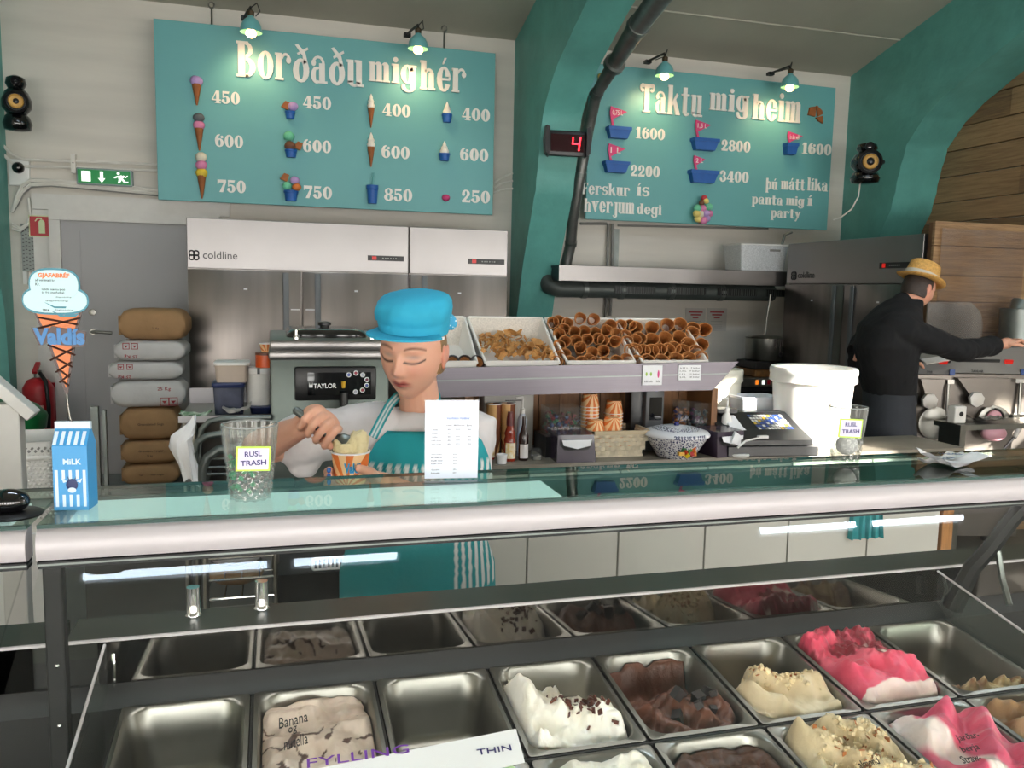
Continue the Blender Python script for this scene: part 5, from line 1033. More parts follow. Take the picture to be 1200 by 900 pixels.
w = wid(865, 911, 3.75, 465); z1 = wz(888, 464, 3.75); t = thing('food_tub', 'translucent white food tub behind the cash register', 'tub', (wx(888, 470, 3.75), 3.78, BZ)); h = z1 - BZ
MB().loft([[(a, b, z) for a, b in rrect(w * s, .16 * s, .02)] for s, z in ((.8, 0), (.97, h * .93), (1, h * .94), (1, h), (.95, h), (.78, .01))]).build('tub_body', mat('translucent_plastic', '#dfe3ea', .35, sss=.2), t, 50)
# ================================================================== EQUIPMENT ALONG THE BACK
M_fr = mat('fridge_steel', '#837d79', .30, 1, var=.12, scale=1.2, stretch=(6, 6, .6), bump=.02, bscale=6)
M_frh = mat('fridge_header_steel', '#8f8c8b', .33, 1, var=.06, scale=1.5)
M_hdl = mat('fridge_handle_strip', '#6f7274', .45, .5, var=.05); M_logo = mat('logo_black', '#1a1a1c', .4, var=0)
FZ = 2.02; HZ = wz(300, 317, 5.86)
def fridge(name, label, loc, rot, w, doors, depth=.78, logo=None, panel=None):
    t = thing(name, label, 'fridge', loc, rot)
    MB().bx(0, w, .03, depth, .08, FZ).build('body', M_fr, t)
    MB().bx(.002, w - .002, 0, .03, HZ + .006, FZ, bev=.004).build('header', M_frh, t)
    for x in (.06, w - .06):
        for y in (.1, depth - .08): MB().lathe([(.02, 0), (.03, .08)], 10, (x, y, 0)).build('foot', M_black, t)
    dw = w / doors
    for i in range(doors):
        a, b = i * dw + .004, (i + 1) * dw - .004
        d = MB().bx(a, b, -.015, .03, .12, HZ, bev=.006).build('door', M_fr, t, 30)
        hx = (b - .10) if (i == 0 and doors == 2) else (a + .10)
        MB().bx(hx - .02, hx + .02, -.028, -.015, .14, HZ - .01, bev=.004).build('handle', M_hdl, d, 30)
        MB().bx((a + b) / 2 - .012, (a + b) / 2 + .012, -.0165, -.015, HZ - .13, HZ - .118).build('sticker', M_paper, d)
        if doors == 2 and rot == 0:
            hx2 = (b - .06) if i == 0 else (a + .03); MB().bx(hx2 - .01, hx2 + .05, -.0165, -.0155, HZ - .26, HZ - .252).build('sticker', M_paper, d)
    if logo:
        lx, lz = logo
        for k in range(4):
            a = k * PI / 2 + PI / 4; MB().tube([(lx + .02 * math.cos(a) + .016 * math.cos(q), -.002, lz + .02 * math.sin(a) + .016 * math.sin(q)) for q in np.linspace(0, 2 * PI, 13)[:-1]], .005, 6, closed=True).build('logo_ring', M_logo, t)
        text('logo_lettering', 'coldline', lx + .055, lx + .27, lz - .02, lz + .03, -.0005, M_logo, t, .0, .002)
    if panel:
        a, b, z0, z1 = panel; q = MB().bx(a, b, -.004, 0, z0, z1).build('control_panel', M_black, t); MB().bx(a + .03, a + .06, -.006, -.004, z0 + .006, z1 - .006).build('display', mat('red_led', '#400808', .3, var=0, emit='#ff2010', es=.25), q)
        for k in range(6): MB().bx(a + .1 + k * .018, a + .11 + k * .018, -.006, -.004, (z0 + z1) / 2 - .004, (z0 + z1) / 2 + .004).build('button', M_grey, q)
    return t
lz = wz(225, 299, 5.86)
fridge('fridge', 'double-door stainless steel fridge behind the woman, under the left menu board', (-.535, 5.86, 0), 0, 1.455, 2, logo=(.045, lz), panel=(1.17, 1.42, wz(458, 306, 5.86), wz(458, 300, 5.86)))
fridge('fridge', 'single-door stainless steel fridge beside the teal rib', (.925, 5.86, 0), 0, .715, 1, panel=(.42, .69, wz(580, 310, 5.86), wz(580, 304, 5.86)))
fr = fridge('fridge', 'double-door stainless steel fridge behind the man in black', (4.1, 6.06, 0), -PI / 2, 1.5, 2, depth=.8, logo=(.10, 1.76), panel=(1.1, 1.42, 1.80, 1.84))
# ---- bags stacked on a rack
M_kraft = mat('kraft_paper', '#a37f58', .75, var=.08, scale=9, bump=.3, bscale=20); M_wbag = mat('white_paper_bag', '#cfcdcb', .65, var=.04, scale=9, bump=.35, bscale=18); M_redink = mat('red_print', '#a8323a', .6, var=0); M_brink = mat('brown_print', '#4a3524', .6, var=0)
BGY = 5.55
def bag(px0, px1, pt_, pb, m_, label, ink, txt, seed, pins=True, flip=False, Y=BGY):
    x0, x1 = wx(px0, (pt_ + pb) / 2, Y), wx(px1, (pt_ + pb) / 2, Y); z1, z0 = wz((px0 + px1) / 2, pt_, Y), wz((px0 + px1) / 2, pb, Y); w = x1 - x0; h = z1 - z0; d = .34
    t = thing('sack', label, 'sack', ((x0 + x1) / 2, Y, z0), random.uniform(-.05, .05), 'stacked sacks')
    n = 26; rings = []
    for k in range(15):
        u = -1 + 2 * k / 14; e = (1 - abs(u) ** 9 * .55); ring = []
        for j in range(n):
            a = 2 * PI * j / n; ca, sa = math.cos(a), math.sin(a); yy = math.copysign(abs(ca) ** .38, ca) * d / 2 * (.92 + .08 * e); zz = h / 2 + math.copysign(abs(sa) ** .42, sa) * h / 2 * e
            nn = (fbm(np.array([u * 2 + seed]), np.array([a * 1.3]), 2.2, 3, seed)[0] - .45) * .035
            ring.append((u * w / 2 * (1 + .3 * nn), yy * (1 + nn), max(.002, zz * (1 + nn * .8))))
        rings.append(ring)
    MB().loft(rings).build('bag_body', m_, t, 70)
    MB().bx(-w / 2 - .012, -w / 2 + .004, -d * .3, d * .3, h * .15, h * .75).build('bag_end_fold', m_, t)
    if txt:
        for i, (s, a, b, zf, hh) in enumerate(txt):
            q = text('print', s, a * w - w / 2, b * w - w / 2, h * zf, h * (zf + hh), -d / 2 * .985, ink, t, .01, .003, res=1)
            if flip: q.scale = (-1, 1, -1); q.location = (w * (a + b - 1), 0, h * (2 * zf + hh))
    if pins and m_ is M_wbag:
        for a in ((.12, .24) if not pins == 'r' else (.65, .77)):
            z0_ = .08 if pins == 'r' else .58; fr_ = MB(); cx = a * w - w / 2; s = h * .3; y = -d / 2 * .99
            for (xa, xb, za, zb) in ((0, s, 0, .004), (0, s, s - .004, s), (0, .004, 0, s), (s - .004, s, 0, s)): fr_.bx(cx + xa, cx + xb, y - .002, y, h * z0_ + za, h * z0_ + zb)
            fr_.prism([(cx + s * .2, h * z0_ + s * .6), (cx + s * .8, h * z0_ + s * .6), (cx + s * .5, h * z0_ + s * .25)], y - .002, y); stuff(fr_.build('care_symbol', M_redink, t))
bag(148, 212, 538, 562, M_kraft, 'bottom brown kraft sack of the stack by the door', M_brink, [('Granulated sugar', .3, .75, .45, .12)], 1)
bag(147, 211, 511, 538, M_kraft, 'second brown kraft sack from the bottom of the stack', M_brink, [('Granulated sugar', .3, .75, .5, .12), ('25 kg', .45, .55, .3, .12)], 2)
bag(146, 211, 474, 511, M_kraft, 'third brown kraft sack from the bottom, under the printed one', M_brink, [('Granulated Sugar', .3, .8, .45, .1)], 3)
bag(142, 212, 474, 511, M_kraft, 'x', M_brink, [], 3) if False else None
bag(143, 211, 473.5, 474.5, M_kraft, 'x', M_brink, [], 3) if False else None
bag(141, 212, 474.5 - 0.5, 475, M_kraft, 'x', M_brink, [], 3) if False else None
bag(135, 219, 442.5, 474, M_wbag, 'lowest of the three white sacks, marked 25 Kg', M_redink, [('25 Kg', .62, .8, .6, .16)], 5, 'r')
bag(132, 215, 421, 442.5, M_wbag, 'middle white sack of the three, with red care symbols', M_redink, [('25 Kg', .12, .3, .12, .2)], 6, True, True)
bag(140, 220, 397, 421, M_wbag, 'topmost white sack of the three, with red care symbols', M_redink, [('25 Kg', .14, .33, .15, .2)], 7, True, True)
bag(145, 221, 361, 397, M_kraft, 'brown kraft sack on the very top of the stack', M_brink, [('25 Kg', .5, .6, .34, .08)], 8)
zb = wz(180, 562, BGY); t = thing('pallet_rack', 'low steel rack carrying the stack of sacks', 'rack', (wx(180, 562, BGY), BGY, 0))
for x in (-.3, .3):
    for y in (-.2, .2): MB().bx(x - .015, x + .015, y - .015, y + .015, 0, zb - .02).build('leg', M_galv, t)
MB().bx(-.33, .33, -.22, .22, zb - .02, zb - .002).build('shelf', M_galv, t)
MB().bx(-.30, -.26, -.24, -.2, 0, wz(140, 470, BGY)).build('upright', M_galv, t); MB().bx(-.24, -.22, -.24, -.2, 0, wz(146, 474, BGY)).build('upright', M_galv, t)
# ---- soft ice machine behind the woman's arm
TY = 3.05; tx0, tx1 = wx(316, 420, TY), wx(456, 420, TY); t = thing('soft_ice_machine', 'stainless countertop shake machine with black control panel and black lid', 'machine', ((tx0 + tx1) / 2, TY, .0)); w = tx1 - tx0; z1 = wz(380, 412, TY); 
MB().bx(-w / 2, w / 2, 0, .7, .3, z1 - .02, bev=.01).build('body', mat('machine_steel', '#5f6763', .35, .9, var=.1, scale=5), t, 30)
MB().bx(-w / 2 - .004, w / 2 + .004, -.012, .7, z1 - .03, z1 + .004, bev=.008).build('top_band', M_frh, t, 30)
MB().bx(-w / 2, w / 2, .0, .7, z1 + .004, z1 + .04, bev=.008).build('top_plate', M_frh, t, 30)
MB().loft([[(a, b + .36, z) for a, b in rrect(.30 * s, .42 * s, .05)] for s, z in ((1, z1 + .04), (1, z1 + .052), (.92, z1 + .066), (.6, z1 + .07))]).build('hopper_lid', M_blackgloss, t, 40)
MB().lathe([(.018, z1 + .06), (.016, z1 + .075), (.026, z1 + .078), (.026, z1 + .09), (.012, z1 + .093)], 14, (0, .36, 0)).build('lid_knob', M_black, t, 40)
for x in (-w * .28, w * .36): MB().lathe([(.012, z1 + .03), (.012, z1 + .05), (.006, z1 + .055), (.006, z1 + .075)], 10, (x, .04, 0)).build('thumb_screw', M_chrome, t, 40)
pa, pb = wx(345, 450, TY) - (tx0 + tx1) / 2, wx(440, 450, TY) - (tx0 + tx1) / 2; za, zb_ = wz(390, 468, TY), wz(390, 429, TY)
cpn = MB().bx(pa, pb, -.03, .0, za, zb_, bev=.008).build('control_panel', M_black, t, 30)
MB().bx(pa + .045, pb - .02, -.033, -.029, za + .02, zb_ - .02).build('screen', M_blackgloss, cpn)
text('maker_lettering', 'TAYLOR', pa + .065, pa + .145, za + .045, za + .062, -.0335, M_paper, cpn, .02, .001); MB().prism([(pa + .05, za + .048), (pa + .062, za + .048), (pa + .062, za + .066), (pa + .058, za + .056), (pa + .056, za + .066), (pa + .053, za + .056), (pa + .05, za + .066)], -.0345, -.0335).build('crown', M_paper, cpn)
for k in range(7):
    a = math.radians(125 - k * 36); x = pb - .075 + .042 * math.cos(a); z = (za + zb_) / 2 + .034 * math.sin(a) + .004; MB().tube([(x + .0075 * math.cos(q), -.0345, z + .0075 * math.sin(q)) for q in np.linspace(0, 2 * PI, 13)[:-1]], .0018, 6, closed=True).build('button_ring', M_paper, cpn); MB().ball((x, -.0335, z), (.0055, .0015, .0055), 10, 6).build('button', mat('button_' + '0123'[k % 4], ('#5a6ab0', '#a03a4a', '#c0c4d0', '#7a3a50')[k % 4], .4), cpn, 60)
MB().lathe([(.006, 0), (.008, .024), (.007, .024)], 10, (pb - .118, -.036, za + .045)).build('cup_icon', mat('yellow_icon', '#d8a92a', .4), cpn)
MB().tube([(pa + .17, -.05, za + .03), (pa + .17, -.055, za - .03)], .014, 10).build('nozzle', M_black, t, 40)
MB().bx(-w * .3, w * .3, -.10, 0, .86, .9).build('drip_tray', M_steel2, t); MB().bx(-w / 2 + .02, w / 2 - .02, 0.0, .6, 0, .3).build('stand', M_black, t)
# ---- left work cart with tubs
LY = 3.15; t = thing('prep_cart', 'steel prep cart with rounded tube rails left of the shake machine', 'cart', (wx(265, 500, LY), LY, 0)); cz_ = wz(265, 489, LY)
lx0, lx1 = wx(210, 489, LY) - wx(265, 500, LY), wx(309, 489, LY) - wx(265, 500, LY)
MB().bx(lx0, lx1 - .004, -.03, .4, cz_ - .012, cz_).build('top_shelf', M_steel2, t); MB().bx(lx0, lx1 - .004, -.035, -.03, cz_ - .012, cz_ + .012).build('shelf_lip', M_alu, t); MB().bx(lx0, lx1 - .004, .4, .405, cz_ - .012, cz_ + .06).build('shelf_lip', M_alu, t)
for x in (lx0 + .02, lx1 - .03):
    for y in (0, .37): MB().tube([(x, y, 0), (x, y, cz_ - .012)], .012, 8).build('leg', M_steel2, t, 40)
for k, z in enumerate((.25, .6)): MB().bx(lx0, lx1, -.02, .39, z, z + .01).build('shelf', M_steel2, t)
def arcrail(pts, Y, r, nm): MB().tube([at(a, b, Y) - t.location for a, b in pts], r, 10).build(nm, M_galv, t, 50)
arcrail([(233, 600), (233, 520), (236, 503), (245, 494), (258, 491), (318, 489)], LY - .12, .010, 'tube_rail'); arcrail([(228, 600), (228, 535), (231, 518), (242, 511), (262, 508), (300, 507)], LY - .18, .012, 'tube_rail'); arcrail([(235, 600), (237, 550), (243, 536), (256, 527), (275, 525), (300, 524)], LY - .22, .016, 'tube_rail')
for y_ in (538, 548, 556): arcrail([(240, y_), (300, y_ - 2)], LY - .16, .004, 'wire')
CYc = LY + .05; zc_ = cz_ + .001
def tubbox(px0, px1, pt_, pb, label, m_, lidm, Y=CYc, z0=None, d=.13, lid=True):
    w = wid(px0, px1, Y, pt_); z0 = wz(px0, pb, Y) if z0 is None else z0; z1 = wz(px0, pt_, Y); h = z1 - z0; t = thing('food_tub', label, 'tub', (wx((px0 + px1) / 2, pt_, Y), Y + d / 2, z0))
    MB().loft([[(a, b, z) for a, b in rrect(w * s, d * s, .015)] for s, z in ((.86, 0), (.95, h * .88))]).build('tub_body', m_, t, 40)
    if lid: MB().loft([[(a, b, z) for a, b in rrect(w * s, d * s, .015)] for s, z in ((1, h * .85), (1.02, h * .87), (1.02, h * .97), (.97, h))]).build('lid', lidm, t, 40)
    return t, z1
M_beige = mat('beige_tub', '#b9a99a', .4, var=.05); M_pw = mat('plastic_white', '#dddad4', .4); M_nvy = mat('navy_tub', '#1f2c58', .35, var=.08); M_smoke = mat('smoky_tub', '#4a4e60', .25, var=.15, scale=20)
_, z1 = tubbox(248, 287, 449, 489, 'smoky clear tub with navy lid, printed packets inside', M_smoke, M_nvy, z0=zc_); tubbox(250, 292, 425, 449, 'cream tub with white lid standing on the navy-lidded tub', M_beige, M_pw, z0=z1 + .001)
_, z2 = tubbox(292, 320, 477, 489, 'flat navy tub under the white pail', M_nvy, M_nvy, z0=zc_)
p = at(304, 477, CYc + .05); t = thing('pail', 'small white pail with handle on the navy tub', 'pail', (p.x, p.y + .02, z2 + .001)); h = hgt(434, 477, 304, CYc + .05); r = wid(288, 322, CYc + .05, 450) / 2
MB().lathe([(r * .88, 0), (r * .95, h * .85), (r, h * .86), (r, h * .97), (r * .95, h)], 28).build('pail_body', M_pw, t, 40); MB().bx(-.006, .004, -r - .003, -r + .003, h * .86, h * 1.03).build('latch', M_black, t)
t2 = thing('cookie_tin', 'orange round tin on the white pail lid', 'tin', (p.x + .025, p.y + .03, z2 + .002 + h)); h2 = hgt(417, 434, 304, CYc + .05); r2 = r * .72; MB().lathe([(r2, 0), (r2, h2), (r2 * .9, h2)], 26).build('tin_body', mat('orange_tin', '#d2561f', .4, var=.05), t2, 40); MB().lathe([(r2 * 1.03, h2 * .85), (r2 * 1.03, h2), (r2 * .9, h2 * 1.02)], 26).build('tin_lid', mat('tin_brown', '#5a2a14', .4), t2, 40)
t3 = thing('paper_cup', 'orange striped paper cup standing on the orange tin', 'cup', (p.x + .03, p.y + .03, z2 + .003 + h + h2 * 1.02)); cup_part(t3, .027, .032, False)
tag(crumple(14, 12, .05, .045, .07, 9, .03).build('plastic_bag', mat('crinkled_clear_plastic', '#a9a49e', .3, var=.1), None, 70, loc=(at(277, 485, LY - .0).x, LY + .01, zc_)), 'crumpled clear plastic bag on the cart shelf', 'bag')
tag(crumple(14, 10, .055, .04, .045, 12, .01).build('sweet_packet', mat('green_packet', '#2f7a3c', .35, var=.6, scale=40, col2='#d9e2d2'), None, 70, loc=(at(228, 485, LY).x, LY + .03, zc_)), 'open green sweet packet on the cart shelf', 'packet')
q = MB(); rows = []
for k, (px, py, wv, dy) in enumerate(((228, 492, .004, .0), (223, 503, .012, .01), (216, 512, .03, .02), (214, 524, .034, .02), (219, 540, .026, .02), (224, 565, .02, .015))):
    c_ = at(px, py, LY - .28); rows.append([(c_.x + wv * math.cos(a) * (1 + .3 * math.sin(3 * a + k * 1.7) + .15 * math.sin(7 * a + k)), c_.y + (dy + .01) * math.sin(a) * (1 + .2 * math.cos(5 * a)), c_.z + .018 * math.sin(2 * a + k)) for a in np.linspace(0, 2 * PI, 17)[:-1]])
o = tag(q.loft(rows).build('paper_bag', M_paper, None, 35), 'crumpled white paper bag hanging on the cart rail', 'bag')
# ---- items at the far left: rail, basket, bin, extinguisher
RY = 2.9; t = thing('stair_rail', 'white painted wooden newel post with a sloping handrail', 'railing', (at(15, 560, RY).x, RY, 0)); M_wp = mat('white_gloss_paint', '#d9d7d2', .35, var=.03)
zt_ = wz(15, 472, RY); MB().bx(-.034, .034, -.03, .03, 0, zt_, bev=.004).build('post', M_wp, t)
a = at(-25, 432, RY) - t.location; b = at(40, 487, RY) - t.location; MB().box((a + b) / 2, ((b - a).length, .07, .035), (0, math.atan2(a.z - b.z, b.x - a.x), 0), bev=.004).build('handrail', M_wp, t)
BYs = 3.5; x0, x1 = wx(-30, 530, BYs), wx(62, 530, BYs); zt_ = wz(30, 518, BYs); t = thing('laundry_basket', 'white plastic basket with a woven pattern behind the newel post', 'basket', ((x0 + x1) / 2, BYs + .15, .0)); w = x1 - x0
tag(MB().bx((x0 + x1) / 2 - w * .6, (x0 + x1) / 2 + w * .55, BYs, BYs + .4, 0, zt_ - .36).build('low_bench', M_white), 'plain low bench under the woven white basket', 'bench'); t.location.z = zt_ - .359; hb = .358
MB().loft([[(a, b, z) for a, b in rrect(w * s, .3 * s, .03)] for s, z in ((.86, 0), (.99, hb * .8), (.99, hb * .82), (.95, hb * .82), (.84, .01))]).build('basket_body', M_white, t, 40)
MB().loft([[(a, b, z) for a, b in rrect(w * s, .3 * s, .03)] for s, z in ((1, hb * .8), (1.02, hb * .81), (1.02, hb * .84), (1.0, hb * .85), (1.0, hb * .98), (1.015, hb), (.97, hb), (.95, hb * .8))], False).build('rim', M_white, t, 40)
wv = MB()
for i in range(16):
    for j in range(18): wv.ball((-w * .47 + i * w * .0625 + (j % 2) * w * .03, -.142 - .006 * j / 18, .06 + j * hb * .041), (w * .026, .006, .0055), 6, 4)
stuff(wv.build('weave_bumps', M_white, t)); ho = MB()
for i in range(24): ho.box((-w * .48 + i * w * .042, -.1525, hb * (.9 + .03 * (i % 2))), (.008, .003, .01), (0, .6 * (i % 2 * 2 - 1), 0))
stuff(ho.build('rim_holes', M_grey, t))
p = at(36, 500, 6.1); t = thing('waste_bin', 'dark bin with a green liner beside the fire extinguisher', 'bin', (p.x - .12, 5.9, 0)); zt_ = wz(30, 470, 5.9)
MB().lathe([(.2, 0), (.24, zt_ - .12), (.24, zt_ - .1), (.2, zt_ - .1)], 26).build('bin_body', M_black, t, 40); MB().lathe([(.25, zt_ - .18), (.262, zt_ - .1), (.255, zt_ - .08), (.2, zt_ - .02), (.1, zt_ + .01)], 26, flute=lambda a, z: .03 * math.sin(a * 2 * PI * 9)).build('liner', mat('green_bag', '#1f7a42', .35, var=.1), t, 60)
p = at(41, 470, 6.45); t = thing('fire_extinguisher', 'red fire extinguisher with black hose on the wall', 'extinguisher', (p.x, 6.55, wz(41, 525, 6.5))); h = wz(41, 443, 6.5) - wz(41, 525, 6.5); r = .1
MB().lathe([(r * .9, 0), (r, .03), (r, h * .85), (r * .7, h * .96), (r * .25, h)], 26).build('cylinder', M_red, t, 50); MB().lathe([(.025, h), (.025, h + .05)], 12).build('valve', M_steel2, t); MB().box((0, -.03, h + .07), (.03, .12, .02), (.5, 0, 0)).build('lever', M_red, t); MB().tube([(.02, -.02, h + .03), (.07, -.09, h - .02), (.085, -.1, h - .2), (.08, -.1, h * .3)], .014, 10).build('hose', M_black, t, 50); MB().bx(-.04, .05, -r - .003, -r + .02, h * .25, h * .62).build('label_sheet', mat('extinguisher_label', '#d9a9a4', .5, var=.2), t)
MB().bx(-.1, .1, .09, .15, .1, h * .9).build('bracket', M_red, t)
# ---- signs and electrics on the wall
p = [at(a, b, 6.62) for a, b in ((91, 198), (153, 217))]; t = thing('exit_sign', 'green illuminated emergency exit sign with running man and arrow', 'sign', ((p[0].x + p[1].x) / 2, 6.62, p[1].z)); w = p[1].x - p[0].x; h = p[0].z - p[1].z
MB().bx(-w / 2 - .012, w / 2 + .012, .002, .075, -.012, h + .012, bev=.008).build('housing', mat('clear_grey_plastic', '#8fa0a0', .25, var=.05), t, 30); MB().bx(-w / 2, w / 2, -.004, .003, 0, h).build('face', mat('exit_green', '#0f6a36', .4, var=0, emit='#0f7a3c', es=.25), t)
M_exw = mat('exit_white', '#f2f6f0', .4, var=0, emit='#f4fff4', es=.5); MB().bx(-w * .43, -w * .26, -.006, -.004, h * .12, h * .88).build('door_pictogram', M_exw, t); MB().prism([(-w * .08, h * .9), (-w * .02, h * .9), (-w * .02, h * .4), (.02 * w, h * .4), (-w * .05, h * .08), (-w * .12, h * .4), (-w * .08, h * .4)], -.006, -.004).build('arrow', M_exw, t)
rm = MB()
for pl in ([(.27, .62), (.33, .7), (.38, .55), (.33, .35), (.27, .42)], [(.28, .42), (.33, .36), (.30, .12), (.26, .1)], [(.33, .36), (.36, .42), (.41, .22), (.46, .24), (.46, .16), (.38, .12)], [(.27, .66), (.2, .55), (.18, .46), (.21, .45), (.28, .56)], [(.36, .7), (.42, .6), (.44, .7), (.46, .64), (.41, .5), (.36, .6)]): rm.prism([(a * w, b * h) for a, b in pl], -.006, -.004)
rm.ball((.27 * w, -.005, .82 * h), (.03 * w, .001, .1 * h), 10, 6); stuff(rm.build('running_man', M_exw, t))
p = at(47, 265, 6.63); t = thing('extinguisher_sign', 'square red fire extinguisher sign beside the door', 'sign', (p.x, 6.645, p.z)); s = .075
MB().bx(-s, s, -.002, .004, -s, s).build('border', mat('sign_cream', '#cfd6a8', .5, var=0), t); MB().bx(-s + .008, s - .008, -.004, -.002, -s + .008, s - .008).build('face', M_red, t)
pic = MB(); pic.bx(-.012, .028, -.006, -.004, -.05, .03); pic.prism([(-.012, .03), (.028, .03), (.016, .045), (0, .045)], -.006, -.004); pic.prism([(.01, .045), (.01, .058), (-.02, .058), (-.036, .035), (-.03, .032), (-.016, .05), (.0, .05)], -.006, -.004); stuff(pic.build('pictogram', mat('sign_cream2', '#d3dcae', .5, var=0), t))
p = at(22, 202, 6.66); t = thing('wall_camera', 'small white wall box with a black round lens', 'camera', (p.x, 6.7, p.z)); MB().bx(-.065, .065, -.04, 0, -.09, .09, bev=.006).build('box', M_white, t); MB().ball((0, -.05, .03), .04, 16, 10).build('lens', M_blackgloss, t, 60)
M_cab = mat('white_cable', '#e4e0d8', .45, var=.05); M_cabg = mat('grey_cable', '#8b8984', .5)
def cable(pts, Y, r, label, m_=None, grp=None): return tag(MB().tube([at(a, b, Y) for a, b in pts], r, 7).build('cable', m_ or M_cab, None, 50), label, 'cable', grp)
cable([(3, 170), (14, 181), (28, 187), (90, 189), (186, 193)], 6.66, .011, 'upper white cable running along the wall above the exit sign'); cable([(3, 180), (14, 191), (30, 195), (90, 196), (186, 200)], 6.66, .011, 'lower white cable running along the wall above the exit sign')
for i in range(6):
    d = i * 2.3; cable([(14, 249 - d * .2), (20, 240 - d), (26, 228 - d), (36, 219 - d * .75), (60, 217.5 - d * .55), (100, 221 - d * .6), (186, 229 - d * .6)], 6.655 - .006 * (i % 3), .0085, ['lowest', 'second', 'third', 'fourth', 'fifth', 'uppermost'][i] + ' cable of the white bundle bending above the door', M_cab if i % 3 else M_cabg, 'cable bundle over the door')
for i in range(3): cable([(14, 268 - i * 3), (24, 271 - i * 2), (32, 264 - i), (36, 252), (34, 240 + i * 3), (33, 232 + i * 2)], 6.65, .008, ['outer', 'middle', 'inner'][i] + ' loop of white cable left of the extinguisher sign', M_cab, 'cable loops')
p0, p1 = at(24, 262, 6.68), at(42, 318, 6.68); t = thing('cable_tray', 'perforated steel cable tray below the extinguisher sign', 'tray', ((p0.x + p1.x) / 2, 6.69, p1.z)); w = p1.x - p0.x; h = p0.z - p1.z
MB().bx(-w / 2, w / 2, -.01, .01, 0, h).build('tray_plate', M_galv, t); ho = MB()
for i in range(4):
    for j in range(12): ho.bx(-w * .42 + i * w * .23, -w * .42 + i * w * .23 + w * .13, -.0115, -.01, h * (.03 + j * .08) + (i % 2) * h * .02, h * (.05 + j * .08) + (i % 2) * h * .02)
stuff(ho.build('slots', M_black, t)); q = tag(MB().bx(at(27, 320, 6.66).x, at(32, 330, 6.66).x, 6.655, 6.7, wz(29, 333, 6.66), wz(29, 318, 6.66)).build('socket_box', M_white), 'small white socket box under the cable tray', 'socket')
t = thing('pipe_clamp', 'white clamp holding the two cables above the exit sign', 'clamp', at(86, 191, 6.65)); MB().bx(-.015, .015, -.012, .045, -.07, .06).build('strap', M_cab, t); MB().ball((0, -.014, 0), (.005, .004, .005), 8, 5).build('screw', M_black, t)
# speakers
def speaker(px0, px1, pt_, pb, Y, label, rot, anchor):
    w = wx(px1, (pt_ + pb) / 2, Y) - wx(px0, (pt_ + pb) / 2, Y); z1, z0 = wz(px0, pt_, Y), wz(px0, pb, Y); h = z1 - z0; t = thing('speaker', label, 'speaker', (wx((px0 + px1) / 2, (pt_ + pb) / 2, Y), Y, z0), rot); r = w / 2
    MB().lathe([(r * .3, 0), (r * .85, h * .03), (r * .95, h * .14), (r * .8, h * .26), (r * .62, h * .31), (r * .95, h * .42), (r * .98, h * .55), (r * .75, h * .70), (r * .5, h * .76), (r * .68, h * .85), (r * .6, h * .95), (r * .2, h)], 26).build('body', M_blackgloss, t, 70)
    MB().lathe([(r * .74, 0), (r * .78, .02), (r * .62, .03), (r * .58, .012)], 26, (0, -r * .92, h * .49), Matrix.Rotation(PI / 2, 3, 'X')).build('driver_ring', M_black, t, 50)
    MB().lathe([(r * .50, .022), (r * .47, .03), (r * .27, .012), (r * .2, .01)], 26, (0, -r * .97, h * .49), Matrix.Rotation(PI / 2, 3, 'X')).build('driver_cone', mat('kevlar_yellow', '#c79a4e', .5, var=.1), t, 50)
    MB().ball((0, -r * 1.1, h * .49), (r * .27, r * .16, r * .27), 14, 8).build('dust_cap', M_black, t, 60); MB().lathe([(r * .3, 0), (r * .28, .02), (r * .1, .0)], 18, (0, -r * .66, h * .87), Matrix.Rotation(PI / 2, 3, 'X')).build('tweeter', M_black, t, 50)
    MB().tube([(0, 0, h * .5), anchor], .02, 8).build('bracket', M_black, t, 40); return t
speaker(1, 38, 87, 153, 6.35, 'black three-lobed speaker on the white wall, left edge', math.radians(12), (0, .33, .28)); speaker(1000, 1030, 166, 215, 5.9, 'black three-lobed speaker on the right teal rib', math.radians(-25), (.2, .28, .22))
cable([(1008, 214), (1006, 230), (998, 245), (985, 255), (976, 258)], 5.95, .006, 'thin white cable hanging from the right speaker')
# ---- ducts, extraction shelf, LED number
M_duct2 = mat('bright_duct', '#8a8b88', .38, .8, var=.15, scale=8); M_duct = mat('dull_duct', '#4e5552', .45, .25, var=.12, scale=8)
t = thing('ventilation_duct', 'galvanised ventilation duct climbing beside the teal rib', 'duct', (2.3, 6.3, 1.6)); cpt = []
for px, py, Y in ((655, 340, 6.5), (657, 320, 6.5), (665, 285, 6.45), (667, 255, 6.3), (676, 205, 6.2), (686, 150, 6.1), (695, 110, 5.95), (712, 75, 5.72), (740, 30, 5.3), (770, -10, 4.9), (850, -110, 4.1)): cpt.append(at(px + (4 if py > 90 else 8), py, Y) - t.location)
MB().tube(cpt, [.045] * 4 + [.042] * 3 + [.055, .07, .075, .08], 16).build('pipe', M_duct2, t, 60)
for i in (2, 4, 6, 7, 8):
    d = (cpt[i + 1] - cpt[i]).normalized() * .02; MB().tube([cpt[i] - d, cpt[i] + d], .05 if i < 7 else .078, 16).build('collar', M_galv, t, 40)
HY = 6.15; hx0, hx1 = wx(655, 320, HY), wx(922, 325, HY); hz1, hz0 = wz(780, 314, HY), wz(780, 332, HY); t = thing('extraction_shelf', 'long stainless steel wall shelf above the vent duct', 'shelf', ((hx0 + hx1) / 2, HY, hz0)); w = hx1 - hx0; h = hz1 - hz0
MB().bx(-w / 2, w / 2, 0, .015, 0, h, bev=.003).build('front_face', M_frh, t); MB().bx(-w / 2, w / 2, .015, .55, h - .02, h - .004).build('top', M_steel, t)
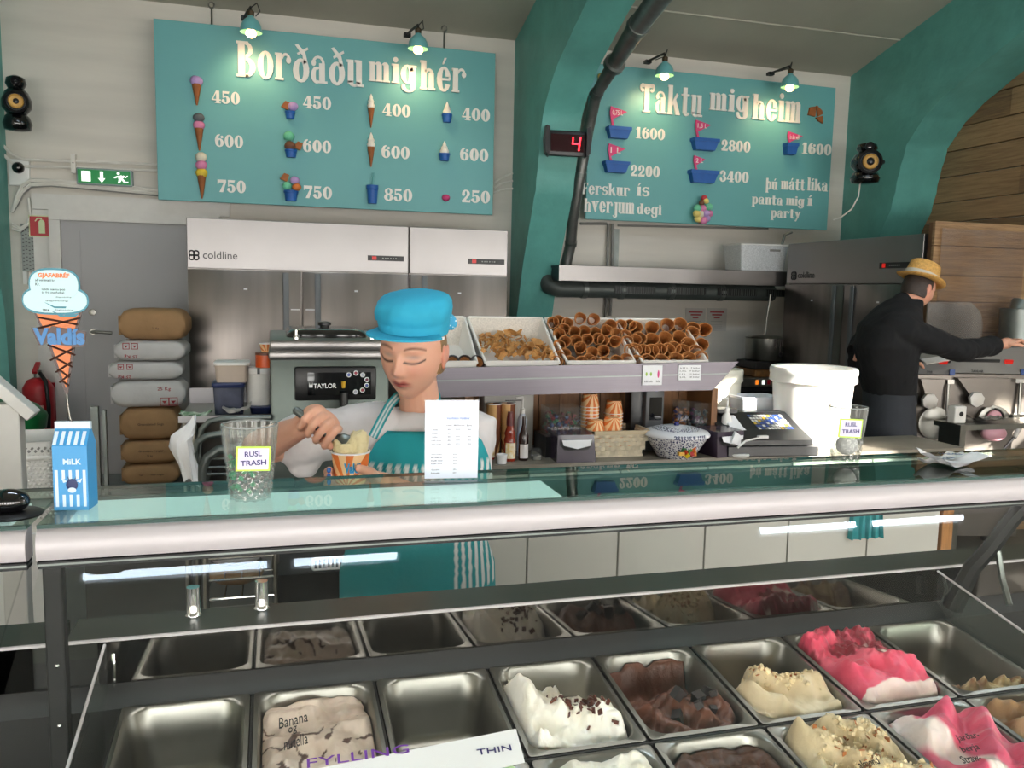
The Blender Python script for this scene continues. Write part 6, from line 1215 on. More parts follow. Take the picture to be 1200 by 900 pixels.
for x in (-w / 2 + .02, w / 2 - .02): MB().bx(x - .01, x + .01, .015, .55, 0, h - .02).build('end', M_steel, t)
t = thing('vent_duct', 'dark grey round vent duct with slotted grilles under the steel shelf', 'duct', ((hx0 + hx1) / 2, HY + .2, wz(780, 341, HY + .12))); r = .068
MB().tube([(-w / 2 - .02, .1, .1), (-w / 2 - .0, .03, .02), (-w / 2 + .06, 0, 0), (w / 2, 0, 0)], r, 20).build('pipe', M_duct, t, 50)
for x in (-w * .36, -w * .2, .02 * w, .25 * w): MB().tube([(x - .02, 0, 0), (x + .02, 0, 0)], r + .006, 20).build('collar', M_galv, t, 40)
for px0, px1 in ((721, 769), (783, 829), (842, 888), (900, 922)):
    a = wx(px0, 338, HY + .12) - t.location.x; b = wx(px1, 338, HY + .12) - t.location.x; g = MB().bx(a, b, -r - .004, -r + .02, -.028, .03).build('grille', M_black, t); fn_ = MB()
    k = int((b - a) / .02)
    for i in range(k): MB().bx(a + (i + .35) * (b - a) / k, a + (i + .65) * (b - a) / k, -r - .008, -r - .004, -.026, .028).build('slat', M_duct, g)
t = thing('queue_display', 'black number display showing a red 4 on the teal rib', 'display', at(665, 168, 5.83), math.radians(-6)); w, h = .2, .12
MB().bx(-w * .8, w * .8, -.0, .04, -h * .75, h * .75, bev=.012).build('housing', M_black, t, 30)
for s in (-1, 1): MB().prism([(s * w * .68, -h * .8), (s * w * .82, -h * .6), (s * w * .86, h * .2), (s * w * .8, h * 1.0), (s * w * .68, h * .9)], -.03, .05).build('side_cheek', M_black, t)
sc = MB().bx(-w * .62, w * .62, -.006, .0, -h * .5, h * .52).build('screen', mat('dark_red_screen', '#2c0610', .15, var=0), t); M_seg = mat('red_segments', '#ff2030', .3, var=0, emit='#ff1c28', es=4)
for q in ([(.06, .02), (.08, .38), (.12, .38), (.1, .0)], [(.06, .02), (.36, .02), (.36, -.06), (.06, -.06)], [(.34, .4), (.4, .4), (.37, .0), (.32, .0)], [(.32, -.02), (.37, -.02), (.34, -.42), (.29, -.42)]): MB().prism([(a * w + .02, b * h) for a, b in q], -.009, -.006).build('segment', M_seg, sc)
# conduits below the board
for i, px in enumerate((713, 718)): cable([(px, 262), (px - 1, 300), (px - 3, 365), (px - 5, 375), (660, 377)] if i == 0 else [(px, 262), (px, 310), (px - 3, 370)], 6.66, .012, ['left', 'right'][i] + ' conduit dropping behind the steel shelf', M_cabg, 'conduits')
cable([(680, 262), (711, 262)], 6.686, .012, 'short conduit under the left end of the Taktu board', M_cabg)
cable([(724, 264), (900, 268)], 6.688, .010, 'long conduit running under the Taktu board', M_cabg); p0, p1 = at(718, 268, 6.685), at(724, 313, 6.685); tag(MB().bx(p0.x, p1.x, 6.68, 6.7, p1.z, p0.z).build('cable_tray', M_galv), 'narrow perforated cable tray between conduits under the Taktu board', 'tray')
for i in range(3): cable([(579, 214 + i * 6), (588, 208 + i * 7), (601, 203 + i * 9)], 6.6, .008, ['upper', 'middle', 'lower'][i] + ' white cable end between the menu board and the rib', M_cab, 'cable ends at the rib')
# ---- basket, pot, waffle iron, notices
p = at(886, 317, HY + .2); hz = hz1 - .003; x0, x1 = wx(857, 300, HY + .2), wx(912, 300, HY + .2); t = thing('storage_basket', 'white perforated plastic basket on the steel shelf', 'basket', ((x0 + x1) / 2, HY + .2, hz)); w = x1 - x0; h = wz(886, 287, HY + .2) - hz
MB().loft([[(a, b, z) for a, b in rrect(w * s, .3 * s, .02)] for s, z in ((.9, 0), (1, h), (.97, h), (.87, .01))]).build('basket_body', mat('basket_translucent', '#d2d4d6', .4, var=.15, scale=120), t, 40); MB().bx(w * .1, w * .32, -.153, -.149, h * .74, h * .82, bev=.001).build('handle_hole', M_grey, t)
MB().loft([[(a, b, z) for a, b in rrect(w * s, .3 * s, .02)] for s, z in ((1.0, h * .94), (1.03, h * .95), (1.03, h), (.97, h))], False).build('rim', M_white, t, 40)
OY = 6.0; x0, x1 = wx(866, 460, OY), wx(918, 460, OY); t = thing('oven_unit', 'black and steel waffle baking station with knobs against the wall', 'oven', ((x0 + x1) / 2, OY, 0)); w = x1 - x0; za, zb_ = wz(890, 453, OY), wz(890, 443, OY)
MB().bx(-w / 2, w / 2, 0, .6, 0, za - .002).build('cabinet', M_black, t); MB().bx(-w / 2, w / 2, -.02, .6, za, zb_, bev=.004).build('control_strip', M_steel2, t); MB().bx(-w / 2 + .02, w / 2 - .02, -.01, 0, za - .3, za - .04).build('door', M_blackgloss, t)
for x, m_ in ((-.06, mat('orange_led', '#d07020', .4, emit='#e07820', es=.6)), (.0, M_exw), (.05, M_red)): MB().bx(x - .012, x + .012, -.024, -.02, za + .02, zb_ - .015).build('indicator', m_, t)
MB().lathe([(.022, 0), (.02, .02)], 18, (w * .34, -.02, (za + zb_) / 2), Matrix.Rotation(PI / 2, 3, 'X')).build('knob', M_black, t, 40)
zc2 = zb_ + .001; M_iron = mat('cast_iron', '#1b1614', .5, var=.2); p = at(893, 430, OY + .1)
t = thing('waffle_iron', 'dark cast iron waffle press with a browned edge under the pot', 'waffle iron', (p.x + .05, OY + .2, zc2)); w = wid(877, 912, OY + .2, 430); MB().bx(-w / 2, w / 2, -.15, .15, 0, .06, bev=.01).build('lower_plate', mat('browned_plate', '#7a5126', .5, var=.3, scale=20), t); MB().bx(-w / 2, w / 2, -.15, .15, .062, .13, bev=.01).build('upper_plate', M_iron, t); MB().tube([(w / 2, 0, .1), (w / 2 + .06, -.1, .12)], .012, 8).build('handle', M_black, t, 40)
p = at(855, 430, OY); t = thing('waffle_iron', 'dark cast iron waffle press beside the right cone basket', 'waffle iron', (p.x - .02, OY + .2, 0)); tag(MB().bx(p.x - .22, p.x + .05, OY + .02, OY + .5, 0, zc2 - .04).build('side_table', M_black), 'black side stand under the left waffle press', 'stand'); t.location.z = zc2 - .039
MB().bx(-.11, .04, -.15, .15, 0, .05, bev=.01).build('lower_plate', M_iron, t); MB().bx(-.11, .04, -.15, .15, .052, .11, bev=.01).build('upper_plate', M_iron, t); MB().tube([(0, -.15, .09), (.0, -.24, .1)], .012, 8).build('handle', mat('wood_handle', '#5a3a22', .5), t, 40)
p = at(898, 420, OY + .15); zp = zc2 + .131; h = wz(898, 396, OY + .2) - zp; r = wid(877, 919, OY + .2, 400) / 2; t = thing('cooking_pot', 'steel cooking pot with brown drips on the waffle press', 'pot', (wx(898, 405, OY + .2), OY + .2, zp))
MB().lathe([(r * .95, 0), (r, .01), (r, h), (r * 1.04, h + .004), (r * .97, h), (r * .94, .01)], 30).build('pot_body', M_steel2, t, 50); MB().lathe([(r * .98, h + .004), (r * .6, h + .02), (.0, h + .025)], 30).build('lid', M_steel2, t, 50)
for i, (x, l) in enumerate(((-.03, .5), (-.015, .35), (.02, .6), (.04, .3))): MB().tube([(x, -math.sqrt(r * r - x * x) - .003, h), (x, -math.sqrt(r * r - x * x) - .003, h * (1 - l))], .005, 6).build('drip', M_dip, t, 40)
MB().tube([(.06, -r, h * .6), (.1, -r - .05, h * .62)], .015, 8).build('handle', M_black, t, 40); MB().lathe([(.02, 0), (.02, .01)], 14, (.03, -r * .96, h * .3), Matrix.Rotation(PI / 2, 3, 'X')).build('thermostat', M_black, t)
p0 = at(898, 392, OY + .2); q = tag(MB().tube([at(896, 398, OY + .2), at(899, 370, OY + .2), at(903, 345, OY + .2)], .01, 8).build('ladle', M_steel2, None, 40), 'long steel ladle handle rising from the pot', 'ladle')
_x = wx(909, 318, HY + .3); tag(MB().tube([(_x, HY + .3, hz1 - .004), (_x + .04, HY + .3, wz(914, 290, HY + .3)), (_x + .07, HY + .3, wz(917, 275, HY + .3)), (_x + .14, HY + .3, wz(926, 272, HY + .3))], .012, 8).build('steel_pipe', M_galv, None, 50), 'bent steel pipe standing on the shelf by the white basket', 'pipe')
for px0, px1, l in ((804, 826, 'left'), (829, 851, 'right')):
    p0, p1 = at(px0, 361, 6.69), at(px1, 388, 6.69); t = thing('notice', 'faded paper notice with red heading on the wall, %s of two' % l, 'notice', ((p0.x + p1.x) / 2, 6.695, p1.z), 0, 'wall notices'); w = p1.x - p0.x; h = p0.z - p1.z; MB().bx(-w / 2, w / 2, -.003, .002, 0, h).build('sheet', mat('faded_paper', '#c2beb9', .6, var=.03), t)
    for i in range(3): MB().bx(-w * .35 + .02 * i, w * .35 - .02 * i, -.004, -.003, h * (.8 - .12 * i), h * (.86 - .12 * i)).build('red_heading', M_redink, t)
    for i in range(5): MB().bx(-w * .3, w * .28, -.004, -.003, h * (.42 - i * .07), h * (.435 - i * .07)).build('print_line', M_grey, t)
# ---- batch freezers on the right and things around them
FY = 4.15; M_bf = mat('batch_freezer_steel', '#77716b', .33, .9, var=.1, scale=3)
def batch(px0, px1, pt_, Y, rot, label, full):
    x0, x1 = wx(px0, 450, Y), wx(px1, 450, Y); w = x1 - x0; zt = wz((px0 + px1) / 2, pt_, Y); t = thing('batch_freezer', label, 'machine', ((x0 + x1) / 2, Y, 0), rot)
    MB().bx(-w / 2 + .005, w / 2 - .005, 0, .3, .1, zt - .1).build('body', M_bf, t); MB().prism([(0, zt - .17), (-.03, zt - .16), (.03, zt), (.3, zt), (.3, zt - .1), (0, zt - .1)], -w / 2 + .004, w / 2 - .004, 'yz').build('control_head', M_frh, t)
    MB().bx(-w / 2, -w / 2 + .012, -.01, .3, .1, zt - .1).build('edge_strip', M_black, t)
    for x in (-w * .4, w * .4):
        for y in (.06, .25): MB().lathe([(.02, 0), (.03, .1)], 8, (x, y, 0)).build('foot', M_black, t)
    hp = MB().lathe([(.14, .16), (.13, .16), (.05, .0), (.04, .0)], 4, (-w * .05, -.02, zt - .42), Matrix.Rotation(PI / 4, 3, 'Z')).build('funnel', M_steel2, t) if False else None
    MB().prism([(-w * .38, zt - .19), (w * .22, zt - .19), (w * .02, zt - .37), (-w * .12, zt - .37)], -.05, 0).build('chute', M_bf, t)
    dr = MB().lathe([(.1, 0), (.1, .03), (.08, .035)], 26, (w * .08, 0, zt - .46), Matrix.Rotation(PI / 2, 3, 'X')).build('outlet', M_steel2, t, 40)
    if full:
        MB().ball((w * .06, -.05, zt - .44), (.05, .03, .055), 16, 10).build('ice_cream_plug', mat('pink_ice', '#e3a9b4', .4, var=.06), t, 60); MB().ball((w * .05, -.07, zt - .53), (.08, .05, .05), 16, 10).build('ice_cream_spill', mat('pink_ice', '#e3a9b4', .4), t, 60)
        MB().tube([(w * .06 + .058 * math.cos(a), -.055, zt - .44 + .06 * math.sin(a)) for a in np.linspace(-1.8, 1.6, 14)], .007, 8).build('seal', M_black, t, 50)
    kb = MB().lathe([(.045, 0), (.045, .025), (.03, .03)], 24, (-w * .17, -.05, zt - .32), Matrix.Rotation(PI / 2, 3, 'X'), flute=lambda a, z: .06 * math.sin(a * 2 * PI * 7)).build('knob', M_pw, t, 60)
    MB().tube([(w * .36, -.02, zt - .21), (w * .36, -.03, zt - .42)], .01, 8).build('lever_rod', M_steel2, t, 40); MB().bx(w * .27, w * .43, -.05, -.0, zt - .215, zt - .19).build('lever_bracket', M_chrome, t); MB().bx(w * .27, w * .44, -.06, -.0, zt - .44, zt - .41).build('lever_bracket', M_chrome, t)
    MB().tube([(w * .4, -.06, zt - .43), (w * .26, -.09, zt - .55)], .014, 10).build('lever', M_pw, t, 40); MB().tube([(w * .26, -.09, zt - .55), (w * .16, -.09, zt - .62)], .008, 8).build('lever_tip', M_black, t, 40)
    MB().bx(-w * .42, w * .42, -.16, 0, zt - .70, zt - .685).build('drip_tray', M_steel2, t)
    hd = MB().box((w * .22, -.006, zt - .09), (.05, .012, .03), (.35, 0, 0)).build('display', mat('red_led', '#400808', .3), t)
    MB().box((-w * .1, -.0, zt - .09), (.25, .012, .03), (.35, 0, 0)).build('button_strip', M_black, t); text('maker_lettering', 'TAYLOR', -w * .22, -w * .08, zt - .155, zt - .14, -.03, M_black, t, .02, .002, res=1)
    MB().bx(w * .34, w * .46, -.036, -.026, zt - .165, zt - .13).build('sticker', mat('blue_sticker', '#2a4a86', .4), t); return t, zt, w
b2_, zt2, w2 = batch(1113, 1198, 407, FY, math.radians(-14), 'steel batch freezer under the man\'s outstretched arm, with pink ice cream', True)
b1_, zt1, w1 = batch(1072, 1112, 407, FY - .03, math.radians(-14), 'steel batch freezer half hidden behind the man in black', False)
p = at(1155, 492, FY - .14); t = thing('tray_table', 'sunlit steel work table below the batch freezers', 'table', (p.x, FY - .28, 0)); ztab = wz(1150, 494, FY - .28); 
MB().bx(-.42, .4, -.1, .1, ztab - .03, ztab).build('top', M_steel2, t)
for x in (-.38, .36): MB().bx(x - .02, x + .02, -.08, .08, 0, ztab - .03).build('leg', M_steel2, t)
tag(crumple(14, 12, .09, .06, .06, 21, .02).build('foil', mat('crumpled_foil', '#c9c9c9', .2, .9), None, 40, loc=(at(1155, 480, FY - .28).x, FY - .28, ztab + .001)), 'crumpled foil on the sunlit steel table', 'foil')
t = thing('nozzle_block', 'small white plastic machine part standing on the steel table', 'machine part', (at(1121, 490, FY - .3).x, FY - .3, ztab + .001)); MB().bx(-.04, .04, -.03, .03, 0, .1, bev=.008).build('block', M_pw, t); MB().lathe([(.014, 0), (.014, .003)], 14, (.0, -.031, .055), Matrix.Rotation(PI / 2, 3, 'X')).build('hole', M_black, t)
t = thing('spatula', 'long flat spatula smeared with pink ice cream, in front of the freezers', 'spatula', at(1083, 424, FY - .22)); e_ = at(1124, 417, FY - .22) - t.location
MB().box(e_ * .42, (e_.length * .86, .05, .006), (.5, -math.atan2(e_.z, e_.x), 0)).build('blade', M_pw, t); MB().ball(e_ * .88, (.06, .03, .015), 12, 8, Euler((.3, -math.atan2(e_.z, e_.x), 0)).to_matrix()).build('pink_smear', mat('pink_ice', '#e3a9b4'), t, 60)
# stacked acrylic lids behind the man's head, on the freezer head
for i in range(5):
    y = FY + .08 + i * .025; x0, x1 = wx(1086 + i * 1.2, 375, y), wx(1146 + i * 1.6, 375, y); z1 = wz(1115, 354 + i * 1.5, y); w = x1 - x0; h = z1 - max(zt1, zt2) - .002; pl = [(x0, 0), (x1, 0), (x1, h * .45)] + [(x1 - w * .18 * (1 - math.cos(a)), h * .45 + h * .55 * math.sin(a)) for a in np.linspace(0, PI / 2, 6)] + [(x0, h)]
    tag(MB().prism([(a, b + max(zt1, zt2) + .002) for a, b in pl], y, y + .006).build('acrylic_lid', glass('acrylic_lid_mat', '#e6e2de', .08, 1.4, dirt=.14)), ['front', 'second', 'third', 'fourth', 'rear'][i] + ' clear acrylic lid of the row behind the man\'s head', 'lid', 'acrylic lids')
y = FY + .14; t = thing('steel_bain', 'tall steel container on the batch freezer at the right edge', 'container', (wx(1192, 380, y), y, zt2 + .002)); h = wz(1192, 362, y) - zt2; MB().lathe([(.10, 0), (.105, h), (.115, h), (.1, h - .004), (.095, .01)], 28).build('container', M_galv, t, 50)
t = thing('steel_beaker', 'steel beaker tipped inside the tall steel container', 'beaker', (wx(1190, 372, y), y, wz(1190, 376, y)), (0, .45, 0)); MB().lathe([(.055, -.06), (.07, .13), (.066, .13), (.05, -.05)], 26).build('beaker', M_galv, t, 50)
# clear splash panel on the plank wall
p0 = atx(1092, 270, 5.42); tag(MB().bx(4.14, 4.82, 4.45, 4.456, max(zt1, zt2) + .004, 2.05).build('splash_panel', glass('splash_plastic', '#f0ebe4', .15, 1.3, dirt=.10)), 'large clear plastic splash panel in front of the lower plank wall', 'panel')
# dark unit and white basket seen through the case behind the woman's left
t = thing('wire_basket', 'white wire dish rack seen through the case glass', 'rack', (wx(388, 665, 2.6), 2.62, 0)); zr = wz(388, 669, 2.6); zq = wz(388, 656, 2.6); w = wid(370, 410, 2.6, 660)
for i in range(9): MB().tube([(-w / 2 + i * w / 8, 0, zr), (-w / 2 + i * w / 8, 0, zq)], .003, 6).build('wire', M_white, t)
MB().tube([(-w / 2, 0, zr), (-w / 2 - .008, 0, (zr + zq) / 2), (-w / 2, 0, zq), (w / 2, 0, zq), (w / 2, 0, zr), (-w / 2, 0, zr)], .004, 8).build('frame', M_white, t, 40)
tag(MB().bx(wx(326, 690, 2.6), wx(420, 690, 2.6), 2.6, 2.9, 0, zr - .003).build('low_unit', M_dark), 'dark low unit under the white wire rack', 'unit')
t = thing('wire_shelf', 'chrome wire shelf with white sacks seen through the case', 'shelf', (wx(280, 690, 3.0), 2.72, 0)); a, b = wx(242, 690, 2.72) - t.location.x, wx(324, 690, 2.72) - t.location.x
for i, py in enumerate((653, 678, 700)):
    z = wz(283, py, 2.72); MB().tube([(a, 0, z), (b, 0, z)], .005, 8).build('shelf_wire', M_chrome, t); MB().tube([(a, .25, z), (b, .25, z)], .005, 8).build('shelf_wire', M_chrome, t)
    for k in range(5): MB().tube([(a + (b - a) * k / 4, 0, z), (a + (b - a) * k / 4, .25, z)], .003, 6).build('shelf_wire', M_chrome, t)
for x in (a, b): MB().tube([(x, 0, 0), (x, 0, wz(283, 640, 2.72))], .010, 8).build('post', M_steel2, t)
for i, (py, m_, lab) in enumerate(((676, M_wbag, 'white sack lying on the upper wire shelf'), (699, M_kraft, 'brown sack lying on the lower wire shelf'))):
    z = wz(283, py, 2.72) + .006; tag(MB().ball((t.location.x, 2.85, z + .035), ((b - a) * .42, .1, .034), 20, 10).build('sack', m_, None, 70), lab, 'sack')
# ================================================================== PEOPLE
M_skin = colmat('skin', .48, .18, bump=.05, bscale=220, spec=.35)
def head_mb(mb, Mx, Hc, s=1.0, male=False):
    """sculpted head in local coords (face toward -Y, eyes at z=0), appended through the 3x3 matrix Mx"""
    n, m = 88, 72; rings = []
    g = lambda x, z, cx, cz, sx, sz: math.exp(-((x - cx) / sx) ** 2 - ((z - cz) / sz) ** 2)
    for i in range(m + 1):
        a = min(max(PI * i / m, .02), PI - .02); ring = []
        for k in range(n):
            t = 2 * PI * k / n; x = math.sin(a) * math.cos(t); y = math.sin(a) * math.sin(t); z = -math.cos(a)
            jaw = max(0, -z); wd = .073 * (1 - .38 * jaw ** 2) * (1 + .03 * max(0, z)); X = wd * x
            Y = (.094 if y > 0 else .086) * y
            if y > 0: Y *= 1 - .45 * jaw ** 1.5
            else: Y *= 1 - .06 * jaw
            Z = .114 * z
            if y < 0:   # facial relief
                f = min(1, -y * 1.6); ax = abs(X); d = 0
                d += .021 * g(X, Z, 0, -.031, .0105, .011) + .011 * g(X, Z, 0, -.012, .008, .018) + .006 * g(ax, Z, .012, -.035, .006, .007)
                d -= .011 * g(ax, Z, .031, .003, .017, .011); d += .0055 * g(ax, Z, .031, -.001, .0125, .008)
                d += .0045 * g(ax, Z, .028, .022, .022, .007); d += .004 * g(ax, Z, .038, -.028, .018, .016)
                d += .0075 * g(X, Z, 0, -.0565, .017, .0045) + .008 * g(X, Z, 0, -.067, .014, .005) - .004 * g(X, Z, 0, -.0615, .02, .0022)
                d += .009 * g(X, Z, 0, -.096, .017, .013) - .003 * g(X, Z, 0, -.080, .016, .006) + (.004 if male else .0) * g(X, Z, 0, .026, .04, .008)
                Y -= d * f
            ring.append(Mx @ (Vector((X, Y, Z)) * s) + Hc)
        rings.append(ring)
    mb.loft(rings)
    for sx in (-1, 1):   # ears
        R = Mx @ Euler((0, 0, sx * .35)).to_matrix()
        mb.ball(Mx @ (Vector((sx * .0755, .008, -.006)) * s) + Hc, (.006 * s, .017 * s, .031 * s), 14, 10, R)
        mb.ball(Mx @ (Vector((sx * .081, .016, .004)) * s) + Hc, (.004 * s, .011 * s, .022 * s), 12, 8, R)
def paint_head(a, Mx, Hc, s, base, lips, brow, shadow, liner=True):
    L_ = (a - np.array(Hc)) @ np.array(Mx) / s; x, y, z = L_[:, 0], L_[:, 1], L_[:, 2]; ax = np.abs(x); fr = y < -.03
    col = np.tile(np.array(C(base)[:3]), (len(a), 1))
    def put(c, w_): nonlocal col; w_ = np.clip(w_, 0, 1)[:, None]; col = col * (1 - w_) + np.array(C(c)[:3]) * w_
    e = lambda cx, cz, sx, sz: np.exp(-((ax - cx) / sx) ** 2 - ((z - cz) / sz) ** 2)
    put('#d08a78', .35 * e(.038, -.028, .02, .016) * fr); put('#c98272', .3 * np.exp(-(x / .012) ** 2 - ((z + .033) / .012) ** 2) * fr)
    put(lips, 1.0 * (np.exp(-(x / .021) ** 4 - ((z + .0615 + .0016 * np.cos(x * 260)) / .0085) ** 4) * fr)); put('#5e2a28', .8 * np.exp(-(x / .02) ** 4 - ((z + .0612) / .0016) ** 2) * fr)
    bz = .022 + .006 * (1 - ((ax - .034) / .022) ** 2); put(brow, .85 * (np.exp(-((z - bz) / .0028) ** 2) * ((ax > .014) & (ax < .056)) * fr))
    if liner:
        put(shadow, .6 * e(.031, .006, .0155, .0055) * fr); lz_ = -.0045 - .0035 * (1 - ((ax - .031) / .019) ** 2) + .25 * np.maximum(0, ax - .043); put('#0c080a', 1.0 * np.exp(-((z - lz_) / .0026) ** 2) * ((ax > .013) & (ax < .055)) * fr)
    else: put('#3a2a24', .8 * np.exp(-((z + .004) / .002) ** 2) * ((ax > .015) & (ax < .045)) * fr)
    put('#c27a6c', .5 * (ax > .076)); far = np.linalg.norm(L_, axis=1) > .135; col[far] = np.array(C(base)[:3])
    return col, L_
def ellring(cx, cy, z, a, b, n=28, pw=.85, rz=0):
    out = []
    for k in range(n):
        t = 2 * PI * k / n; x = a * math.copysign(abs(math.cos(t)) ** pw, math.cos(t)); y = b * math.copysign(abs(math.sin(t)) ** pw, math.sin(t)); out.append((cx + x * math.cos(rz) - y * math.sin(rz), cy + x * math.sin(rz) + y * math.cos(rz), z))
    return out
# ------------------------------------------------ the woman
HcW = at(484, 412, 1.95); MW = Matrix.Rotation(math.radians(-33), 3, 'Z') @ Matrix.Rotation(math.radians(9), 3, 'X') @ Matrix.Rotation(math.radians(5), 3, 'Y')
SR = Vector((.212, 2.0, 1.262)); SL = Vector((.475, 2.02, 1.25)); NB = Vector((.352, 2.01, 1.30))
ER = at(297, 527, 1.94); WR = at(350, 502, 1.735); EL = at(545, 612, 1.93); WL = at(446, 566, 1.70)
wo = thing('person', 'woman in cyan cap and teal apron scooping ice cream into a cup', 'person', (.35, 2.03, 0)); OW = Vector((.35, 2.03, 0))
TOR = [(.352, 2.05, .80, .165, .118), (.35, 2.05, .90, .168, .118), (.345, 2.04, .98, .145, .102), (.345, 2.03, 1.05, .14, .100), (.35, 2.01, 1.13, .152, .112), (.352, 2.005, 1.19, .156, .108), (.355, 2.01, 1.235, .152, .09), (.355, 2.015, 1.275, .115, .062), (.352, 2.015, 1.305, .062, .05)]
mb = MB(); head_mb(mb, MW, HcW)
mb.limb([HcW + MW @ Vector((0, .022, -.06)), NB + Vector((0, 0, -.03))], [.047, .052], 20)
mb.loft([ellring(*t, 24) for t in [(c, d, z, a * .93, b * .93) for c, d, z, a, b in TOR]])
for S_, E_, W_ in ((SR, ER, WR), (SL, EL, WL)): mb.limb([S_, S_.lerp(E_, .5), E_, E_.lerp(W_, .35), W_], [.05, .043, .036, .038, .024], 18)
for sx in (-1, 1): mb.limb([Vector((.352 + sx * .085, 2.06, .84)), Vector((.352 + sx * .09, 2.05, .47)), Vector((.352 + sx * .09, 2.08, .08))], [.085, .055, .036], 16); mb.limb([Vector((.352 + sx * .09, 2.09, .04)), Vector((.352 + sx * .1, 1.93, .03))], [.035, .03], 12)
# right hand: a fist round the scoop handle
hA, hB = at(362, 489, 1.70), at(402, 520, 1.675); ax_ = (hB - hA).normalized(); cc = Vector((-.15, -1, .25)); cc = (cc - ax_ * cc.dot(ax_)).normalized(); bb = ax_.cross(cc).normalized()
if bb.z < 0: bb = -bb
G0 = at(364, 494, 1.70)
mb.limb([WR, WR.lerp(G0 + bb * .012 - cc * .012, .6), G0 + bb * .012 - cc * .010], [.024, .026, .028], 16)
mb.ball(G0 + ax_ * .022 + bb * .014 - cc * .012, (.036, .024, .026), 18, 12, Matrix((ax_, cc, bb)).transposed())
nails = []
for i in range(4):
    P = G0 + ax_ * (-.008 + i * .0202); pts = []; rr = .026 - .002 * abs(i - 1.5)
    for th in (75, 110, 150, 195, 240, 285): a = math.radians(th); pts.append(P + (-cc) * (rr * math.cos(PI - a)) * -1 * 0 + bb * (rr * math.sin(a)) + cc * (-rr * math.cos(a)))
    mb.limb(pts, [.0088, .0088, .0085, .0082, .0078, .007], 10); nails.append((pts[-1], (pts[-1] - pts[-2]).normalized(), i))
thp = [G0 + ax_ * .01 - cc * .02 + bb * .0, G0 + ax_ * .04 - cc * .012 - bb * .014, G0 + ax_ * .062 + cc * .004 - bb * .014]; mb.limb(thp, [.0125, .011, .0085], 12)
# left hand: cradling the cup
CU = at(411, 546, 1.665)
mb.limb([WL, at(436, 566, 1.70), at(428, 564, 1.715)], [.024, .027, .028], 14); mb.ball(at(424, 562, 1.72), (.04, .024, .03), 16, 10)
mb.limb([at(440, 560, 1.68), at(432, 553, 1.642), at(421, 549, 1.618)], [.0125, .0105, .0085], 12)
for i in range(4): mb.limb([at(415, 556 + i * 7, 1.73), at(394, 555 + i * 7, 1.72), at(384, 553 + i * 7, 1.685), at(386, 551 + i * 7, 1.645)], [.011, .0098, .009, .0075], 10)
lnail = [at(385.5, 551 + i * 7, 1.64) for i in range(4)]
mb.v = [tuple(Vector(v) - OW) for v in mb.v]
body = remesh('body', mb, .0024, M_skin, wo, 2)
a = verts_of(body.data) + np.array(OW); col, loc_ = paint_head(a, MW, HcW, 1, '#d9a58c', '#a8504a', '#6a4430', '#8a8a88'); setcol(body.data, col)
M_nail = mat('blue_nail_polish', '#1f5fb0', .2, var=0, coat=.5)
for p_, d_, i in nails: MB().ball(p_ + d_ * .004 + cc * .004 - OW, (.0055, .003, .0065), 10, 6, (Matrix((d_.cross(cc).normalized(), cc, d_)).transposed())).build('nail', M_nail, wo, 60)
for p_ in lnail: MB().ball(p_ - OW, (.0045, .004, .006), 10, 6).build('nail', M_nail, wo, 60)
# hair under the cap
M_hair = mat('blonde_hair', '#8f7350', .5, var=.2, scale=60)
hb = MB(); rings = []
for i in range(9):
    z = -.045 + i * .014; f_ = math.sqrt(max(.05, 1 - (z / .125) ** 2)); rings.append([tuple(MW @ Vector((.0765 * f_ * math.cos(t), .006 + .093 * f_ * math.sin(t), z)) + HcW - OW) for t in np.linspace(-.12, PI + .12, 22)] + [tuple(MW @ Vector((.066 * f_ * math.cos(t), .006 + .082 * f_ * math.sin(t), z)) + HcW - OW) for t in np.linspace(PI + .12, -.12, 22)])
hb.loft(rings).build('hair', M_hair, wo, 60)
# cap: band, puffed crown, visor, bow
M_cap = mat('cyan_cotton', '#2ba6c9', .8, var=.05, scale=8, bump=.12, bscale=26); cp_ = MB(); rings = []
for r0, z, pf in ((.0, .044, 0), (.002, .058, 0), (.004, .070, .1), (.003, .074, .15), (.008, .080, .4), (.011, .098, .5), (.008, .112, .5), (-.004, .124, .5), (-.016, .130, .4), (-.036, .135, .3), (-.058, .137, .2), (-.076, .137, 0)):
    ring = []
    for k in range(56):
        t = 2 * PI * k / 56; fo = pf * (.006 * math.sin(3 * t + 1.2 + 30 * z) + .004 * math.sin(8 * t + 1 - 50 * z) + .002 * math.sin(17 * t)); tilt = .010 * math.sin(t) * pf
        ring.append(tuple(MW @ Vector(((.0775 + r0 * .8 + fo) * math.cos(t), .004 + (.097 + r0 + fo) * math.sin(t), z + .004 + (0 if z > .04 else -.012 * math.sin(t) * .6) + .012 * pf * math.sin(t + .6) * .6)) + HcW - OW))
    rings.append(ring)
cp_.loft(rings, True).build('cap_crown', M_cap, wo, 60)
vs = MB(); N_ = 22; top = []; 
def vpt(t, u, dz): # t across -1..1, u outward 0..1
    an = -PI / 2 + t * 1.25; r_ = u * .058 * (1 - .62 * abs(t) ** 2.4); return MW @ Vector((.079 * math.cos(an) * 1 + r_ * math.cos(an) * .55, .004 + .099 * math.sin(an) + r_ * math.sin(an), .058 + .004 * u - .012 * t * t * u + dz)) + HcW - OW
G_ = [[vpt(-1 + 2 * i / N_, u, d) for i in range(N_ + 1)] for d in (.0, -.0035) for u in (0, .35, .7, 1)]
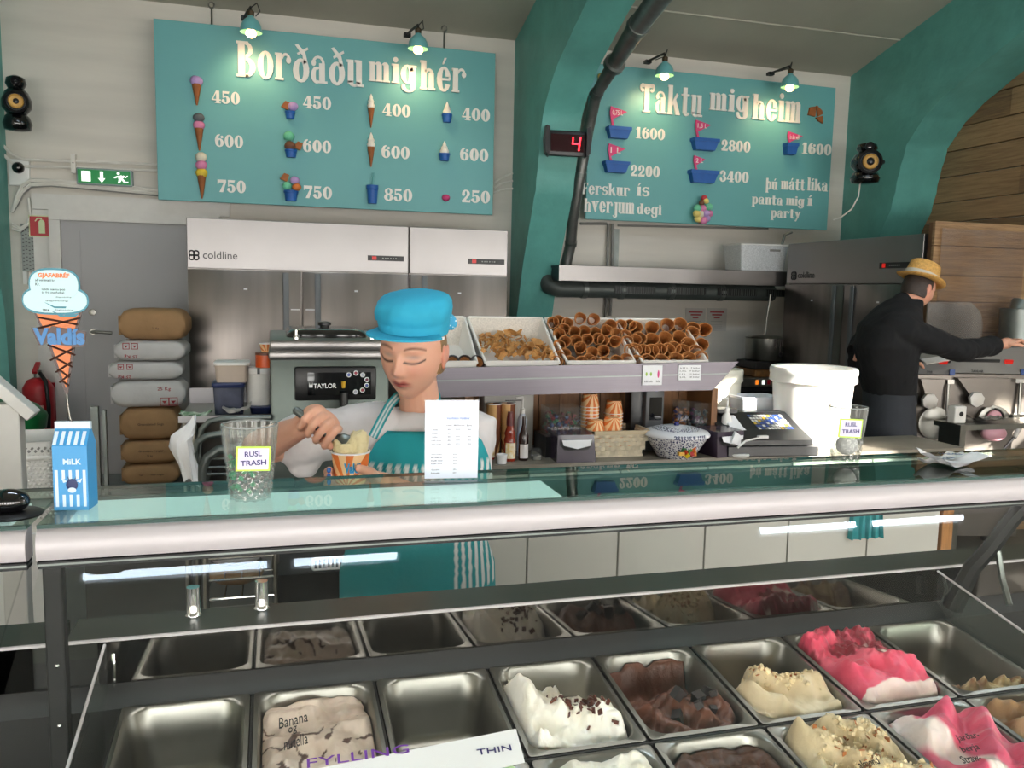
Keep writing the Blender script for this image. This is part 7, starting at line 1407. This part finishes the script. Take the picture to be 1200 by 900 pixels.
vs.add([p for r in G_ for p in r], [(q * (N_ + 1) + i, q * (N_ + 1) + i + 1, (q + 1) * (N_ + 1) + i + 1, (q + 1) * (N_ + 1) + i) for q in (0, 1, 2, 4, 5, 6) for i in range(N_)] + [(3 * (N_ + 1) + i, 3 * (N_ + 1) + i + 1, 7 * (N_ + 1) + i + 1, 7 * (N_ + 1) + i) for i in range(N_)]); vs.build('cap_visor', M_cap, wo, 60)
MB().box(MW @ Vector((.080, -.022, .046)) + HcW - OW, (.002, .018, .007), MW @ Euler((0, 0, -.25)).to_matrix()).build('cap_label', M_paper, wo)
dt = bpy.data.materials.new('dotted_cyan'); dt.use_nodes = True; nt = dt.node_tree; v_ = nt.nodes.new('ShaderNodeTexVoronoi'); v_.inputs['Scale'].default_value = 110; tc_ = nt.nodes.new('ShaderNodeTexCoord'); nt.links.new(tc_.outputs['Object'], v_.inputs[0]); r_ = nt.nodes.new('ShaderNodeValToRGB'); r_.color_ramp.interpolation = 'CONSTANT'; r_.color_ramp.elements[0].color = C('#e8f4f8'); r_.color_ramp.elements[1].color = C('#3fa9d6'); r_.color_ramp.elements[1].position = .28; nt.links.new(v_.outputs[0], r_.inputs[0]); nt.links.new(r_.outputs[0], nt.nodes['Principled BSDF'].inputs['Base Color'])
bp_ = MW @ Vector((.05, .098, .06)) + HcW - OW; MB().ball(bp_, (.026, .010, .020), 14, 8, Euler((0, .5, .4)).to_matrix()).build('cap_bow', dt, wo, 60)
# shirt
M_shirt = mat('white_cotton', '#d9d5d6', .85, var=.03, scale=6, bump=.35, bscale=9)
sb = MB(); sb.loft([ellring(c, d, z, a + .012, b + .012, 30) for c, d, z, a, b in TOR if .85 < z < 1.29] + [ellring(.353, 2.012, 1.292, .088, .064, 30), ellring(.353, 2.01, 1.30, .070, .060, 30)])
for sx in (-1, 1): sb.ball((.352 + sx * .062, 1.925, 1.14), (.062, .055, .06), 16, 10)
sb.limb([SR + Vector((.03, 0, 0)), SR.lerp(ER, .35), SR.lerp(ER, .62)], [.064, .062, .064], 20); sb.limb([SL + Vector((-.03, 0, 0)), SL + Vector((.01, 0, .0)), SL.lerp(EL, .3), SL.lerp(EL, .68)], [.062, .062, .06, .062], 20)
# sleeves hang a little
sb.limb([SR.lerp(ER, .5) + Vector((0, 0, -.02)), SR.lerp(ER, .6) + Vector((.01, 0, -.05))], [.05, .04], 14)
a_ = np.array([tuple(Vector(v) - OW) for v in sb.v]); sb.v = [tuple(p) for p in a_]
shirt = remesh('shirt', sb, .005, M_shirt, wo, 4)
a = verts_of(shirt.data); nf = fbm(a[:, 0] * 2 + a[:, 1], a[:, 2] * 1.3 + a[:, 0], 9, 3, 5) - .45
nr = np.empty(len(a) * 3); shirt.data.vertices.foreach_get('normal', nr); a = a + nr.reshape(-1, 3) * (nf * .016)[:, None]; shirt.data.vertices.foreach_set('co', a.ravel()); shirt.data.update()
tr = MB()
for sx in (-1, 1): tr.limb([Vector((.352 + sx * .085, 2.06, .84)) - OW, Vector((.352 + sx * .09, 2.05, .47)) - OW, Vector((.352 + sx * .09, 2.08, .09)) - OW], [.098, .072, .06], 18)
tr.loft([[tuple(Vector(p) - OW) for p in ellring(c, d, z, a + .016, b + .016, 26)] for c, d, z, a, b in TOR if z < .95])
remesh('trousers', tr, .008, mat('dark_trousers', '#23252b', .8), wo, 3)
for sx in (-1, 1): MB().limb([Vector((.352 + sx * .09, 2.10, .045)) - OW, Vector((.352 + sx * .1, 1.91, .036)) - OW], [.045, .038], 14).build('shoe', M_black, wo, 50)
# apron: a sheet wrapped over the front of the body
M_apr = colmat('teal_apron', .8, bump=.25, bscale=60); nu, nv = 120, 90; vs_ = []; 
zs = np.linspace(.44, 1.262, nv); tor_z = [t[2] for t in TOR]; ti = lambda q, z: np.interp(z, tor_z, [t[q] for t in TOR])
cols = np.zeros((nu * nv, 3)); T1 = np.array(C('#118f96')[:3]); T2 = np.array(C('#d5dcdc')[:3]); T3 = np.array(C('#1c9aa3')[:3]); idx = 0
for j, z in enumerate(zs):
    zz = max(z, .80); cx, cy, A_, B_ = ti(0, zz), ti(1, zz), ti(3, zz) + .026, ti(4, zz) + .028; bust = .035 * math.exp(-((z - 1.135) / .07) ** 2)
    fl = max(0, .98 - z); half = 1.42 if z < 1.06 else 1.42 - (z - 1.06) / .2 * .72
    for i in range(nu):
        u = -1 + 2 * i / (nu - 1); th = -PI / 2 + u * half; fold = .010 * fl * 3 * math.sin(u * 13 + 2 * z) 
        x = cx + (A_ + fl * .05) * math.cos(th); y = cy + (B_ + bust * math.exp(-(u / .7) ** 2) + fl * .06 + fold) * math.sin(th); vs_.append((x - OW.x, y - OW.y, z))
        stripe = T1 if math.sin(x * 2 * PI / .0185) > -.05 else T2
        c_ = T3 if z > 1.192 else (stripe if z > 1.055 + .06 * (u + .2) else (stripe if (u > .30 + (z - .98) * .8 and z > .86) else T1)); cols[idx] = c_; idx += 1
fs_ = [(j * nu + i, j * nu + i + 1, (j + 1) * nu + i + 1, (j + 1) * nu + i) for j in range(nv - 1) for i in range(nu - 1)]
me = bpy.data.meshes.new('apron'); me.from_pydata(vs_, [], fs_); me.update(); me.materials.append(M_apr); me.polygons.foreach_set('use_smooth', [True] * len(me.polygons)); setcol(me, cols); ap = obj('apron', me, wo); md = ap.modifiers.new('thick', 'SOLIDIFY'); md.thickness = .003; md.offset = 1
def strap(pts, w):
    mb = MB(); pts = [Vector(p) for p in pts]; L_, cl_ = [], []
    for i, p in enumerate(pts):
        d = (pts[min(i + 1, len(pts) - 1)] - pts[max(0, i - 1)]).normalized(); s = d.cross(Vector((0, -1, .25))).normalized()
        L_.append([p + s * w * (k / 6 - .5) - OW for k in range(7)])
    nn = len(pts); me = bpy.data.meshes.new('strap'); me.from_pydata([tuple(v) for r in L_ for v in r], [], [(i * 7 + k, i * 7 + k + 1, i * 7 + 8 + k, i * 7 + 7 + k) for i in range(nn - 1) for k in range(6)]); me.update()
    me.materials.append(M_apr); setcol(me, np.array([T1 if k in (0, 1, 3, 5, 6) else T2 for i in range(nn) for k in range(7)])); o = obj('apron_strap', me, ap); md = o.modifiers.new('t', 'SOLIDIFY'); md.thickness = .003
sub = lambda P, n=14: [Vector(np.array([np.interp(t, np.linspace(0, 1, len(P)), [p[q] for p in P]) for q in range(3)])) for t in np.linspace(0, 1, n)]
strap(sub([at(437, 512, 1.86), at(446, 494, 1.885), at(457, 474, 1.935), at(468, 462, 2.0), (.33, 2.075, 1.33)]), .021)
strap(sub([at(506, 520, 1.86), at(510, 494, 1.895), at(512, 474, 1.945), at(511, 458, 2.0), (.36, 2.08, 1.335)]), .021)
# cup she fills, the ice cream in it and the scoop
t = thing('paper_cup', 'orange striped paper cup with vanilla ice cream in the woman\'s hand', 'cup', CU - Vector((0, 0, .032)), math.radians(-20)); cup_part(t, .0385, .062)
ic = MB(); ic.ball((0, 0, .064), (.034, .034, .028), 24, 16); a = np.array(ic.v); n_ = fbm(a[:, 0] * 40, a[:, 2] * 40 + a[:, 1] * 30, 1.3, 4, 3); a = a * (1 + .75 * (n_ - .45))[:, None] * np.array([1, 1, 1]) + np.array([.012, 0, .0]) * np.maximum(0, a[:, 2:3] - .064) * 20; a[:, 2] = np.maximum(a[:, 2] * 1 , .05); ic.v = [tuple(p) for p in a]
tag(ic.build('ice_cream', mat('vanilla', '#e9d9a8', .5, var=.06, bump=.4, bscale=120), None, 60, loc=CU - Vector((0, 0, .032))), 'pale yellow vanilla ice cream heaped in the hand-held cup', 'ice cream')
t = thing('ice_cream_spade', 'grey steel ice cream spade gripped in the woman\'s fist', 'scoop', G0); e_ = hB - G0
MB().limb([Vector(-ax_ * .035), Vector(ax_ * .06)], [.0085, .009], 12).build('handle', M_galv, t, 60)
MB().loft([[ax_ * u + bb * (w_ * math.cos(q)) * .9 + cc * (.006 + .008 * s_) * math.sin(q) for q in np.linspace(0, 2 * PI, 13)[:-1]] for u, w_, s_ in ((.055, .009, 0), (.066, .024, .4), (.085, .032, .7), (.112, .030, .6), (.125, .016, .2))]).build('blade', M_galv, t, 50)
# ------------------------------------------------ the man
HcM = at(1077, 339, 3.95); MM = Matrix.Rotation(math.radians(94), 3, 'Z') @ Matrix.Rotation(math.radians(20), 3, 'X')
OM = Vector((at(1046, 450, 3.95).x, 3.97, 0)); ma = thing('person', 'man in black shirt and straw hat reaching over the batch freezers', 'person', OM)
RZ = math.radians(70)   # shoulder line swung round
def mring(px, z, a, b, dy=0): q = at(px, 420, 3.97); return [tuple(p) for p in ellring(q.x, 3.97 + dy, z, a, b, 28, .85, RZ)]
MT = [(1047, .80, .17, .125), (1046, .92, .165, .12), (1046, 1.02, .15, .115), (1041, 1.15, .175, .135), (1037, 1.32, .205, .15), (1040, 1.44, .205, .14), (1048, 1.53, .15, .105), (1056, 1.59, .075, .075)]
SRm = at(1060, 388, 3.82); ERm = at(1124, 411, 3.78); WRm = at(1172, 404, 3.84); SLm = at(1022, 392, 4.12); ELm = at(1008, 420, 4.08); WLm = at(1060, 425, 4.15)
mb = MB(); head_mb(mb, MM, HcM, 1.02, True); mb.limb([HcM + MM @ Vector((0, .03, -.06)), at(1056, 368, 3.96)], [.052, .058], 18); mb.loft([mring(p, z, a * .9, b * .9) for p, z, a, b in MT])
for S_, E_, W_ in ((SRm, ERm, WRm), (SLm, ELm, WLm)): mb.limb([S_, E_, E_.lerp(W_, .4), W_], [.05, .042, .04, .028], 16)
for sx in (-1, 1): c_ = OM + Vector((math.cos(RZ), math.sin(RZ), 0)) * sx * .095; mb.limb([c_ + Vector((0, 0, .84)), c_ + Vector((0, 0, .47)), c_ + Vector((0, 0, .08))], [.095, .062, .042], 14); mb.limb([c_ + Vector((0, 0, .04)), c_ + Vector((.17, -.03, .03))], [.04, .034], 12)
# right hand resting on the machine head, fingers spread and bent
hd = (at(1196, 398, 3.86) - WRm).normalized(); up_ = Vector((0, 0, 1)); sd = hd.cross(up_).normalized(); pc = WRm + hd * .055
mb.limb([WRm, pc], [.028, .034], 14); mb.ball(pc + hd * .01, (.05, .042, .02), 14, 10, Matrix((hd, sd, hd.cross(sd))).transposed())
for i in range(4): k0 = pc + hd * .045 + sd * (.03 - .02 * i); L3 = (.036, .04, .037, .03)[i]; mb.limb([k0, k0 + hd * L3 + up_ * .006, k0 + hd * L3 * 1.7 - up_ * .014, k0 + hd * L3 * 2.1 - up_ * .036], [.0105, .0098, .009, .008], 10)
mb.limb([pc + sd * .03 - hd * .015, pc + sd * .06 + hd * .02 - up_ * .01, pc + sd * .062 + hd * .05 - up_ * .02], [.014, .012, .0095], 10)
hw = WLm; mb.ball(hw + Vector((.04, .01, 0)), (.05, .035, .025), 12, 8)
for i in range(4): mb.limb([hw + Vector((.07, .03 - .02 * i, 0)), hw + Vector((.1, .03 - .02 * i, -.01)), hw + Vector((.115, .03 - .02 * i, -.03))], [.011, .01, .008], 8)
mb.limb([hw + Vector((.03, -.03, 0)), hw + Vector((.07, -.055, .0))], [.013, .01], 8)
mb.v = [tuple(Vector(v) - OM) for v in mb.v]; body = remesh('body', mb, .0045, M_skin, ma, 3); a = verts_of(body.data) + np.array(OM); col, _ = paint_head(a, MM, HcM, 1.02, '#d79f86', '#b06a60', '#4a3424', '#8a6a60', False); setcol(body.data, col)
M_dh = mat('dark_brown_hair', '#2f221b', .6, var=.25, scale=70); hb = MB(); rings = []
for i in range(9):
    z = -.055 + i * .014; f_ = math.sqrt(max(.05, 1 - (z / .13) ** 2)); a0 = .02 if z < 0 else -.25; rings.append([tuple(MM @ Vector((.081 * f_ * math.cos(t), .008 + .098 * f_ * math.sin(t), z)) + HcM - OM) for t in np.linspace(a0, PI - a0, 22)] + [tuple(MM @ Vector((.066 * f_ * math.cos(t), .006 + .084 * f_ * math.sin(t), z)) + HcM - OM) for t in np.linspace(PI - a0, a0, 22)])
hb.loft(rings).build('hair', M_dh, ma, 60)
# straw hat
M_straw = mat('straw', '#c99a52', .7, var=.18, scale=90, bump=.5, bscale=160); 
def hring(a, b, z, curl=0): return [tuple(MM @ Vector((a * math.cos(t), .012 + b * math.sin(t), z + curl * math.cos(t) ** 2 + .02 * math.sin(t) * 0)) + HcM - OM) for t in np.linspace(0, 2 * PI, 41)[:-1]]
hat = MB().loft([hring(.084, .104, .052), hring(.082, .101, .08), hring(.077, .095, .12), hring(.072, .088, .148), hring(.055, .07, .158), hring(.02, .04, .15)]).build('hat_crown', M_straw, ma, 50)
MB().loft([hring(.084, .104, .050), hring(.10, .121, .046, .004), hring(.122, .142, .048, .014), hring(.124, .144, .052, .016), hring(.10, .121, .052, .004), hring(.085, .105, .056)], False).build('hat_brim', M_straw, ma, 60)
MB().loft([hring(.0865, .1065, .056), hring(.0845, .1035, .088), hring(.079, .098, .088), hring(.081, .101, .056)], False).build('hat_band', mat('grey_band', '#b9b4aa', .7), ma, 50)
M_blk = mat('black_cotton', '#050508', .9, var=.2, scale=6, bump=.4, bscale=10); sb = MB(); sb.loft([mring(p, z, a + .012, b + .014) for p, z, a, b in MT if z > .95])
sb.limb([SRm + Vector((-.03, .04, .02)), SRm + Vector((.0, -.01, .0)), SRm.lerp(ERm, .5), ERm, ERm.lerp(WRm, .78)], [.09, .085, .074, .064, .056], 18); sb.limb([SLm + Vector((.02, -.03, 0)), SLm.lerp(ELm, .5), ELm, ELm.lerp(WLm, .7)], [.09, .092, .098, .08], 18); sb.limb([at(1052, 368, 3.97), at(1059, 356, 3.97)], [.078, .07], 18)
sb.v = [tuple(Vector(v) - OM) for v in sb.v]; sh_ = remesh('shirt', sb, .008, M_blk, ma, 4); a = verts_of(sh_.data); nf = fbm(a[:, 0] * 2 + a[:, 1] * 2, a[:, 2] * 1.5, 6, 3, 9) - .45; nr = np.empty(len(a) * 3); sh_.data.vertices.foreach_get('normal', nr); a = a + nr.reshape(-1, 3) * (nf * .03)[:, None]; sh_.data.vertices.foreach_set('co', a.ravel()); sh_.data.update()
M_dap = mat('charcoal_apron', '#2a2d33', .85, var=.12, scale=8, bump=.4, bscale=12); rings = []
for z, a_, b_ in ((1.06, .17, .135), (1.02, .168, .132), (.9, .185, .145), (.7, .2, .165), (.5, .21, .175), (.34, .215, .18)):
    rings.append([tuple(Vector((OM.x + (a_ + .008 * math.sin(9 * t + z * 5) * (1.1 - z)) * math.cos(t) * math.cos(RZ) - b_ * math.sin(t) * math.sin(RZ), OM.y + a_ * math.cos(t) * math.sin(RZ) + (b_ + .008 * math.sin(9 * t)) * math.sin(t) * math.cos(RZ), z)) - OM) for t in np.linspace(0, 2 * PI, 57)[:-1]])
ap2 = MB().loft(rings, False).build('waist_apron', M_dap, ma, 60); MB().loft([[tuple(Vector(p) * 1.0) for p in [(1.04 * x, 1.04 * y, z + dz) for (x, y, z) in rings[0]]] for dz in (-.06, -.03, .0)], False).build('apron_tie', M_dap, ap2, 60)
for sx in (-1, 1): c_ = Vector((math.cos(RZ), math.sin(RZ), 0)) * sx * .095; MB().limb([c_ + Vector((0, 0, .6)), c_ + Vector((0, 0, .1))], [.085, .06], 16).build('trouser_leg', mat('dark_trousers', '#23252b', .8), ma, 60); MB().limb([c_ + Vector((-.01, 0, .045)), c_ + Vector((.18, -.03, .04))], [.046, .04], 14).build('shoe', M_black, ma, 60)
